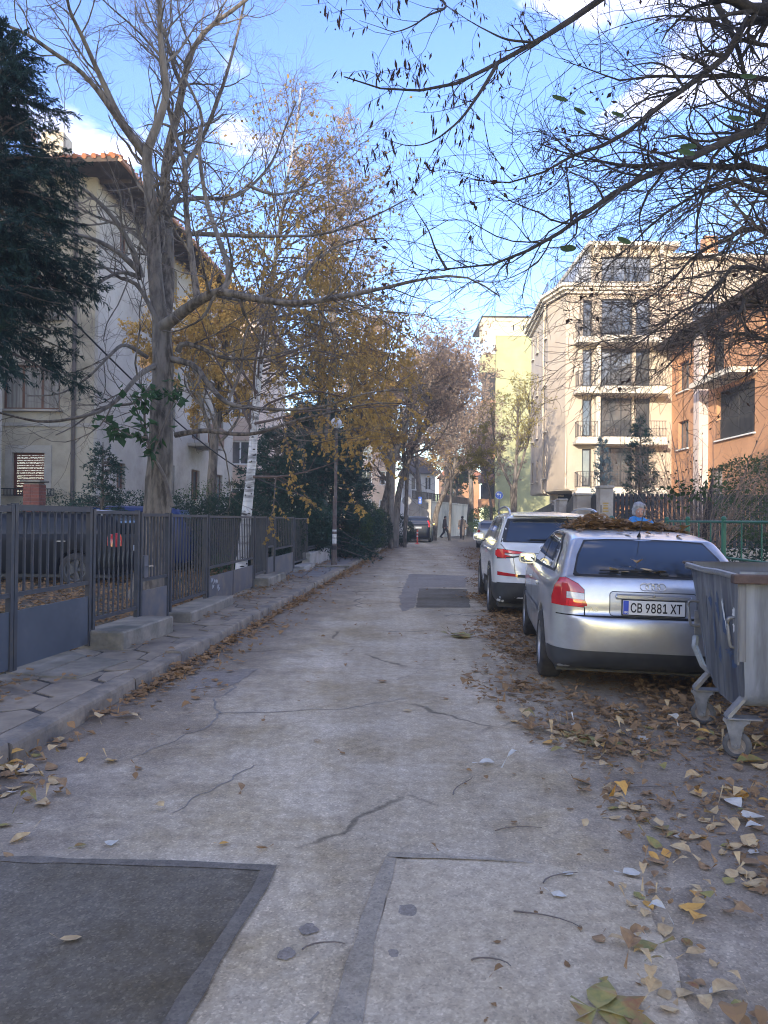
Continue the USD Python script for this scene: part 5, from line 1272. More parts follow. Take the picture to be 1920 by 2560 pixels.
for k, (z_, h_, w_) in enumerate(((1.83, .035, .15), (1.77, .03, .11), (1.69, .05, .13), (1.62, .035, .15))):
    obj('brass_plate', bx(-.03 - w_ / 2, -.03 + w_ / 2, -.225, -.212, z_, z_ + h_), m_brass, p1)
obj('door_buzzer', bx(-.162, -.14, -.225, -.212, 1.6, 1.8), m_darkf, p1)
p2 = pillar('second stone pillar, left of the tall pillar with brass plates', 1442, 1478, 21.4, 1232)
p3 = pillar('third stone pillar with a low cap, behind the white SUV roof', 1397, 1418, 27.5, 1246)
p4 = pillar('smallest farthest stone pillar of the black fence', 1385, 1396, 28.5, 1250)
def slats(name, label, P0, P1, zt0, zt1, zb, n, base=True):
    P0, P1 = np.array(P0), np.array(P1); d = P1 - P0; L = np.linalg.norm(d); a = math.atan2(d[1], d[0])
    t = thing(name, label, 'fence', (P0[0], P0[1], 0), a)
    for k in range(n):
        s0 = L * k / n; zt = zt0 + (zt1 - zt0) * (k + .5) / n
        obj('slat', bx(s0 + .012, s0 + L / n * .80, -.012, .012, zb, zt), m_slat, t)
    for f_ in (.10, .5, .9):
        za, zb_ = zb + (zt0 - zb) * f_, zb + (zt1 - zb) * f_
        v = bx(0, L, .013, .045, 0, .05); vv = v.vertices.copy(); vv[:, 2] += za + (zb_ - za) * vv[:, 0] / L
        obj('rail', trimesh.Trimesh(vv, v.faces, process=False), m_slat, t)
    if base:
        obj('base_wall', bx(0, L, -.14, .14, 0, zb - .05), m_pillar, t)
        obj('coping', bx(0, L, -.17, .17, zb - .047, zb - .005), m_pillar, t)
    return t
x0 = at(1535, 1300, FYD)[0]
slats('slat_fence', 'long black slat fence facing the street behind the woman and the bare shrub', (x0, FYD + .2), (x0 + 7.6, FYD + .25), 2.17, 2.17, .74, 66)
slats('slat_gate', 'narrow black gate between the two nearest stone pillars', (at(1479, 1300, 21.4)[0], 21.5), (at(1500, 1300, FYD)[0], FYD + .35), 2.08, 2.12, .12, 9, False)
slats('slat_fence', 'black slat fence stepping down the street beyond the second pillar', (at(1418, 1300, 27.3)[0] + .05, 27.6), (at(1441, 1300, 21.6)[0], 21.8), 2.0, 2.25, .5, 22)
slats('slat_fence', 'farthest black slat fence behind the white SUV roof', (at(1335, 1300, 41)[0], 41), (at(1386, 1300, 28.8)[0], 28.8), 1.9, 2.15, .5, 26)
# ------------------------------------------------------------ green park railing behind the silver car
m_green2 = M('park_green_paint', (.016, .10, .06), (.024, .13, .08), scale=8, rough=.45, c3=(.02, .12, .07), s3=5)
m_net = usdkit.material(stage, '/World/Looks/green_wire_mesh', {'g': ('geometry', {}), 'x': ('separate_xyz', {}), 'w1': ('wave_texture', {'wave_type': 'bands', 'bands_direction': 'y', 'scale': 8.0}), 'w2': ('wave_texture', {'wave_type': 'bands', 'bands_direction': 'z', 'scale': 8.0}),
    'm': ('math', {'math_type': 'maximum'}), 'c': ('math', {'math_type': 'greater_than', 'value2': .93}), 't': ('transparent_bsdf', {}), 'p': ('principled_bsdf', {'base_color': (.03, .12, .07), 'roughness': .5}), 'mx': ('mix_closure', {})},
    [('g.position', 'w1.vector'), ('g.position', 'w2.vector'), ('w1.fac', 'm.value1'), ('w2.fac', 'm.value2'), ('m.value', 'c.value1'), ('c.value', 'mx.fac'), ('t.transparent' if False else 't.BSDF', 'mx.closure1'), ('p.BSDF', 'mx.closure2')], surface='mx.closure')
gpts = [(4.42, 11.87), (4.37, 10.93), (4.31, 9.64), (4.22, 8.0), (4.10, 6.2)]
gf = thing('park_railing', 'bright green tube railing with wire mesh behind the silver car and the container', 'railing', (0, 0, 0))
for (a, b) in gpts:
    obj('post', tube([(a, b, .05), (a, b, 1.47)], .029, 12), m_green2, gf, smooth=40)
    obj('post_cap', place(trimesh.creation.icosphere(2, .033), (a, b, 1.47)), m_green2, gf, smooth=True)
for (a, b) in zip(gpts[:-1], gpts[1:]):
    obj('rail', tube([(*a, 1.43), (*b, 1.43)], .015, 8), m_green2, gf, smooth=40)
    obj('rail', tube([(*a, .98), (*b, .98)], .014, 8), m_green2, gf, smooth=40)
    p0, p1 = np.array(a), np.array(b)
    for k in range(1, 3):
        q = p0 + (p1 - p0) * k / 3
        obj('bar', tube([(q[0], q[1], .98), (q[0], q[1], 1.45)], .009, 6), m_green2, gf)
    d = (p1 - p0); L = np.linalg.norm(d)
    for k in range(1, int(L / .06)):
        q = p0 + d * k * .06 / L
        obj('mesh_wire', bx(q[0] - .0015, q[0] + .0015, q[1] - .0015, q[1] + .0015, .1, .97), m_green, gf)
    for k in range(14):
        obj('mesh_wire', tube([(*p0, .12 + k * .06), (*p1, .12 + k * .06)], .0016, 3, False), m_green, gf)
lp = at(1523, 1300, 19.5)
gf2 = thing('park_post', 'lone green post in front of the tall stone pillar', 'post', (lp[0], 19.3, .07))
obj('tube', tube([(0, 0, 0), (0, 0, 1.42)], .07, 12), m_green2, gf2, smooth=40); obj('post_cap', place(trimesh.creation.icosphere(2, .075), (0, 0, 1.42)), m_green2, gf2, smooth=True)
# ------------------------------------------------------------ lamp post, signs, bollard, far wall, recycling bin
m_lampp = M('lamp_post_paint', (.075, .05, .045), (.12, .085, .075), scale=9, rough=.7, c3=(.14, .13, .12), s3=5)
m_globe = M('milky_globe', (.66, .67, .70), rough=.25, coat=.5, trans=.35)
lx, ly = -1.36, 20.9
lt = thing('street_lamp', 'brown lamp post with white globe and torn bills, at the left kerb', 'street lamp', (lx, ly, PZ), 0)
obj('base', lathe([(.09, 0), (.085, .06), (.075, .10), (.072, .55), (.062, .60), (.058, .62)], 16), m_lampp, lt, smooth=40)
obj('pole', tube([(0, 0, .6), (0.005, 0, 1.9), (.02, 0, 1.92), (.02, 0, 3.72)], [.058, .056, .045, .04], 12), m_lampp, lt, smooth=40)
obj('collar', lathe([(.10, 3.70), (.11, 3.74), (.07, 3.78), (.04, 3.80)], 16), m_darkf, lt)
gl = obj('globe', place(trimesh.creation.icosphere(3, .155), (.02, 0, 3.93)), m_globe, lt, smooth=True)
obj('globe_cap', place(lathe([(0, .07), (.05, .06), (.07, .03), (.07, 0), (0, 0)], 14), (.02, 0, 4.07)), m_darkf, gl)
m_paper = M('bill_paper', (.45, .45, .44), (.6, .6, .58), scale=20, rough=.8)
for k, (z_, h_) in enumerate(((.62, .14), (.78, .10), (.45, .12), (.95, .05))):
    obj('bill', place(lathe([(.0612 if z_ > .55 else .0755, 0), (.0614 if z_ > .55 else .0757, h_)], 16), (0, 0, z_)), m_paper if k != 2 else m_black, lt)
obj('base_slab', rbox(.9, .6, .03, .006, (0, -.15, .005)), m_conc, lt)
# left-turn sign
sgp = at(1248, 1238, 36)
st_ = thing('road_sign', 'round blue left turn sign on a thin pole above the white SUV', 'sign', (sgp[0], 36, -.05))
m_sblue = M('sign_blue', (.01, .09, .42), rough=.35, coat=.4); m_swhite = M('sign_white', (.7, .7, .7), rough=.35)
obj('pole', tube([(0, .03, 0), (0, .03, sgp[2] + .25)], .028, 8), m_galv, st_)
zc_ = sgp[2] + .05
obj('disc', place(lathe([(0, -.012), (.185, -.012), (.19, -.006), (.19, .006), (0, .006)], 40, 'y'), (0, 0, zc_)), m_sblue, st_, smooth=30)
obj('disc_rim', tube(np.stack([.183 * np.cos(np.linspace(0, 2 * math.pi, 41)), np.full(41, -.014), zc_ + .183 * np.sin(np.linspace(0, 2 * math.pi, 41))], 1), .006, 5, False), m_swhite, st_)
arrow = Polygon([(.085, -.10), (.085, .045), (.06, .07), (-.04, .07), (-.04, .115), (-.125, .045), (-.04, -.025), (-.04, .02), (.035, .02), (.035, -.10)])
obj('arrow', basis(extr(arrow, .005), (0, -.013, zc_), (1, 0, 0), UZ, (0, -1, 0)), m_swhite, st_)
# red flexible post beside the people carrier
bp = gp(1043, 1360)
bo_ = thing('flexible_post', 'red and white flexible traffic post behind the dark people carrier', 'bollard', (bp[0], bp[1] - .15, 0))
m_orred = M('post_red', (.62, .07, .04), rough=.5)
obj('base', lathe([(.13, 0), (.12, .03), (.05, .06)], 16), m_orred, bo_)
obj('tube', tube([(0, 0, .05), (0, 0, .85)], .042, 12), m_orred, bo_, smooth=40)
for z_ in (.42, .62):
    obj('reflective_band', place(lathe([(.0445, 0), (.0445, .07)], 14), (0, 0, z_)), m_swhite, bo_)
# two small posts and signs at the mouth of the far wall
def sign_post(label, u, v, Y, kind):
    p = at(u, v, Y); t = thing('road_sign', label, 'sign', (p[0], Y, -.02))
    obj('pole', tube([(0, .03, 0), (0, .03, p[2] + .3)], .03, 8), m_galv, t)
    if kind == 'round':
        obj('disc', place(lathe([(0, -.01), (.30, -.01), (.30, .008), (0, .008)], 32, 'y'), (0, 0, p[2] + .02)), m_galv, t)
    else:
        obj('board', bx(-.12, .12, -.012, .006, p[2] - .22, p[2] + .26), m_sblue, t)
        obj('board_symbol', bx(-.03, .03, -.018, -.0125, p[2] - .15, p[2] + .15), m_swhite, t)
sign_post('grey back of a round sign on a pole before the concrete wall end', 1017, 1252, 50, 'round')
sign_post('small blue rectangular sign in front of the concrete wall', 1050, 1251, 52, 'board')
# long concrete wall crossing the end of the street, with a lattice fence on it
m_wallc = M('weathered_white_wall', (.42, .365, .29), (.53, .47, .39), scale=1.4, rough=.9, stretch=(1, 1, .35), c3=(.23, .22, .19), s3=.5)
W0, W1 = at(1033, 1300, 54), at(1180, 1300, 74)
d = np.array([W1[0] - W0[0], W1[1] - W0[1]]); L = np.linalg.norm(d)
wt = thing('concrete_wall', 'long weathered concrete wall with a dark lattice on top at the street end', 'wall', (W0[0], W0[1], 0), math.atan2(d[1], d[0]))
hz = at(1033, 1252, 54)[2]
for k in range(10):
    obj('wall_panel', bx(L * k / 10, L * (k + 1) / 10 - .03, 0, .25, 0, hz + (.02 if k % 2 else 0)), m_wallc, wt)
obj('coping', bx(0, L, -.05, .3, hz + .025, hz + .13), m_wallc, wt)
for k in range(20):
    x_ = L * k / 20
    fr = sbox(x_, hz + .15, x_ + L / 20 - .05, hz + .75)
    fr = fr.difference(fr.buffer(-.06))
    obj('lattice', basis(extr(fr, .04), (0, .1, 0), (1, 0, 0), UZ, (0, -1, 0)), m_wood, wt)
    for q in range(5):
        obj('lattice_slat', bx(x_ + .1 + q * .2, x_ + .19 + q * .2, .07, .09, hz + .2, hz + .70), m_wood, wt)
E0_ = at(1002, 1300, 54)
obj('wall_return', bx(-.4, 0, -1.4, .24, 0, hz + .1), m_wallc, wt)
we = tag(obj('low_wall', bx(E0_[0] - .3, W0[0] - .02, 53.9, 54.2, 0, hz), m_whitew), 'pale end piece of wall left of the long concrete wall', 'wall')
# recycling bell
rb = gp(1187, 1337)
rt = thing('recycling_bin', 'pale green bell shaped recycling bin at the end of the street', 'bin', (rb[0] + .05, rb[1] + .7, -.05))
m_bell = M('bell_plastic', (.40, .47, .42), (.48, .54, .49), scale=3, rough=.5)
obj('body', lathe([(.0, .05), (.62, .05), (.70, .10), (.72, .5), (.68, .9), (.55, 1.28), (.34, 1.50), (.15, 1.58), (0, 1.6)], 28), m_bell, rt, smooth=40)
obj('slot', place(bx(-.22, .22, -.02, .02, -.06, .06), (0, -.60, 1.13)), m_dark, rt)
obj('slot_hood', place(bx(-.28, .28, -.09, .02, .07, .10), (0, -.60, 1.13)), m_bell, rt)
obj('lifting_eye', tube(np.stack([.09 * np.cos(np.linspace(0, 2 * math.pi, 15)), 0 * np.arange(15), 1.66 + .09 * np.sin(np.linspace(0, 2 * math.pi, 15))], 1), .015, 6, False), m_galv, rt)
# brick garden stack behind the gate, and the telephone cable
m_brick = M('red_brick', (.16, .055, .04), (.24, .085, .06), scale=14, rough=.9, rnd=.2, bump=.3)
m_mortar = M('mortar', (.17, .15, .13), (.22, .2, .18), scale=10, rough=.95)
bs = at(77, 1300, 17)
sb = thing('brick_stack', 'low red brick stack with flat cap above the nearest gate', 'brick stack', (bs[0], 17, .03))
obj('core', bx(-.165, .165, 0, .33, 0, 2.12), m_mortar, sb)
for r in range(27):
    for q in range(2):
        o_ = -.18 + (q * .18) + (.0 if r % 2 else 0)
        obj('brick', bx(o_ + .004, o_ + .176, -.012, .10, .02 + r * .077, .02 + r * .077 + .068), m_brick, sb)
        obj('brick', bx(.155, .18, .105 + q * .12, .215 + q * .12, .02 + r * .077, .02 + r * .077 + .068), m_brick, sb)
obj('cap', rbox(.46, .46, .05, .008, (0, .16, 2.14)), m_conc, sb)
ca, cb = at(170, 790, 11), at(760, 1240, 21)
t_ = np.linspace(0, 1, 24)
cab = ca[None] * (1 - t_)[:, None] + cb[None] * t_[:, None]; cab[:, 2] -= .5 * np.sin(math.pi * t_)
ext = np.vstack([ca + (ca - cb) * .7 + [0, 0, 1.2], cab])
tag(obj('overhead_cable', tube(ext, .014, 6), m_black, smooth=True), 'black overhead cable crossing in front of the bare tree', 'cable')
# ------------------------------------------------------------ growing things
def leafmat(name, stops, trans=.35, rough=.7, spec=.25):
    N = {'g': ('geometry', {}), 'r': ('rgb_ramp', {'ramp': stops}), 'p': ('principled_bsdf', {'roughness': rough, 'specular_ior_level': spec}), 't': ('translucent_bsdf', {}), 'm': ('mix_closure', {'fac': trans}),
         'n': ('noise_texture', {'scale': 1.3, 'detail': 2.0}), 'rn': ('rgb_ramp', {'ramp': [(.3, (.72, .72, .72)), (.7, (1.2, 1.2, 1.2))]}), 'x': ('mix_color', {'blend_type': 'multiply', 'fac': 1.0, 'use_clamp': False})}
    L = [('g.random_per_island', 'r.fac'), ('g.position', 'n.vector'), ('n.fac', 'rn.fac'), ('r.color', 'x.a'), ('rn.color', 'x.b'), ('x.result', 'p.base_color'), ('x.result', 't.color'), ('p.BSDF', 'm.closure1'), ('t.BSDF', 'm.closure2')]
    return usdkit.material(stage, '/World/Looks/' + name, N, L, surface='m.closure')
m_bark = M('grey_brown_bark', (.05, .039, .029), (.175, .143, .112), scale=13, rough=.9, bump=.9, bscale=34, stretch=(1, 1, .28), lo=.42, hi=.6, c3=(.19, .165, .138), s3=1.6)
m_twig = M('dark_twig', (.09, .073, .062), (.15, .124, .104), scale=9, rough=.85)
m_lime_bark = M('dark_linden_bark', (.028, .024, .022), (.055, .047, .042), scale=8, rough=.9, bump=.6, bscale=40)
m_birch = M('birch_bark', (.52, .50, .47), (.64, .62, .59), scale=3, rough=.75, c3=(.05, .045, .042), s3=3.2, stretch=(.5, .5, 2.6))
m_birchtwig = M('birch_twig', (.09, .06, .05), (.13, .095, .08), scale=9, rough=.85)
lv_yellow = leafmat('yellow_birch_leaves', [(0, (.44, .29, .09)), (.35, (.60, .44, .11)), (.75, (.70, .55, .13)), (1, (.48, .46, .17))], .5)
lv_brown = leafmat('brown_yellow_leaves', [(0, (.42, .31, .22)), (.4, (.56, .42, .27)), (.75, (.64, .49, .24)), (1, (.52, .44, .27))], .5)
lv_sparse = leafmat('olive_yellow_leaves', [(0, (.28, .23, .06)), (.5, (.40, .34, .09)), (1, (.31, .32, .10))], .45)
lv_dry = leafmat('dry_hanging_bracts', [(0, (.045, .025, .018)), (.55, (.10, .055, .035)), (.9, (.15, .095, .05)), (1, (.14, .14, .05))], .15)
lv_green = leafmat('broad_green_leaves', [(0, (.035, .085, .03)), (.6, (.055, .12, .04)), (1, (.10, .15, .05))], .35, .5)
lv_hedge = leafmat('hedge_leaves', [(0, (.018, .042, .024)), (.6, (.034, .068, .034)), (.92, (.06, .098, .042)), (1, (.10, .10, .03))], .2, .55)
lv_laurel = leafmat('glossy_laurel_leaves', [(0, (.014, .045, .026)), (.7, (.028, .07, .036)), (1, (.07, .11, .042))], .15, .3, .6)
lv_olive = leafmat('olive_shrub_leaves', [(0, (.05, .085, .028)), (.6, (.09, .13, .038)), (1, (.18, .18, .055))], .3)
lv_spruce = leafmat('dark_spruce_needles', [(0, (.009, .028, .022)), (.6, (.015, .046, .034)), (1, (.024, .062, .044))], .1, .6)
lv_fir = leafmat('green_conifer_needles', [(0, (.024, .056, .040)), (.6, (.040, .088, .058)), (1, (.065, .12, .07))], .12, .6)
lv_blue = leafmat('blue_spruce_needles', [(0, (.14, .20, .20)), (.6, (.20, .27, .27)), (1, (.27, .34, .34))], .1, .6)
lv_reddry = leafmat('dry_shrub_leaves', [(0, (.11, .07, .035)), (.6, (.17, .12, .05)), (1, (.10, .12, .04))], .3)
def tubes(P, R, n):
    """many tubes of equal point count: P (N, k, 3), R (N, k)"""
    N, k, _ = P.shape
    t = np.gradient(P, axis=1); t /= np.maximum(np.linalg.norm(t, axis=2, keepdims=True), 1e-9)
    ref = np.where(np.abs(t[:, :1, 2:3]) < .85, np.array([0, 0, 1.0]), np.array([1.0, 0, 0]))
    a = np.cross(t, np.broadcast_to(ref, t.shape)); a /= np.maximum(np.linalg.norm(a, axis=2, keepdims=True), 1e-9)
    b = np.cross(t, a)
    th = np.arange(n) * 2 * math.pi / n
    v = P[:, :, None] + (a[:, :, None] * np.cos(th)[:, None] + b[:, :, None] * np.sin(th)[:, None]) * R[:, :, None, None]
    base = (np.arange(N) * k * n)[:, None, None]; i = (np.arange(k - 1) * n)[None, :, None]; j = np.arange(n)[None, None]; j2 = (j + 1) % n
    q = np.stack([base + i + j, base + i + j2, base + i + n + j2, base + i + n + j], -1).reshape(-1, 4)
    return trimesh.Trimesh(v.reshape(-1, 3), np.vstack([q[:, [0, 1, 2]], q[:, [0, 2, 3]]]), process=False)
def unit(v):
    return v / np.maximum(np.linalg.norm(v, axis=-1, keepdims=True), 1e-9)
def resample(p, r, k):
    p = np.asarray(p, float); s = np.concatenate([[0], np.cumsum(np.linalg.norm(np.diff(p, axis=0), axis=1))])
    q = np.linspace(0, s[-1], k)
    return np.stack([np.interp(q, s, p[:, d]) for d in range(3)], 1), np.interp(q, s, r)
def sprout(P, R, per, length, rng, t0=.15, ang=(.5, 1.1), k=7, curl=.18, trop=(0, 0, .05), rr=.55, rmin=.002, tip=.25, lvar=.5, taper=.4, flat=0.0, bias=None):
    """children of the branches P (N, k0, 3); per: mean number per metre of branch"""
    N, k0, _ = P.shape
    Ls = np.linalg.norm(np.diff(P, axis=1), axis=2).sum(1)
    cnt = rng.poisson(np.maximum(Ls * per, .3)); cnt = np.minimum(cnt, 60)
    par = np.repeat(np.arange(N), cnt); n = len(par)
    if n == 0:
        return np.zeros((0, k, 3)), np.zeros((0, k))
    t = t0 + (1 - t0) * rng.random(n) ** .85
    x = t * (k0 - 1); i = np.minimum(x.astype(int), k0 - 2); fr = x - i
    pos = P[par, i] * (1 - fr)[:, None] + P[par, i + 1] * fr[:, None]
    rad = R[par, i] * (1 - fr) + R[par, i + 1] * fr
    tan = unit(P[par, i + 1] - P[par, i])
    side = rng.normal(0, 1, (n, 3)); side[:, 2] *= 1 - flat; side = unit(side - (side * tan).sum(1, keepdims=True) * tan)
    a = rng.uniform(*ang, n)
    d = unit(tan * np.cos(a)[:, None] + side * np.sin(a)[:, None])
    if bias is not None:
        d = unit(d + np.asarray(bias))
    L = length * (1 - taper * t) * (1 + lvar * (rng.random(n) - .5) * 2)
    L = np.minimum(L, np.maximum(Ls[par] * .9, .05))
    out = np.zeros((n, k, 3)); out[:, 0] = pos
    cdir = rng.normal(0, curl, (n, 3))
    for s in range(1, k):
        d = unit(d + cdir * .6 + rng.normal(0, curl, (n, 3)) + np.asarray(trop))
        out[:, s] = out[:, s - 1] + d * (L / (k - 1))[:, None]
    r0 = np.minimum(np.maximum(rad * rr, rmin), rad * .95 + 1e-4)
    Rn = r0[:, None] * np.linspace(1, tip, k)[None]
    return out, np.maximum(Rn, rmin * .6)
def blades(pos, axis, length, width, rng, fold=.0, normal=None, diamond=True):
    """leaf blades of two triangles each; axis: direction of each blade"""
    n = len(pos); axis = unit(axis)
    rnd = rng.normal(0, 1, (n, 3)) if normal is None else normal
    side = unit(np.cross(axis, rnd)); L = np.broadcast_to(length, (n,))[:, None]; W = np.broadcast_to(width, (n,))[:, None]
    nn = np.cross(axis, side)
    v = np.stack([pos, pos + axis * L * .45 + side * W / 2 + nn * W * fold, pos + axis * L, pos + axis * L * .45 - side * W / 2 + nn * W * fold], 1).reshape(-1, 3)
    i = np.arange(n)[:, None] * 4
    return trimesh.Trimesh(v, np.vstack([i + [[0, 1, 2]], i + [[0, 2, 3]]]), process=False)
def on_twigs(P, per_twig, rng, t0=.2):
    N, k, _ = P.shape
    par = np.repeat(np.arange(N), per_twig); n = len(par)
    x = (t0 + (1 - t0) * rng.random(n)) * (k - 1); i = np.minimum(x.astype(int), k - 2); f_ = (x - i)[:, None]
    return P[par, i] * (1 - f_) + P[par, i + 1] * f_, unit(P[par, i + 1] - P[par, i])
SC = 1.1573
def limb(pts, Y0, Y1, r0, r1, k=16, bow=0.0, start=None):
    """a limb seen in the photograph: pts in its 1659-wide view, its depth running from Y0 to Y1"""
    n = len(pts); Ys = np.linspace(Y0, Y1, n) + bow * np.sin(np.linspace(0, math.pi, n))
    p = np.array([at(a * SC, b * SC, yy_) for (a, b), yy_ in zip(pts, Ys)])
    if start is not None:
        p = np.vstack([start, p]); n += 1
    p = spline(p, 5, False) if n > 2 else p
    p = np.vstack([p, at(pts[-1][0] * SC, pts[-1][1] * SC, Ys[-1])])
    return resample(p, r1 + (r0 - r1) * (1 - np.linspace(0, 1, len(p))) ** 1.35, k)
def knobbly(P, R, n, seed, amp=.12):
    m = tube(P, R, n)
    c = np.repeat(P, n, 0); v = m.vertices.copy(); k = len(c)
    v[:k] = c + (v[:k] - c) * (1 + amp * (meshkit.fbm(v[:k] * [6, 6, 2.5], 3, seed)[:, None] - .5) * 2)
    return trimesh.Trimesh(v, m.faces, process=False)
# ---- the tall bare tree in the left garden
rng = np.random.default_rng(11)
YT = 12.5
T0 = at(378, 1290, YT)
bt_ = thing('bare_tree', 'tall many-stemmed bare tree rising behind the wicket gate on the left', 'tree', (0, 0, 0))
trunk, tr = limb([(326, 1262), (332, 1200), (340, 1100), (346, 1000), (349, 900), (352, 800), (350, 730), (349, 690)], YT, YT, .27, .15, 24)
trunk[:2, 2] -= .25; tr[:3] *= [1.5, 1.25, 1.08]
obj('trunk', knobbly(trunk, tr, 18, 3, .10), m_bark, bt_, smooth=60)
LB = [([(348, 705), (336, 600), (330, 480), (322, 400), (318, 330), (340, 270), (360, 200), (352, 130), (345, 60), (348, -40)], YT, YT - .6, .125, .035),
      ([(354, 700), (362, 600), (362, 500), (356, 420), (362, 330), (385, 240), (398, 170), (415, 110), (450, 60), (520, 10), (560, -30)], YT + .15, YT + 1.2, .12, .03),
      ([(318, 335), (262, 260), (228, 190), (205, 140), (178, 80), (150, 20), (140, -40)], YT - .1, YT - 1.4, .065, .02),
      ([(322, 350), (270, 280), (190, 170), (110, 110), (50, 70), (-30, 40)], YT, YT - 1.8, .055, .02),
      ([(428, 655), (424, 630), (412, 540), (402, 450), (400, 360), (378, 290), (356, 200), (346, 120), (345, 30), (335, -40)], YT - .55, YT + .9, .06, .02),
      ([(400, 362), (436, 300), (480, 190), (515, 65), (535, -30)], YT + .4, YT + 1.6, .045, .018),
      ([(352, 706), (385, 682), (420, 655), (455, 636), (480, 630), (550, 645), (640, 655), (740, 640), (830, 622), (930, 600), (1010, 600), (1080, 640)], YT - .1, YT - 2.2, .10, .010),
      ([(478, 634), (496, 590), (470, 510), (445, 430), (430, 320), (436, 250), (400, 170), (370, 110), (340, 20)], YT - .9, YT + .3, .05, .016),
      ([(330, 460), (370, 437), (430, 428), (500, 427), (550, 395), (590, 345), (615, 280), (640, 220)], YT, YT + 2.2, .05, .013),
      ([(535, 400), (600, 420), (690, 390), (770, 330)], YT + .8, YT + 2.6, .03, .009),
      ([(415, 505), (500, 508), (590, 510), (700, 505), (800, 470), (880, 430)], YT + .2, YT - 1.6, .04, .010),
      ([(635, 650), (660, 590), (700, 550), (760, 520), (830, 515)], YT - 1, YT - .2, .03, .008),
      ([(306, 600), (282, 530), (240, 465), (185, 412), (130, 378), (85, 360)], YT - .1, YT - 1.6, .055, .014),
      ([(300, 585), (255, 545), (205, 518), (160, 506), (95, 498), (20, 520)], YT - .2, YT - 1.2, .05, .012),
      ([(302, 600), (262, 588), (212, 612), (160, 660), (110, 690)], YT, YT - 1.4, .04, .010),
      ([(350, 716), (300, 620), (258, 600), (210, 570), (120, 560), (60, 580)], YT - .1, YT - .9, .04, .010),
      ([(384, 760), (395, 742), (430, 750), (480, 772), (545, 775), (620, 760), (690, 735)], YT, YT - .9, .05, .010),
      ([(372, 776), (420, 790), (450, 830), (490, 870), (540, 880), (610, 885), (690, 880), (790, 850), (880, 840)], YT - .1, YT - 1.6, .055, .010),
      ([(492, 868), (520, 800), (530, 720), (560, 690), (640, 680)], YT - .5, YT + .2, .025, .008),
      ([(378, 940), (440, 930), (500, 937), (560, 935), (640, 908), (720, 890), (800, 872), (870, 872)], YT - .1, YT - 1.2, .045, .009),
      ([(335, 790), (300, 811), (253, 864), (200, 894), (100, 911), (20, 897), (-40, 880)], YT - .1, YT - 1.8, .045, .012),
      ([(318, 772), (270, 745), (235, 770), (190, 815), (130, 850), (60, 855)], YT, YT - 1.0, .035, .009),
      ([(330, 830), (290, 870), (220, 880), (160, 920), (120, 940)], YT - .2, YT - .8, .03, .008)]
LP, LR = [], []
for k, (pts, a, b, r0, r1) in enumerate(LB):
    p, r = limb(pts, a, b, r0 * 1.05, r1, 22, bow=rng.normal(0, .25) * (k not in (4, 6, 7)))
    LP.append(p); LR.append(r)
    obj('limb', knobbly(p, r, 10, 20 + k, .10), m_bark, bt_, smooth=60)
LP, LR = np.array(LP), np.array(LR)
s1, q1 = sprout(LP, LR, 3.4, 1.6, rng, t0=.12, ang=(.5, 1.2), k=9, curl=.16, trop=(0, -.0, .05), rr=.42, rmin=.005, taper=.3)
s2, q2 = sprout(s1, q1, 4.6, .85, rng, t0=.1, ang=(.4, 1.1), k=7, curl=.2, trop=(0, 0, .06), rr=.6, rmin=.0035)
s3, q3 = sprout(s2, q2, 5.0, .42, rng, t0=.1, ang=(.4, 1.0), k=5, curl=.22, trop=(0, 0, .07), rr=.7, rmin=.0026)
obj('branches', tubes(s1, q1, 5), m_bark, bt_, smooth=60)
tag(obj('twigs', [tubes(s2, q2, 4), tubes(s3, q3, 3)], m_twig, bt_), kind='stuff')
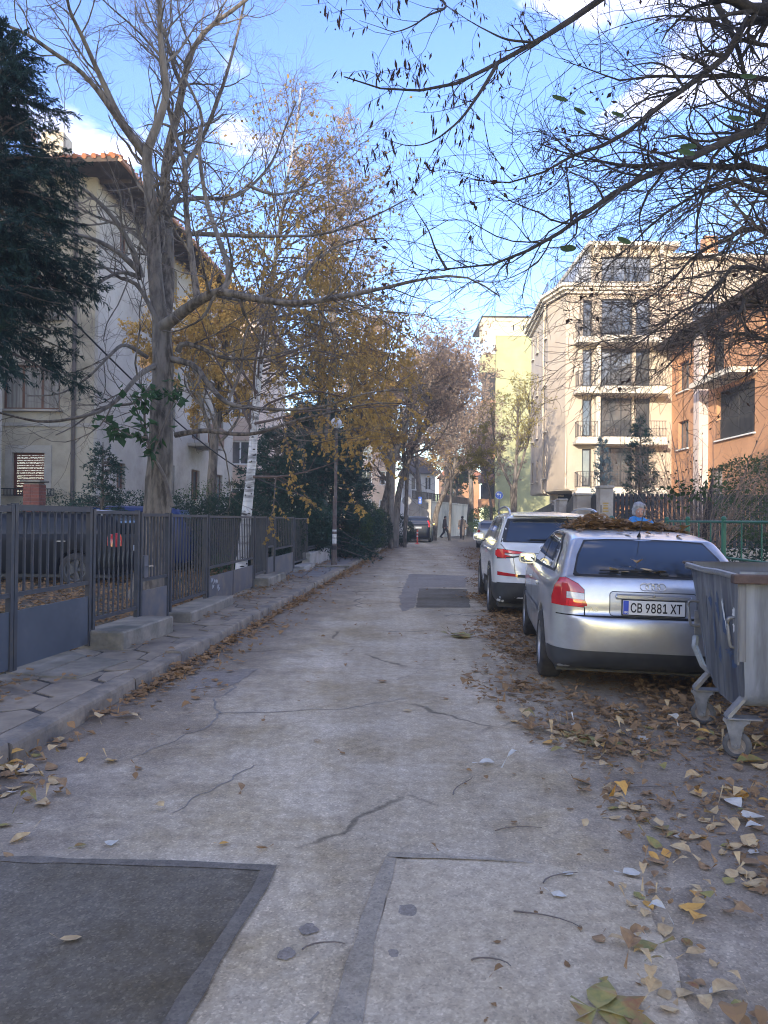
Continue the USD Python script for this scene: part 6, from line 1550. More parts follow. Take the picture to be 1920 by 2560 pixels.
# ---- the old linden whose branches hang in from the right
rng = np.random.default_rng(23)
lt_ = thing('linden_tree', 'linden tree outside the right edge whose dark branches hang into the sky', 'tree', (0, 0, 0))
tp = np.array([(5.9, 7.4, .0), (5.85, 7.4, 1.5), (5.75, 7.35, 3.0), (5.7, 7.3, 4.5), (5.6, 7.2, 6.5), (5.5, 7.2, 8.5), (5.6, 7.1, 10.5)])
obj('trunk', knobbly(*resample(spline(tp, 5, False), np.linspace(.30, .10, 30), 24), 16, 5, .1), m_lime_bark, lt_, smooth=60)
def Z2(*pts):                                   # from an enlarged part of the photograph to its 1659-wide view
    return [((860 + .639 * a) / SC, .639 * b / SC) for a, b in pts]
tk = lambda zz: np.array([5.72, 7.3, zz])
LL = [(Z2((1900, -300), (1659, 30), (1540, 2), (1300, -60), (1000, -160)), 6.4, 5.4, .13, .06, 6.2),
      (Z2((1500, -260), (1200, -130), (1000, 0), (870, 90), (740, 170), (600, 245), (480, 310), (350, 350), (200, 352), (90, 335), (0, 300)), 6.0, 4.6, .055, .010, 7.0),
      (Z2((600, 250), (540, 350), (470, 450), (420, 500), (340, 555), (250, 570), (150, 540)), 5.0, 4.6, .02, .005, None),
      (Z2((1659, 80), (1520, 200), (1380, 310), (1230, 420), (1090, 530), (960, 590), (860, 620), (750, 690), (600, 720), (510, 705)), 6.4, 5.6, .055, .010, 5.6),
      (Z2((1659, 670), (1500, 655), (1300, 640), (1120, 650), (1000, 630), (870, 600), (760, 560)), 6.6, 5.8, .06, .010, 4.2),
      (Z2((1750, 450), (1659, 490), (1500, 550), (1330, 630), (1200, 680), (1050, 760), (900, 870), (790, 945), (650, 1010), (520, 1050), (400, 1050), (260, 1062)), 6.3, 5.0, .065, .008, 4.8),
      (Z2((400, 1050), (360, 980), (330, 900), (280, 820), (240, 740)), 5.2, 4.8, .014, .004, None),
      (Z2((890, 870), (880, 740), (870, 640), (900, 560)), 5.8, 6.0, .016, .006, None),
      (Z2((1659, 910), (1560, 915), (1450, 955), (1350, 1020), (1290, 1090), (1200, 1160), (1080, 1220)), 6.2, 5.4, .04, .008, 3.3),
      (Z2((1659, 310), (1500, 295), (1350, 300), (1200, 298), (1080, 315), (960, 270), (860, 240)), 6.6, 6.2, .04, .008, 5.5),
      (Z2((1420, -60), (1470, 40), (1530, 160), (1570, 300), (1590, 420), (1580, 500)), 6.5, 6.4, .05, .02, None),
      (Z2((1659, 1200), (1560, 1215), (1450, 1260), (1360, 1330), (1280, 1420), (1190, 1480)), 6.0, 5.2, .03, .007, 2.6),
      (Z2((1659, 1330), (1500, 1325), (1380, 1300), (1250, 1290), (1120, 1330)), 6.2, 5.6, .03, .007, 2.5),
      (Z2((1659, 760), (1500, 700), (1380, 760), (1250, 840), (1130, 950), (1010, 1060), (900, 1120)), 6.3, 5.6, .035, .007, 3.9),
      (Z2((1659, 1060), (1500, 1090), (1400, 1180), (1300, 1230), (1200, 1310), (1060, 1390), (950, 1420)), 5.8, 5.2, .03, .006, 3.0),
      (Z2((1659, 180), (1480, 100), (1300, 60), (1150, 80), (1000, 130)), 6.4, 6.8, .035, .008, 5.9),
      (Z2((300, -60), (400, 20), (330, 60), (270, 100), (200, 125), (150, 110), (60, 80)), 5.0, 4.6, .014, .004, None),
      (Z2((740, 165), (640, 155), (560, 120), (480, 75), (400, 20)), 5.0, 5.3, .014, .005, None)]
LP, LR = [], []
for k, (pts, a, b, r0, r1, zz) in enumerate(LL):
    p, r = limb(pts, a, b, r0 * .66, r1 * .35, 24, bow=rng.normal(0, .15), start=None if zz is None else tk(zz))
    LP.append(p); LR.append(r)
    obj('limb', knobbly(p, r, 9, 60 + k, .12), m_lime_bark, lt_, smooth=60)
for k, q in enumerate(([(5.7, 7.3, 5.2), (4.2, 5.6, 6.8), (2.6, 3.6, 7.6), (1.0, 1.6, 8.0), (-.6, -.4, 8.1)], [(5.7, 7.3, 6.0), (4.6, 4.6, 7.2), (3.4, 1.6, 8.0), (2.4, -1.6, 8.3)], [(5.7, 7.3, 4.6), (4.9, 4.2, 5.9), (4.4, 1.2, 6.4), (4.0, -2.0, 6.6)], [(5.7, 7.3, 6.6), (3.6, 6.2, 8.4), (1.4, 5.0, 9.2), (-.8, 3.6, 9.6)])):
    p, r = resample(spline(q, 6, False), np.linspace(.09, .015, 6 * (len(q) - 1)), 24)
    LP.append(p); LR.append(r)
    obj('limb', knobbly(p, r, 8, 90 + k, .12), m_lime_bark, lt_, smooth=60)
LP, LR = np.array(LP), np.array(LR)
heavy = LP[[0, 3, 4, 5, 8, 9, 11, 12, 13, 14, 15, 18, 19, 20, 21]]; hr = LR[[0, 3, 4, 5, 8, 9, 11, 12, 13, 14, 15, 18, 19, 20, 21]]
s1, q1 = sprout(heavy, hr, 6.5, 1.0, rng, t0=.12, ang=(.5, 1.2), k=8, curl=.2, trop=(-.04, -.02, -.015), rr=.5, rmin=.004, bias=(-.25, 0, 0))
l1, m1 = sprout(LP[[1, 2, 6, 7, 16, 17]], LR[[1, 2, 6, 7, 16, 17]], 4.5, .52, rng, t0=.15, ang=(.5, 1.2), k=7, curl=.18, trop=(0, 0, -.06), rr=.4, rmin=.0024)
v1, w1 = sprout(LP[[8, 11, 12, 13, 14]], LR[[8, 11, 12, 13, 14]], 12, .95, rng, t0=.2, ang=(.4, 1.1), k=8, curl=.2, trop=(-.03, 0, -.03), rr=.45, rmin=.003, bias=(-.2, 0, -.1))
v2, w2 = sprout(v1, w1, 7, .42, rng, t0=.1, ang=(.4, 1.1), k=5, curl=.24, trop=(0, 0, -.02), rr=.6, rmin=.0024)
tag(obj('twigs', [tubes(v1, w1, 4), tubes(v2, w2, 3)], m_twig, lt_), kind='stuff')
s2, q2 = sprout(s1, q1, 7.5, .48, rng, t0=.12, ang=(.4, 1.1), k=6, curl=.26, trop=(-.02, 0, -.01), rr=.6, rmin=.0028)
s3, q3 = sprout(s2, q2, 6.0, .24, rng, t0=.1, ang=(.4, 1.1), k=4, curl=.26, trop=(0, 0, 0), rr=.75, rmin=.0021)
l2, m2 = sprout(l1, m1, 4.5, .20, rng, t0=.2, ang=(.4, 1.1), k=4, curl=.25, trop=(0, 0, -.1), rr=.7, rmin=.0016)
obj('branches', [tubes(s1, q1, 5), tubes(l1, m1, 4)], m_lime_bark, lt_)
tag(obj('twigs', [tubes(s2, q2, 3), tubes(s3, q3, 3), tubes(l2, m2, 3)], m_lime_bark, lt_), kind='stuff')
pA, _ = on_twigs(l2, 3, rng); pB, _ = on_twigs(s3[rng.random(len(s3)) < .05], 2, rng); pC, _ = on_twigs(l1, 3, rng)
pp = np.vstack([pA, pC]); pp = pp[rng.random(len(pp)) < .5]; clus = pp[:, None] + rng.normal(0, .018, (len(pp), 2, 3)); clus = clus.reshape(-1, 3)
dirs = unit(np.column_stack([rng.normal(0, .35, (len(clus), 2)), -np.ones(len(clus))]))
tag(obj('dry_bracts', [blades(clus, dirs, rng.uniform(.04, .095, len(clus)), rng.uniform(.009, .018, len(clus)), rng, .25), blades(pB, unit(rng.normal(0, 1, pB.shape) + [0, 0, -.7]), rng.uniform(.035, .065, len(pB)), rng.uniform(.015, .035, len(pB)), rng, .3)], lv_dry, lt_), kind='stuff')
ball = pp[rng.random(len(pp)) < .4] - [0, 0, .05]
oc = trimesh.creation.icosphere(0, .0055)
tag(obj('nutlets', trimesh.Trimesh((ball[:, None] + oc.vertices[None]).reshape(-1, 3), (np.arange(len(ball))[:, None, None] * 12 + oc.faces[None]).reshape(-1, 3), process=False), m_lime_bark, lt_), kind='stuff')
for (u_, v_, Y_, s_) in ((1545, 285, 4.6, .08), (1715, 380, 4.4, .10), (1840, 295, 4.2, .10), (1720, 365, 4.8, .10), (1450, 277, 5.0, .08), (1400, 245, 5.0, .10), (1420, 620, 5.0, .1), (1560, 600, 4.9, .09), (1870, 190, 4.3, .09)):
    p = at(u_, v_, Y_); th = np.linspace(0, 2 * math.pi, 15)[:-1]
    rr_ = s_ * .5 * (1 + .16 * np.cos(2 * th) - .12 * np.sin(th)); a_ = rng.uniform(-.5, .5)
    ex_ = np.array([math.cos(a_), .3, math.sin(a_)]); ey_ = np.array([-math.sin(a_), .5, math.cos(a_) * .7])
    v = p + rr_[:, None] * (np.cos(th)[:, None] * ex_ + np.sin(th)[:, None] * ey_)
    obj('leaf', trimesh.Trimesh(np.vstack([p + [0, .02, 0], v]), np.array([[0, 1 + q, 1 + (q + 1) % 14] for q in range(14)]), process=False), lv_olive, lt_)
# ---- the white birch
rng = np.random.default_rng(31)
bi = thing('birch_tree', 'white-barked birch with hanging yellow leaves behind the scribbled double gate', 'tree', (0, 0, 0))
p, r = limb([(516, 1262), (525, 1190), (534, 1100), (543, 1010), (551, 900), (560, 800), (575, 690), (592, 580), (606, 480), (622, 380), (640, 280), (650, 190)], 16, 17.2, .135, .02, 30)
p[0, 2] -= .3
obj('trunk', knobbly(p, r, 14, 8, .07), m_birch, bi, smooth=60)
m_scar = M('birch_scar', (.03, .026, .024), (.06, .052, .048), scale=20, rough=.9)
for q in range(46):
    i_ = rng.uniform(0, 17); j_ = int(i_); c_ = p[j_] + (p[j_ + 1] - p[j_]) * (i_ - j_); rr_ = (r[j_] + (r[j_ + 1] - r[j_]) * (i_ - j_)) * 1.0
    a0 = rng.uniform(-2.9, -.2); w_ = rng.uniform(.25, .9); th = np.linspace(a0 - w_ / 2, a0 + w_ / 2, 6)
    obj('bark_scar', tube(np.stack([c_[0] + rr_ * np.cos(th), c_[1] + rr_ * np.sin(th), c_[2] + .012 * np.cos((th - a0) * 3)], 1), np.array([.003, .010, .014, .014, .010, .003]) * rng.uniform(.7, 1.5), 5), m_scar, bi)
B1, b1r = sprout(p[None, 6:], r[None, 6:], 8.5, 3.2, rng, t0=.08, ang=(.6, 1.1), k=10, curl=.09, trop=(.03, -.01, -.05), rr=.36, rmin=.008, taper=.78, bias=(.22, 0, .2))
X1, x1r = zip(*[limb(q, a, b, .035, .006, 10) for q, a, b in (([(551, 915), (600, 905), (650, 890), (700, 885), (800, 880), (900, 872)], 16.2, 14.6), ([(548, 1030), (600, 1030), (650, 1022), (720, 1000), (800, 960)], 16.1, 15.0), ([(556, 850), (520, 800), (480, 760), (430, 740)], 16.2, 15.6))])
B1 = np.concatenate([B1, np.array(X1)]); b1r = np.concatenate([b1r, np.array(x1r)])
B4, b4r = sprout(p[None, 10:22], r[None, 10:22], 7.0, 3.4, rng, t0=.05, ang=(.8, 1.3), k=10, curl=.08, trop=(.03, -.01, -.06), rr=.34, rmin=.008, taper=.3, bias=(.55, 0, .1))
B1 = np.concatenate([B1, B4]); b1r = np.concatenate([b1r, b4r])
B2, b2r = sprout(B1, b1r, 4.6, 1.2, rng, t0=.15, ang=(.4, 1.1), k=7, curl=.12, trop=(0, 0, -.13), rr=.5, rmin=.004)
B3, b3r = sprout(B2, b2r, 4.4, .6, rng, t0=.1, ang=(.3, .9), k=5, curl=.14, trop=(0, 0, -.22), rr=.7, rmin=.0026)
obj('branches', tubes(B1, b1r, 5), m_birchtwig, bi)
tag(obj('twigs', [tubes(B2, b2r, 4), tubes(B3, b3r, 3)], m_birchtwig, bi), kind='stuff')
pl_, _ = on_twigs(B3, 16, rng); pl2, _ = on_twigs(B2, 14, rng)
pl_ = np.vstack([pl_, pl2]); keep = rng.random(len(pl_)) < np.clip(1.2 - (pl_[:, 2] - 2) / 6.0, .09, 1) * (pl_[:, 2] < 11.0) * (.25 + .9 * meshkit.noise(pl_ * .9, 4))
pl_ = pl_[keep]
dr = unit(rng.normal(0, .6, pl_.shape) + [0, 0, -1])
tag(obj('crown', blades(pl_, dr, rng.uniform(.05, .09, len(pl_)), rng.uniform(.04, .07, len(pl_)), rng, .15), lv_yellow, bi), kind='stuff')
# ---- leafy trees further down the street
def leafy_tree(name, label, trunks, H, spread, lv, nleaf, seed, leaf=.07, dens=1.0, bark=None, thin=0.0, cat='tree', up=.12, per1=1.6, group=None):
    rg = np.random.default_rng(seed)
    t = thing(name, label, cat, (0, 0, 0), 0, group)
    TP, TR = [], []
    for (pts, Ya, Yb, r0, r1) in trunks:
        p, r = limb(pts, Ya, Yb, r0, r1, 18); p[0, 2] = min(p[0, 2], .0)
        obj('trunk', knobbly(p, r, 10, seed, .1), bark or m_bark, t, smooth=60); TP.append(p); TR.append(r)
    TP, TR = np.array(TP), np.array(TR)
    a1, c1 = sprout(TP, TR, per1 * 1.5, spread, rg, t0=.35, ang=(.4, 1.0), k=9, curl=.14, trop=(0, 0, up), rr=.55, rmin=.012, taper=.35)
    a2, c2 = sprout(a1, c1, 3.0, spread * .45, rg, t0=.15, ang=(.4, 1.1), k=6, curl=.18, trop=(0, 0, up * .5), rr=.5, rmin=.007)
    a3, c3 = sprout(a2, c2, 3.2, spread * .22, rg, t0=.1, ang=(.4, 1.0), k=4, curl=.2, trop=(0, 0, 0), rr=.6, rmin=.005)
    obj('branches', tubes(a1, c1, 5), bark or m_bark, t)
    tag(obj('twigs', [tubes(a2, c2, 3), tubes(a3, c3, 3)], m_twig, t), kind='stuff')
    q, _ = on_twigs(a3, max(1, int(nleaf / max(1, len(a3)))) + 1, rg); q2_, _ = on_twigs(a2, 3, rg); q = np.vstack([q, q2_])
    q = q[rg.random(len(q)) < np.clip(.45 + 1.2 * meshkit.noise(q * .7, seed) - thin, 0, 1)] + rg.normal(0, .06, (1, 3))
    q = q[:nleaf] if len(q) > nleaf and False else q
    q = q + rg.normal(0, .05, q.shape)
    tag(obj('crown', blades(q, unit(rg.normal(0, .8, q.shape) + [0, 0, -.6]), rg.uniform(leaf * .6, leaf * 1.2, len(q)), rg.uniform(leaf * .5, leaf * .9, len(q)), rg, .2), lv, t), kind='stuff')
    return t
leafy_tree('street_tree', 'rough-barked street tree with brown yellow leaves at the left kerb, nearer of the leaning pair', [([(822, 1178), (826, 1120), (838, 1060), (845, 1000), (838, 930), (842, 850)], 36, 37, .30, .08), ([(845, 1010), (832, 985), (815, 960), (790, 900)], 36.2, 35, .12, .05), ([(845, 1005), (865, 950), (890, 890), (920, 830)], 36.2, 36, .12, .05)], 10, 3.0, lv_brown, 7000, 41, .15, thin=-.05)
leafy_tree('street_tree', 'slimmer street tree with peeling trunk at the left kerb, right one of the leaning pair', [([(852, 1172), (856, 1120), (862, 1060), (876, 1010), (900, 960), (930, 880), (950, 800)], 38, 39, .22, .06), ([(876, 1010), (905, 930), (960, 860), (1000, 800)], 38.5, 40, .10, .04)], 10, 3.0, lv_brown, 6500, 42, .15, thin=-.05)
leafy_tree('background_tree', 'yellow brown tree behind the concrete wall, before the white far house', [([(962, 1120), (962, 1060), (965, 1000), (960, 930)], 76, 76, .25, .08)], 9, 4.6, lv_yellow, 6000, 52, .24, thin=-.1)
leafy_tree('leaning_tree', 'pale thin tree leaning right in front of the concrete wall', [([(937, 1130), (948, 1090), (965, 1055), (975, 1030), (985, 980), (978, 900), (990, 850)], 52, 52, .22, .06), ([(972, 1038), (1000, 1010), (1030, 985)], 52, 51, .09, .04)], 9, 3.4, lv_brown, 5500, 43, .16, thin=.12)
leafy_tree('background_tree', 'brownish background tree crowning the wall behind the people carrier', [([(905, 1120), (905, 1050), (900, 980), (905, 900)], 60, 60, .3, .08)], 10, 4.6, lv_brown, 5000, 44, .20, thin=.05)
leafy_tree('background_tree', 'background tree left of the yellow green block, above the recycling bin', [([(1015, 1120), (1018, 1060), (1012, 980), (1010, 900)], 66, 66, .3, .08)], 10, 4.4, lv_brown, 4500, 45, .22, thin=.12)
leafy_tree('background_tree', 'olive background tree low at the left end of the concrete wall', [([(985, 1110), (985, 1070), (990, 1030)], 80, 80, .25, .1)], 7, 3.6, lv_olive, 3500, 46, .22, thin=.0)
leafy_tree('open_tree', 'thin open tree with few olive yellow leaves before the yellow green block', [([(1108, 1110), (1110, 1060), (1115, 1000), (1118, 930), (1120, 860)], 42, 42, .16, .04), ([(1110, 1062), (1085, 1010), (1068, 950), (1060, 880)], 42, 42, .09, .03), ([(1111, 1050), (1130, 990), (1145, 920), (1140, 850)], 42, 42, .09, .03)], 8, 1.7, lv_sparse, 2600, 47, .10, thin=.22)
leafy_tree('small_tree', 'yellow leaved small tree left of the blue turn sign', [([(1062, 1110), (1058, 1070), (1050, 1030), (1040, 990)], 46, 46, .10, .03)], 5, 1.9, lv_sparse, 2600, 48, .12, thin=.12)
leafy_tree('garden_tree', 'yellow brown garden tree between the cream house and the birch', [([(455, 1100), (460, 1000), (470, 900), (480, 800), (500, 720)], 24, 24, .18, .05), ([(460, 950), (430, 850), (420, 770)], 24, 23, .08, .03)], 9, 2.4, lv_yellow, 12000, 49, .11, thin=-.2)
leafy_tree('garden_tree', 'tall thin brown leaved tree behind the birch top', [([(700, 1120), (705, 950), (716, 800), (722, 650), (712, 480), (705, 330)], 25, 25, .11, .02)], 13, 2.3, lv_brown, 9000, 50, .085, thin=.22)
leafy_tree('garden_tree', 'yellow leaved tree right of the lamp globe', [([(775, 1120), (775, 1000), (785, 900), (790, 800)], 30, 30, .2, .06)], 9, 2.8, lv_yellow, 10000, 51, .13, thin=-.1)
# ---- conifers
def conifer(name, label, base, H, W, lv, seed, bare=.05, nb=90, droop=-.12, needle=.10, twig=.35, per=10, lean=(0, 0), dense=3, top_sharp=1.0, cat='conifer', nw=.022, group=None, fuzz=.55):
    rg = np.random.default_rng(seed)
    t = thing(name, label, cat, base, 0, group)
    z_ = np.linspace(0, H, 12); p = np.column_stack([lean[0] * z_ / H, lean[1] * z_ / H, z_])
    r = np.linspace(.035 * H * .6 + .03, .012, 12)
    obj('trunk', tube(p, r, 8), m_bark, t)
    f_ = bare + (1 - bare) * rg.random(nb) ** .9 ; f_ = np.sort(f_)
    ang = rg.random(nb) * 2 * math.pi
    L = W * (1 - f_) ** top_sharp * rg.uniform(.65, 1.15, nb) + .12
    k = 8; B = np.zeros((nb, k, 3)); B[:, 0] = np.column_stack([np.interp(f_ * H, z_, p[:, 0]), np.interp(f_ * H, z_, p[:, 1]), f_ * H])
    d = unit(np.column_stack([np.cos(ang), np.sin(ang), .15 + .5 * f_]))
    for s in range(1, k):
        d = unit(d + [0, 0, droop] + rg.normal(0, .05, d.shape) + (np.array([0, 0, .2]) * (s > 5)))
        B[:, s] = B[:, s - 1] + d * (L / (k - 1))[:, None]
    Rb = np.linspace(1, .25, k)[None] * (.008 + .012 * L[:, None])
    T, Tr = sprout(B, Rb, per, twig, rg, t0=.08, ang=(.5, 1.0), k=4, curl=.1, trop=(0, 0, droop * .8), rr=.4, rmin=.003, taper=.35, flat=.6)
    obj('boughs', tubes(B, Rb, 4), m_twig, t)
    allT = np.concatenate([T, B[:, 4:]]); 
    q, ax = on_twigs(allT, dense * 4, rg, .05)
    dirs = unit(ax * .7 + rg.normal(0, fuzz, ax.shape) + [0, 0, -.25 * (fuzz < .5)])
    tag(obj('crown', blades(q, dirs, rg.uniform(needle * .6, needle * 1.2, len(q)), rg.uniform(nw * .7, nw * 1.3, len(q)), rg, .1), lv, t), kind='stuff')
    return t
sx = at(-140, 1300, 9.0)
conifer('spruce_tree', 'big dark drooping spruce at the left edge, in front of the cream house', (sx[0], 9.0, 0), 7.2, 1.95, lv_spruce, 61, bare=.44, nb=290, droop=-.15, needle=.075, twig=.42, per=14, dense=9, top_sharp=.6, lean=(.6, 0), nw=.012, fuzz=.42)
def cone_at(name, label, u, Y, vtop, W, lv, seed, **kw):
    b = at(u, 1300, Y); zt = at(u, vtop, Y)[2]
    return conifer(name, label, (b[0], Y, 0), zt, W, lv, seed, **kw)
cone_at('young_spruce', 'young dark spruce between the downpipe and the bare trunk', 255, 17.5, 1105, 1.1, lv_fir, 62, bare=.02, nb=110, needle=.08, twig=.3, per=11)
cone_at('tall_conifer', 'tall narrow dark conifer rising behind the birch leaves', 800, 27, 630, 1.5, lv_fir, 63, bare=.02, nb=330, droop=-.1, needle=.11, twig=.4, per=9, top_sharp=.6, nw=.03)
cone_at('yew_tree', 'broad dark conifer behind the lamp post', 790, 25.5, 1010, 2.3, lv_fir, 64, bare=.0, nb=240, droop=-.1, needle=.13, twig=.5, per=9, top_sharp=.55, nw=.035)
cone_at('yew_tree', 'broad dark conifer just right of the white birch trunk', 690, 22.5, 1080, 1.8, lv_fir, 65, bare=.0, nb=220, droop=-.1, needle=.12, twig=.45, per=9, top_sharp=.5, nw=.03)
cone_at('yew_tree', 'dark conifer right of the lamp post, above the netted gate', 868, 27.5, 1120, 1.3, lv_fir, 66, bare=.0, nb=170, droop=-.1, needle=.12, twig=.4, per=9, top_sharp=.5, nw=.03)
cone_at('blue_spruce', 'pale blue spruce behind the tall stone pillar', 1506, 23, 1100, .62, lv_blue, 67, bare=.2, nb=120, droop=.02, needle=.07, twig=.24, per=13, nw=.02)
cone_at('garden_conifer', 'dark green conifer behind the woman in the blue jacket', 1600, 24, 1050, .85, lv_fir, 68, bare=.15, nb=150, droop=-.06, needle=.09, twig=.3, per=12, top_sharp=.8)
# ---- shrubs, hedges and bushes: leaves through a lumpy volume on a few stems
def shrub(name, label, c, size, lv, n, seed, leaf=.05, lw=.6, stems=6, cat='shrub', fill=.55, group=None, up=.2):
    rg = np.random.default_rng(seed); t = thing(name, label, cat, c, 0, group); S = np.array(size, float)
    st = []
    for k in range(stems):
        e = rg.normal(0, .35, 3) * S * [1, 1, 0] + [0, 0, S[2] * rg.uniform(1.3, 1.9)]
        b = np.array([e[0] * .4, e[1] * .4, 0])
        st.append(resample(np.array([b, b + (e - b) * .4 + rg.normal(0, .06, 3), e]), [.018, .012, .004], 7))
    obj('stems', tubes(np.array([a for a, b in st]), np.array([b for a, b in st]), 5), m_twig, t)
    q = unit(rg.normal(0, 1, (n * 3, 3))) * (fill + (1 - fill) * rg.random((n * 3, 1)) ** .5)
    lump = .72 + .56 * meshkit.fbm(q * 1.9 + seed, 3, seed)
    q = q * lump[:, None]
    keep = rg.random(len(q)) < .15 + 1.0 * meshkit.noise(q * 3.2 + 9, seed + 1)
    q = q[keep][:n] * S + [0, 0, S[2]]
    q[:, 2] = np.maximum(q[:, 2], .03)
    d = unit(rg.normal(0, .8, q.shape) + [0, 0, up])
    tag(obj('foliage', blades(q, d, rg.uniform(leaf * .6, leaf * 1.3, len(q)), rg.uniform(leaf * .6 * lw, leaf * 1.2 * lw, len(q)), rg, .2), lv, t), kind='stuff')
    return t
def sh_at(name, label, u, Y, size, lv, n, seed, **kw):
    b = at(u, 1300, Y)
    return shrub(name, label, (b[0], Y, kw.pop('z', .02)), size, lv, n, seed, **kw)
HG = 'dark clipped hedge bushes behind the yard'
for k, (u, Y, w_, h_) in enumerate(((150, 21, 1.5, 1.05), (255, 20.5, 1.3, 1.0), (330, 20.5, 1.3, 1.06), (430, 20, 1.2, 1.02), (500, 19.5, 1.2, 1.0), (565, 19.5, 1.0, 1.05))):
    sh_at('hedge_bush', ('leftmost dark hedge bush, between the brick stack and the downpipe', 'dark hedge bush behind the young spruce', 'dark hedge bush just left of the bare trunk', 'dark hedge bush just right of the bare trunk', 'dark hedge bush above the blue car, left of the birch', 'dark hedge bush right behind the white birch trunk')[k], u, Y, (w_, .8, h_), lv_hedge, 5200, 80 + k, leaf=.06, group=HG, cat='hedge')
sh_at('laurel_bush', 'glossy dark laurel bush spilling over the pale planter wall', 775, 22.0, (.72, .62, .78), lv_laurel, 3000, 90, leaf=.13, lw=.36, z=.45)
sh_at('shrub', 'low rounded dark shrub between the birch and the laurel', 665, 19.5, (1.05, .8, 1.02), lv_hedge, 5200, 91, leaf=.06)
sh_at('shrub', 'tall loose dark shrub right behind the birch trunk base', 730, 21.5, (.8, .7, 1.1), lv_hedge, 4200, 92, leaf=.07)
sh_at('shrub', 'pale olive shrub behind the blue car left of the birch', 520, 21.5, (1.3, .7, 1.25), lv_olive, 3600, 93, leaf=.06, fill=.35)
sh_at('shrub', 'light green mossy shrub low behind the scribbled gate', 560, 17.4, (.5, .4, .3), lv_green, 900, 94, leaf=.05)
for k, (u, Y, w_, h_) in enumerate(((895, 26.5, .55, .95), (915, 29, .6, 1.0), (932, 32, .6, 1.05), (950, 34.5, .6, .95))):
    sh_at('hedge_bush', ('olive hedge bush at the near end of the long low wall', 'second dark hedge bush along the long low wall', 'third olive hedge bush along the long low wall', 'farthest dark hedge bush of the long low wall, by the leaning trunks')[k], u, Y, (w_, 1.2, h_), lv_olive if k % 2 == 0 else lv_hedge, 3600, 100 + k, leaf=.07, group='olive hedge bushes along the low wall', cat='hedge')
sh_at('shrub', 'ivy green bush around the leaning kerb trunks', 1000, 39.5, (.8, .7, .85), lv_hedge, 3000, 110, leaf=.09)
sh_at('shrub', 'bush at the end of the street below the yellow green block', 1215, 62, (1.6, 1.0, 1.3), lv_olive, 3000, 111, leaf=.14)
sh_at('shrub', 'dark bushes at the foot of the beige building', 1345, 40, (1.2, .8, .95), lv_hedge, 2600, 112, leaf=.09)
sh_at('shrub', 'rounded clipped bush behind the second stone pillar', 1462, 26, (.7, .6, .95), lv_olive, 2600, 113, leaf=.06)
sh_at('shrub', 'big green bush at the right edge behind the slat fence', 1905, 15.8, (1.15, .9, 1.0), lv_olive, 5200, 114, leaf=.07, z=.9)
sh_at('shrub', 'green shrub inside the wire mesh of the park railing', 1745, 11.2, (.55, .6, .58), lv_olive, 3000, 115, leaf=.05, fill=.35)
sh_at('shrub', 'dark shrub at the right edge behind the container', 1895, 10.6, (.6, .6, .62), lv_hedge, 3400, 116, leaf=.05, fill=.35)
# bare fan shaped shrub behind the woman
rng = np.random.default_rng(71)
fs = at(1745, 1300, 14.5)
ft = thing('bare_shrub', 'tall fan shaped bare shrub in front of the black slat fence', 'shrub', (fs[0], 14.5, .05))
n = 46; k = 12
d = unit(np.column_stack([rng.normal(0, .30, n), rng.normal(0, .25, n), np.ones(n)])); P = np.zeros((n, k, 3)); P[:, 0] = rng.normal(0, .12, (n, 3)) * [1, 1, 0]
Ln = rng.uniform(1.6, 3.4, n)
for s in range(1, k):
    d = unit(d + rng.normal(0, .05, d.shape) + d * [.06, .06, 0]); P[:, s] = P[:, s - 1] + d * (Ln / (k - 1))[:, None]
Rr = rng.uniform(.008, .02, n)[:, None] * np.linspace(1, .2, k)
m_pale_twig = M('pale_brown_twig', (.17, .12, .09), (.26, .20, .155), scale=6, rough=.85)
obj('stem', tube(np.array([(.12, .1, -.1), (.14, .1, .6), (.2, .12, 1.3), (.32, .1, 2.2)]), [.11, .09, .07, .03], 9), m_lime_bark, ft, smooth=60)
obj('branches', tubes(P, Rr, 5), m_pale_twig, ft)
a2, c2 = sprout(P, Rr, 3.4, .7, rng, t0=.35, ang=(.3, .8), k=6, curl=.14, trop=(0, 0, .03), rr=.5, rmin=.0035)
a3, c3 = sprout(a2, c2, 3.0, .35, rng, t0=.2, ang=(.3, .9), k=4, curl=.2, rr=.6, rmin=.0026)
tag(obj('twigs', [tubes(a2, c2, 3), tubes(a3, c3, 3)], m_pale_twig, ft), kind='stuff')
q, _ = on_twigs(a2, 2, rng); q = q[rng.random(len(q)) < .35]
tag(obj('dry_leaves', blades(q, unit(rng.normal(0, .8, q.shape) + [0, 0, -.5]), rng.uniform(.04, .07, len(q)), rng.uniform(.03, .045, len(q)), rng, .2), lv_reddry, ft), kind='stuff')
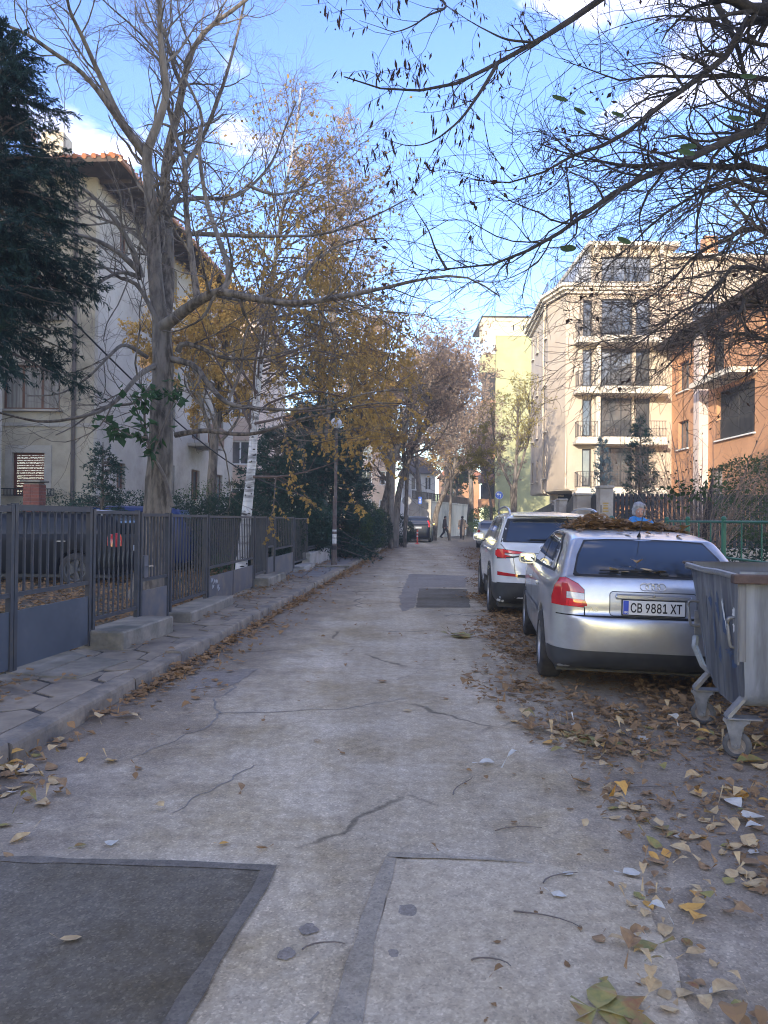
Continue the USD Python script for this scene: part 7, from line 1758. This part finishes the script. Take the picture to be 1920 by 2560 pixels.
# leafy runner climbing left of it, and the green sapling at the bare trunk
def leafy_stem(name, label, stems, lv, n, seed, leaf, lw, cat='plant', spread=.1):
    rg = np.random.default_rng(seed); t = thing(name, label, cat, (0, 0, 0))
    P, R = zip(*[limb(p, a, b, r0, r0 * .3, 14) for p, a, b, r0 in stems]); P, R = np.array(P), np.array(R)
    obj('stem', tubes(P, R, 6), m_twig, t)
    a2, c2 = sprout(P, R, 6, .38, rg, t0=.3, ang=(.4, 1.1), k=5, curl=.15, rr=.5, rmin=.003)
    obj('twigs', tubes(a2, c2, 4), m_twig, t)
    q, _ = on_twigs(a2, n, rg); q = q + rg.normal(0, spread, q.shape)
    nr = unit(rg.normal(0, .5, q.shape) + [0, -.3, 1])
    tag(obj('foliage', blades(q, unit(rg.normal(0, .8, q.shape) + [0, 0, -.7]), rg.uniform(leaf * .6, leaf * 1.2, len(q)), rg.uniform(leaf * .6, leaf * 1.2, len(q)) * lw, rg, .2, nr), lv, t), kind='stuff')
leafy_stem('green_sapling', 'sapling with broad green leaves leaning across the bare trunk', [([(372, 1095), (355, 1030), (330, 985), (316, 940), (312, 890), (318, 850), (340, 835)], 11.6, 11.2, .035), ([(318, 945), (280, 940), (250, 925), (225, 910), (215, 900)], 11.3, 11.0, .02), ([(316, 940), (300, 900), (290, 870), (280, 850)], 11.3, 11.2, .018), ([(330, 985), (350, 930), (370, 880), (385, 840)], 11.4, 11.4, .018)], lv_green, 6, 120, .17, .62, 'sapling', .05)
leafy_stem('climbing_shoot', 'green leafed shoot arching left of the bare fan shrub', [([(1535, 1130), (1545, 1095), (1570, 1070), (1600, 1060), (1480, 1060)], 14, 13.6, .012), ([(1510, 1130), (1500, 1100), (1465, 1075), (1440, 1062)], 13.8, 13.5, .010), ([(1530, 1100), (1500, 1070), (1470, 1050)], 13.7, 13.5, .01)], lv_olive, 4, 121, .11, .8, 'plant', .05)
# ------------------------------------------------------------ people: one smooth skin over tapered bones, clothes as their own skins
def bones_sdf(bones, k):
    def fn(x, y, z):
        p = np.stack([x, y, z], 1); out = None
        for a, b, ra, rb in bones:
            a, b = np.asarray(a, float), np.asarray(b, float); e = b - a
            t = np.clip(((p - a) @ e) / max(e @ e, 1e-9), 0, 1)
            d = np.linalg.norm(p - a - t[:, None] * e, axis=1) - (ra + (rb - ra) * t)
            if out is None:
                out = d
            else:
                h = np.maximum(k - abs(out - d), 0) / k
                out = np.minimum(out, d) - h * h * k * .25
        return out
    return fn
def skin_of(bones, k=.04, h=.014):
    P = np.array([list(b[0]) for b in bones] + [list(b[1]) for b in bones]); m = max(max(b[2], b[3]) for b in bones) + .06
    fn = bones_sdf(bones, k)
    v, f = surfnet(fn, P.min(0) - m, P.max(0) + m, h)
    v = v - grad(fn, v, .004) * fn(*v.T)[:, None]
    return trimesh.Trimesh(v, f, process=False)
m_skin = M('skin', (.38, .19, .125), (.44, .24, .165), scale=9, rough=.55)
m_hairg = M('grey_hair', (.20, .20, .21), (.34, .34, .35), scale=40, rough=.7, stretch=(1, 1, .3), bump=.6, bscale=60)
m_hairb = M('black_hair', (.015, .012, .011), (.03, .026, .024), scale=40, rough=.6)
m_bluej = M('blue_jacket', (.012, .16, .42), (.02, .20, .50), scale=5, rough=.6, bump=.3, bscale=18)
m_greyj = M('grey_jacket_panel', (.16, .17, .18), (.21, .22, .23), scale=6, rough=.7)
m_coatd = M('dark_brown_coat', (.035, .022, .02), (.06, .04, .036), scale=5, rough=.85)
m_coatg = M('grey_brown_coat', (.085, .068, .06), (.12, .10, .09), scale=5, rough=.9)
m_trou = M('dark_trousers', (.02, .02, .024), (.035, .034, .038), scale=6, rough=.85)
m_shoe = M('dark_shoe', (.03, .025, .022), rough=.5)
m_pale_shoe = M('tan_shoe', (.30, .20, .14), rough=.6)
def hand(w, d, s=1.0, up=(0, 0, 1)):
    """palm and five bent fingers from the wrist w along d"""
    w, d = np.asarray(w, float), unit(np.asarray(d, float)); sd = unit(np.cross(d, up)); n_ = np.cross(sd, d); B = []
    pc = w + d * .075 * s
    B.append((w, pc, .026 * s, .030 * s))
    for k, (o, L) in enumerate(((-.030, .075), (-.010, .086), (.010, .080), (.028, .062))):
        b = pc + sd * o * s; m = b + d * L * .5 * s - n_ * .012 * s; e = m + d * L * .35 * s - n_ * .034 * s
        B += [(w + sd * o * .5 * s + d * .02 * s, b, .014 * s, .010 * s), (b, m, .0100 * s, .009 * s), (m, e, .009 * s, .007 * s)]
    t0 = w + d * .02 * s - sd * .024 * s; t1 = t0 + d * .035 * s - sd * .026 * s; t2 = t1 + d * .032 * s - n_ * .012 * s
    return B + [(t0, t1, .013 * s, .011 * s), (t1, t2, .011 * s, .008 * s)]
def face(t, H, fd, hs=1.0):
    """eyes, brows and mouth on a head centred at H facing fd"""
    fd = unit(np.asarray(fd, float)); sd = unit(np.cross(fd, UZ)); u_ = np.cross(sd, fd)
    for s in (-1, 1):
        e = H + fd * .082 * hs + sd * s * .033 * hs + u_ * .005
        obj('eye', place(trimesh.creation.icosphere(1, .011 * hs), e), m_whitef, t); obj('iris', place(trimesh.creation.icosphere(1, .0065 * hs), e + fd * .006), m_black, t)
        obj('brow', tube([e + u_ * .022 - sd * s * .016, e + u_ * .027 + fd * .006, e + u_ * .02 + sd * s * .018], .004, 5), m_hairg, t)
        obj('ear', place(trimesh.creation.icosphere(2, .026 * hs).apply_scale([.5, .8, 1.25]), H + sd * s * .078 * hs - fd * .005), m_skin, t, smooth=True)
    obj('mouth', tube([H + fd * .083 * hs - u_ * .058 - sd * .022, H + fd * .090 * hs - u_ * .056, H + fd * .083 * hs - u_ * .058 + sd * .022], .0055, 6), M('lips', (.35, .12, .10), rough=.5), t)
def head_bones(H, fd, neck, tilt=0.0):
    fd = unit(np.asarray(fd, float)); u_ = np.array([0, 0, 1.0])
    return [(H + u_ * .035, H + u_ * .03 - fd * .012, .082, .085), (H - u_ * .035 + fd * .022, H - u_ * .065 + fd * .030, .064, .048), (H + fd * .080 + u_ * .0, H + fd * .103 - u_ * .028, .010, .015), (H - u_ * .04, neck, .050, .056)]
# the woman in the blue jacket on the right pavement, looking down and to the left
W_ = np.array([4.46, 13.3, .07])
wo = thing('person', 'grey-haired person in bright blue jacket walking behind the leaf-covered car roof', 'person', W_, 0)
fd = unit(np.array([-.12, -.95, -.30])); H = np.array([0, -.02, 1.545]); nk = np.array([0, .02, 1.37])
bd = head_bones(H, fd, nk) + [(nk, (0, .03, 1.15), .07, .13), ((0, .03, 1.2), (0, .02, .92), .14, .15), ((-.16, .03, 1.30), (.16, .03, 1.30), .07, .07)]
for s in (-1, 1):
    bd += [((s * .19, .03, 1.30), (s * .25, -.0, 1.03), .056, .046), ((s * .25, 0, 1.03), (s * .20, -.20, .88), .045, .032), ((s * .09, .02, .90), (s * .10, .0 + s * .09, .48), .095, .065), ((s * .10, s * .09, .48), (s * .10, .08 + s * .14, .09), .062, .042), ((s * .10, .06 + s * .14, .06), (s * .10, -.10 + s * .14, .045), .045, .038)]
    bd += hand((s * .20, -.20, .88), (-s * .25, -.9, -.25), 1.0)
obj('body', skin_of(bd, .035, .013), m_skin, wo, smooth=True)
hair = [(H + [0, .02, .045], H + [0, .03, .06], .098, .10), (H + [-.075, .03, .0], H + [-.082, .02, -.06], .045, .032), (H + [.075, .03, .0], H + [.082, .02, -.06], .045, .032), (H + [0, .06, .0], H + [0, .06, -.07], .075, .055), (H + [-.05, -.055, .085], H + [.06, -.05, .09], .030, .032)]
hm = skin_of(hair, .03, .011); hv = hm.vertices + (meshkit.fbm(hm.vertices * 28, 3, 5)[:, None] - .5) * .028 * unit(hm.vertices - H)
obj('hair', trimesh.Trimesh(hv, hm.faces, process=False), m_hairg, wo, smooth=True)
face(wo, H + fd * .012, fd)
jk = [((0, .03, 1.33), (0, .03, 1.02), .135, .175), ((0, .03, 1.02), (0, .02, .80), .175, .185), ((-.17, .03, 1.305), (.17, .03, 1.305), .082, .082)]
obj('jacket', skin_of(jk + [b for s in (-1, 1) for b in [((s * .19, .03, 1.30), (s * .255, 0, 1.03), .074, .066), ((s * .255, 0, 1.03), (s * .205, -.185, .89), .064, .052)]], .05, .016), m_bluej, wo, smooth=True)
for s in (-1, 1):
    obj('sleeve_panel', skin_of([((s * .205, .03, 1.315), (s * .268, .0, 1.06), .068, .062)], .03, .016), m_greyj, wo, smooth=True)
hd_ = np.array([(.115 * math.cos(a), .05 + .10 * math.sin(a), 1.375 + .035 * math.sin(a)) for a in np.linspace(-.55, math.pi + .55, 18)])
obj('hood', tube(hd_, .042, 8), m_bluej, wo, smooth=50)
obj('zip', tube([(0, -.115, 1.31), (0, -.15, 1.1), (0, -.17, .85)], .006, 5), m_darkf, wo)
obj('trousers', skin_of([((s * .09, .02, .92), (s * .10, s * .09, .48), .115, .082) for s in (-1, 1)] + [((s * .10, s * .09, .48), (s * .10, .08 + s * .14, .12), .080, .064) for s in (-1, 1)], .04, .018), m_trou, wo, smooth=True)
for s in (-1, 1):
    obj('shoe', skin_of([((s * .10, .07 + s * .14, .055), (s * .10, -.11 + s * .14, .045), .055, .045)], .02, .014), m_shoe, wo, smooth=True)
# two pedestrians at the far end
def walker(label, uv, Y, rz, coat, hem, stride, bag, hat, mtr, shoe):
    p = at(uv[0], uv[1], Y); t = thing('person', label, 'person', (p[0], Y, -.02), rz)
    s = stride; H = np.array([0, .05, 1.60]); nk = np.array([0, .01, 1.44])
    B = head_bones(H, (0, 1, -.05), nk) + [(nk, (0, -.01, 1.2), .065, .13), ((0, -.01, 1.2), (0, -.02, .95), .13, .14), ((-.16, 0, 1.37), (.16, 0, 1.37), .06, .06)]
    lg = {}
    for sd in (-1, 1):
        kn = (sd * .09, .10 + sd * s * .16, .50); an = (sd * .09, sd * s * .34 - .02, .10 + (.06 if sd < 0 else 0))
        lg[sd] = (kn, an)
        B += [((sd * .09, -.02, .93), kn, .088, .062), (kn, an, .06, .042), (an, (an[0], an[1] + .14, an[2] - .055), .042, .034)]
        el = (sd * .25, -.05 - sd * s * .10, 1.12); wr = (sd * .24, .08 - sd * s * .22, .92)
        B += [((sd * .19, 0, 1.37), el, .05, .042), (el, wr, .04, .03)] + hand(wr, (0, .25, -.95), 1.0, (1, 0, 0))
    obj('body', skin_of(B, .035, .016), m_skin, t, smooth=True)
    C = [((0, 0, 1.40), (0, 0, 1.05), .13, .165), ((0, 0, 1.05), (0, -.02, hem + .12), .165, .20 if hem < .6 else .17), ((-.16, 0, 1.38), (.16, 0, 1.38), .078, .078)]
    for sd in (-1, 1):
        C += [((sd * .19, 0, 1.37), (sd * .25, -.05 - sd * s * .10, 1.12), .07, .06), ((sd * .25, -.05 - sd * s * .10, 1.12), (sd * .24, .08 - sd * s * .22, .93), .058, .05)]
    obj('coat', skin_of(C, .05, .018), coat, t, smooth=True)
    obj('trousers', skin_of([x for sd in (-1, 1) for x in (((sd * .09, -.02, .90), lg[sd][0], .11, .085), (lg[sd][0], lg[sd][1], .083, .062))], .03, .018), mtr, t, smooth=True)
    for sd in (-1, 1):
        a = lg[sd][1]
        obj('shoe', skin_of([(a, (a[0], a[1] + .15, a[2] - .055), .052, .042)], .02, .016), shoe, t, smooth=True)
    obj('hair', skin_of([(H + [0, -.015, .045], H + [0, -.03, .03], .093, .095)], .02, .014), hat, t, smooth=True)
    face(t, H, (0, 1, -.05))
    if bag:
        obj('bag', skin_of([((.27, .05, .98), (.30, -.12, 1.02), .12, .13), ((.29, -.03, 1.0), (.29, -.03, 1.08), .14, .10)], .05, .02), m_coatg, t, smooth=True)
        obj('bag_strap', tube([(.27, .1, 1.02), (.22, .06, 1.42), (.20, -.08, 1.40), (.28, -.14, 1.05)], .014, 5), m_trou, t)
g1, g2_ = gp(1111, 1337), gp(1156, 1347)
walker('distant person in dark brown coat striding right beside the people carrier', (1112, 1300), 57.5, -1.35, m_coatd, .78, .85, False, m_hairb, m_trou, m_shoe)
walker('distant person in long grey brown coat with shoulder bag walking away', (1156, 1300), 54.5, -.05, m_coatg, .34, .55, True, m_hairb, m_trou, m_pale_shoe)
# ------------------------------------------------------------ fallen leaves
lf_brown = leafmat('fallen_brown', [(0, (.22, .13, .06)), (.35, (.37, .24, .115)), (.7, (.50, .36, .18)), (.9, (.54, .40, .20)), (1, (.50, .36, .12))], .12, .75)
lf_mix = leafmat('fallen_mixed', [(0, (.25, .155, .075)), (.3, (.43, .30, .14)), (.55, (.56, .42, .20)), (.74, (.58, .44, .17)), (.86, (.33, .31, .12)), (.95, (.58, .53, .42)), (1, (.60, .57, .48))], .12, .75)
lf_yel = leafmat('fallen_yellow', [(0, (.28, .165, .075)), (.5, (.40, .265, .125)), (1, (.52, .39, .22))], .15, .75)
lf_pale = M('fallen_pale', (.40, .375, .31), (.50, .48, .42), scale=30, rough=.7)
lf_olive = M('fallen_olive', (.16, .16, .045), (.30, .24, .07), scale=22, rough=.7, c3=(.20, .08, .03), s3=11)
lf_tan = M('fallen_tan', (.34, .23, .11), (.48, .36, .19), scale=26, rough=.8)
lf_dark = M('fallen_dark', (.19, .11, .05), (.30, .19, .09), scale=26, rough=.8)
lf_orange = M('fallen_orange', (.42, .21, .04), (.55, .32, .07), scale=16, rough=.6)
def leaves(xy, z0, L, rng, wide=(.5, .8), tilt=.18, curl=.35, zj=.012, n_=None):
    """curled leaves with a lobed outline and a stalk: 9 + 2 points, 12 triangles each"""
    n = len(xy)
    t = np.array([0, .22, .48, .75, 1.0]); w = np.array([.0, .36, .5, .36, .0])
    L = np.broadcast_to(L, (n,)); Wd = L * rng.uniform(*wide, n)
    mid = np.stack([t[None] * L[:, None] - L[:, None] * .5, np.zeros((n, 5)), np.zeros((n, 5))], -1)
    jl, jr = rng.uniform(.7, 1.25, (n, 3)), rng.uniform(.7, 1.25, (n, 3))
    cu = rng.normal(0, curl, n); fold = rng.uniform(-.1, .55, n)
    left = mid[:, 1:4].copy(); left[..., 1] = w[1:4] * Wd[:, None] * jl; left[..., 2] = fold[:, None] * w[1:4] * Wd[:, None]
    right = mid[:, 1:4].copy(); right[..., 1] = -w[1:4] * Wd[:, None] * jr; right[..., 2] = fold[:, None] * w[1:4] * Wd[:, None] * rng.uniform(.3, 1.3, (n, 1))
    st = np.stack([np.stack([-L * .5, L * 0 + .0, L * 0], -1), np.stack([-L * .95, L * rng.normal(0, .12, n), L * .06], -1), np.stack([-L * .94, L * rng.normal(0, .12, n) + L * .03, L * .06], -1)], 1)
    v = np.concatenate([mid, left, right, st[:, 1:]], 1)                # 5 + 3 + 3 + 2
    x = v[..., 0] / np.maximum(L[:, None], 1e-6)
    v[..., 2] += cu[:, None] * L[:, None] * (x ** 2) * 1.2 + rng.normal(0, .02, v.shape[:2]) * L[:, None]
    a, b = rng.normal(0, tilt, n), rng.normal(0, tilt, n)
    v[..., 2] += v[..., 0] * a[:, None] + v[..., 1] * b[:, None]
    v[..., 2] -= v[..., 2].min(1, keepdims=True)
    th = rng.random(n) * 2 * math.pi; c_, s_ = np.cos(th)[:, None], np.sin(th)[:, None]
    X, Y = v[..., 0] * c_ - v[..., 1] * s_, v[..., 0] * s_ + v[..., 1] * c_
    v = np.stack([X + xy[:, 0:1], Y + xy[:, 1:2], v[..., 2] + np.broadcast_to(z0, (n,))[:, None] + rng.random(n)[:, None] * zj + .003], -1)
    F_ = np.array([[0, 1, 5], [1, 6, 5], [1, 2, 6], [2, 7, 6], [2, 3, 7], [3, 4, 7], [0, 8, 1], [1, 8, 9], [1, 9, 2], [2, 9, 10], [2, 10, 3], [3, 10, 4], [0, 11, 12]])
    return v, F_
def leaf_mesh(*a, **k):
    v, F_ = leaves(*a, **k); n = len(v)
    return trimesh.Trimesh(v.reshape(-1, 3), (np.arange(n)[:, None, None] * 13 + F_[None]).reshape(-1, 3), process=False)
def gr(x, y):                                   # height of what lies under a leaf
    x, y = np.asarray(x, float), np.asarray(y, float)
    z_ = gz(x, y)
    z_ = np.where(x < kx(y) , PZ + .004, z_)
    z_ = np.where(x > rkx(y), .074, z_)
    z_ = np.where(x < fx(y) - .14, .055, z_)
    return z_
rng = np.random.default_rng(5)
def clump(x, y, s=2.2, seed=2):
    return meshkit.fbm(np.stack([x * s, y * s, 0 * x], -1), 3, seed)
# the strip under and around the right-hand cars: thick beside the cars, thin towards the middle of the road
n = 95000
y = rng.uniform(1.6, 40, n) ; x = kx(y) + rng.uniform(1.5, 6.2, n)
off = x - kx(y)                                 # distance from the left kerb
edge = np.interp(y, [1.5, 3, 4, 5, 6.5, 8, 12, 20, 40], [3.25, 3.25, 3.2, 3.15, 3.0, 3.15, 3.25, 3.5, 4.0]) + (clump(x, y, .9, 8) - .5) * 1.1
dens = np.clip((off - edge + .25) / .35, 0, 1) * np.interp(y, [1.5, 3, 4, 5, 6, 7, 9, 14, 40], [.30, .36, .48, .8, 1.1, 1.1, 1.0, .8, .35])
dens *= np.clip((clump(x, y, 1.6, 3) - .34) * 5.5, .10, 1) * np.interp(off, [3, 4, 6], [1, .85, .7])
wgt = np.where(y < 14, 1, .5)
k = rng.random(n) < dens * wgt * 1.05
xr, yr_ = x[k], y[k]
# a thin scatter over the whole road and the left pavement; the gutter line; the yard
n = 230; y1 = 2.6 + 30 * rng.random(n) ** 1.1; x1 = kx(y1) + rng.uniform(-1.15, 3.6, n)
ok = (x1 > fx(y1) + .05); x1, y1 = x1[ok], y1[ok]
n = 3400; y2 = 2.4 + 40 * rng.random(n) ** 1.25; x2 = kx(y2) + np.abs(rng.normal(0, .10, n)) + .03 + np.where(rng.random(n) < .2, rng.uniform(0, .5, n), 0)
ok = rng.random(n) < np.clip((clump(x2, y2, 1.1, 4) - .30) * 5, .12, 1); x2, y2 = x2[ok], y2[ok]
n = 1500; y4 = 3 + 22 * rng.random(n); x4 = fx(y4) + np.abs(rng.normal(0, .30, n)) + .06
ok = (x4 < kx(y4)) & (rng.random(n) < np.clip((clump(x4, y4, 1.4, 6) - .42) * 5, .03, .9)); x4, y4 = x4[ok], y4[ok]
def free(x, y):                                 # keep the plinth tops, wheels and castors clear
    ok = np.ones(len(x), bool)
    for (a, b) in ((1.51, 6.95), (3.1, 6.8)):
        ok &= ~((abs(x - a) < .16) & (abs(y - b) < .28))
    return ok
ax_ = np.concatenate([xr, x1, x2, x4]); ay_ = np.concatenate([yr_, y1, y2, y4]); src = np.repeat([0, 1, 2, 3], [len(xr), len(x1), len(x2), len(x4)])
ok = free(ax_, ay_); ax_, ay_, src = ax_[ok], ay_[ok], src[ok]
# the 300 that show largest are things of their own
L_ = np.where((rng.random(len(ax_)) < .30) & (src == 0), rng.uniform(.065, .115, len(ax_)), rng.uniform(.03, .07, len(ax_)))
L_ = np.where(src == 2, rng.uniform(.05, .10, len(ax_)), np.where(src == 3, rng.uniform(.04, .085, len(ax_)), L_))
inview = (abs(ax_ / ay_) < .505) & (ay_ > 2.18)
near = np.argsort(np.where(inview, ay_ / L_ ** .7, 1e9))[:290]
single = np.zeros(len(ax_), bool); single[near] = True
KIND = [('brown', lf_dark), ('tan', lf_tan), ('pale', lf_pale), ('yellowish', lf_orange), ('olive', lf_olive)]
def area(x, y):
    if x < fx(y) + .0 or x < kx(y):
        return 'on the left pavement'
    if x < kx(y) + .75:
        return 'in the left gutter'
    if x > kx(y) + 3.0:
        return 'scattered on the right of the road near the container' if y < 5.2 else 'in the litter beside the silver car'
    return 'lying out on the bare road'
for i in np.nonzero(single)[0]:
    kd = rng.choice(5, p=[.40, .38, .04, .07, .11])
    nm, mm = KIND[kd]
    m = leaf_mesh(np.array([[ax_[i], ay_[i]]]), gr(ax_[i], ay_[i]), L_[i], rng, tilt=.14, curl=.5, zj=.004)
    o = obj('fallen_leaf', m, mm)
    ar = area(ax_[i], ay_[i])
    tag(o, f'small {nm} fallen leaf {ar}' if L_[i] < .075 else f'large {nm} fallen leaf {ar}', 'leaf', ('small ' if L_[i] < .075 else 'large ') + f'{nm} leaves {ar}')
rest = ~single
r0 = rest & (src == 0); r1 = rest & (src != 0)
tag(obj('leaf_litter', leaf_mesh(np.column_stack([ax_[r0], ay_[r0]]), gr(ax_[r0], ay_[r0]), L_[r0], rng, zj=.03), lf_mix), 'thick brown and yellow leaf litter under and around the cars on the right', 'leaves', kind='stuff')
tag(obj('leaf_litter', leaf_mesh(np.column_stack([ax_[r1], ay_[r1]]), gr(ax_[r1], ay_[r1]), L_[r1], rng, zj=.02), lf_yel), 'thin yellow brown leaf litter along the left gutter and pavement', 'leaves', kind='stuff')
n = 15000; y = rng.uniform(4, 24, n); x = fx(y) - .2 - rng.uniform(0, 1, n) ** 1.3 * 9
tag(obj('leaf_litter', leaf_mesh(np.column_stack([x, y]), np.full(n, .05), rng.uniform(.06, .13, n), rng, zj=.03), lf_yel), 'leaf carpet in the yard behind the grey fence and under the cars', 'leaves', kind='stuff')
# crumbs: small leaf fragments and twigs on the right of the road
n = 16000; y = 2.1 + 8 * rng.random(n) ** 1.2; x = kx(y) + rng.uniform(2.5, 6.2, n)
k = rng.random(n) < np.clip((x - kx(y) - np.interp(y, [2, 4, 6.5, 10], [3.9, 3.4, 2.9, 3.0])) / .5, .02, 1) * np.clip((clump(x, y, 1.9, 12) - .40) * 5, .02, 1)
tag(obj('leaf_crumbs', leaf_mesh(np.column_stack([x[k], y[k]]), gr(x[k], y[k]), rng.uniform(.012, .04, k.sum()), rng, zj=.004), lf_brown), 'brown leaf crumbs strewn over the right half of the road', 'leaves', kind='stuff')
TWG = 'thin twigs lying on the right of the road'
for (a, b, ln, an_) in ((1210, 1900, .16, .6), (1180, 1990, .22, -.5), (1120, 1795, .20, .2), (1000, 1700, .3, 1.2), (1400, 1700, .35, .1), (1250, 1480, .3, 2.6), (700, 2050, .12, .3), (1060, 2085, .10, -.3)):
    c = gp(a * SC, b * SC); s = np.linspace(-.5, .5, 7)
    pts = np.column_stack([c[0] + ln * s * math.cos(an_) + .02 * np.sin(s * 5), c[1] + ln * s * math.sin(an_) + .02 * np.cos(s * 4), gr(np.full(7, c[0]), np.full(7, c[1])) + .012])
    tag(obj('fallen_twig', tube(pts, np.linspace(.0035, .0015, 7), 5), m_twig), 'thin dark twig lying on the right of the road', 'twig', TWG)
# a few leaves the photograph shows clearly
def one(name_px, L, m, label, yaw, wide=.7, curl=.1, lobes=1, cat='leaf', lift=0.0):
    c = gp(name_px[0] * SC, name_px[1] * SC)
    rg = np.random.default_rng(int(name_px[0])); ms = []
    for q in range(lobes):
        an = yaw + (q - (lobes - 1) / 2) * .75
        v, F_ = leaves(np.zeros((1, 2)), 0.0, L * (1 if lobes == 1 else rg.uniform(.8, 1.1)), rg, wide=(wide, wide + .01), tilt=.05, curl=curl, zj=0)
        v = v[0]; e = v[4, :2] - v[0, :2]; a0 = math.atan2(e[1], e[0]); ca_, sa_ = math.cos(an - a0), math.sin(an - a0)
        v = v - [v[0, 0], v[0, 1], 0]; xy = np.column_stack([v[:, 0] * ca_ - v[:, 1] * sa_, v[:, 0] * sa_ + v[:, 1] * ca_])
        ms.append((np.column_stack([xy + c[:2], v[:, 2] + float(gr(c[0], c[1])) + .006 + .006 * q + lift]), F_))
    tag(obj('fallen_leaf', cat_(ms), m), label, cat)
one((1290, 2200), .17, lf_olive, 'big green leaf with reddish edges at the bottom edge of the picture', .35, .55, .1, 3)
one((1345, 1888), .075, lf_pale, 'large whitish leaf with dark specks on the pale road patch', .1, .9, .02)
one((1215, 1893), .05, lf_pale, 'smaller white speckled leaf left of the large whitish one', .3, .9, .02)
one((1190, 1935), .06, lf_pale, 'crumbled white leaf on the pale road patch', -.4, .7, .1)
one((1465, 1966), .10, lf_orange, 'bright orange brown leaf by the ragged edge of the pale patch', .05, .42, .25)
one((1500, 1990), .07, lf_orange, 'square yellow leaf just below the orange brown one', .9, .9, .05)
one((975, 1376), .30, lf_olive, 'green brown leaf clump alone in the middle of the road', .1, .7, .3, 3)
one((1245, 1597), .17, lf_olive, 'pair of greenish leaves spread flat before the container', .3, .6, .1, 4)
one((472, 1827), .045, lf_orange, 'tiny bright yellow leaf above the dark patch', .2, .7, .05)
one((225, 1828), .06, lf_pale, 'pale curled leaf above the dark patch edge', .4, .8, .3)
one((1035, 1652), .09, lf_pale, 'pale grey leaf on the road right of centre', .0, .7, .2)
one((1095, 1660), .09, lf_pale, 'pale leaf beside a twig right of centre', .3, .6, .3)
one((128, 2040), .07, lf_tan, 'lone tan leaf on the dark asphalt patch', .4, .6, .2)
one((36, 1670), .07, lf_pale, 'white folded leaf at the left gutter', .6, .8, .5)
one((1540, 2150), .09, lf_tan, 'tan crumpled leaf at the lower right edge of the road', .4, .8, .4)
one((820, 1476), .10, lf_dark, 'single dark leaf on the middle of the road', .9, .7, .4)
one((868, 1538), .08, lf_tan, 'single tan leaf on the middle of the road', .1, .6, .2)
one((1590, 1765), .16, lf_pale, 'broad pale green leaf right of the road cracks', .2, .6, .05)
one((1590, 1640), .20, lf_olive, 'big pointed olive leaf below the castor of the container', .1, .8, .25)
# leaves on the silver car
def on_car(n, x0, x1, y0, y1, L, seed, lift, pile, label, m):
    rg = np.random.default_rng(seed)
    x = rg.uniform(x0, x1, n); y = rg.uniform(y0, y1, n)
    h_ = A.hit(np.column_stack([x, y]), 'top')
    v, F_ = leaves(np.column_stack([x, y]), 0.0, rg.uniform(*L, n), rg, tilt=.13, curl=.22, zj=0)
    v[..., 2] += (h_[:, 2] + lift + rg.random(n) * pile * np.clip(np.interp(x, [-.5, -.38, -.22, -.02, .15, .35, .55], [.3, .9, 1.0, .8, .45, .3, .1]), .1, 1))[:, None]
    M_ = np.array(UsdGeom.XformCache().GetLocalToWorldTransform(A.t)).T
    w_ = v.reshape(-1, 3) @ M_[:3, :3].T + M_[:3, 3]
    ang_ = 0
    tag(obj('leaf_pile', trimesh.Trimesh(w_, (np.arange(n)[:, None, None] * 13 + F_[None]).reshape(-1, 3), process=False), m), label, 'leaves', kind='stuff')
on_car(1300, -.50, .55, -.90, .25, (.08, .14), 1, -.01, .075, 'thick pile of brown leaves on the silver car roof', lf_brown)
on_car(26, -.60, .60, -1.35, -.8, (.05, .10), 3, .0, .01, 'few small leaves at the rear of the silver car roof', lf_brown)
on_car(30, -.6, .6, 1.0, 1.5, (.07, .13), 4, .0, .02, 'leaves on the bonnet of the silver car', lf_brown)
for q, (xw, L, m) in enumerate(((-.30, .10, lf_tan), (-.21, .09, lf_tan), (-.12, .13, lf_dark), (-.03, .13, lf_tan), (.07, .12, lf_tan))):
    h_ = A.hit([(xw, 1.035)], 'rear')[0]; rg = np.random.default_rng(60 + q)
    v, F_ = leaves(np.zeros((1, 2)), 0.0, L, rg, tilt=.2, curl=.3, zj=0)
    v = v[0] + [h_[0], h_[1] - .03, h_[2] - .005]
    M_ = np.array(UsdGeom.XformCache().GetLocalToWorldTransform(A.t)).T
    tag(obj('fallen_leaf', trimesh.Trimesh(v @ M_[:3, :3].T + M_[:3, 3], F_, process=False), m), 'brown curled leaf caught on the rear wiper of the silver car', 'leaf', 'leaves caught on the rear wiper')

# ------------------------------------------------------------ the thin autumn haze over the street
m_haze = usdkit.material(stage, '/World/Looks/thin_haze', {'v': ('principled_volume', {'color': (.93, .95, 1.0), 'density': 0.0013, 'anisotropy': 0.2})}, volume='v.volume')
tag(obj('haze', bx(-175, 175, -125, 205, -1.3, 34), m_haze), kind='stuff')
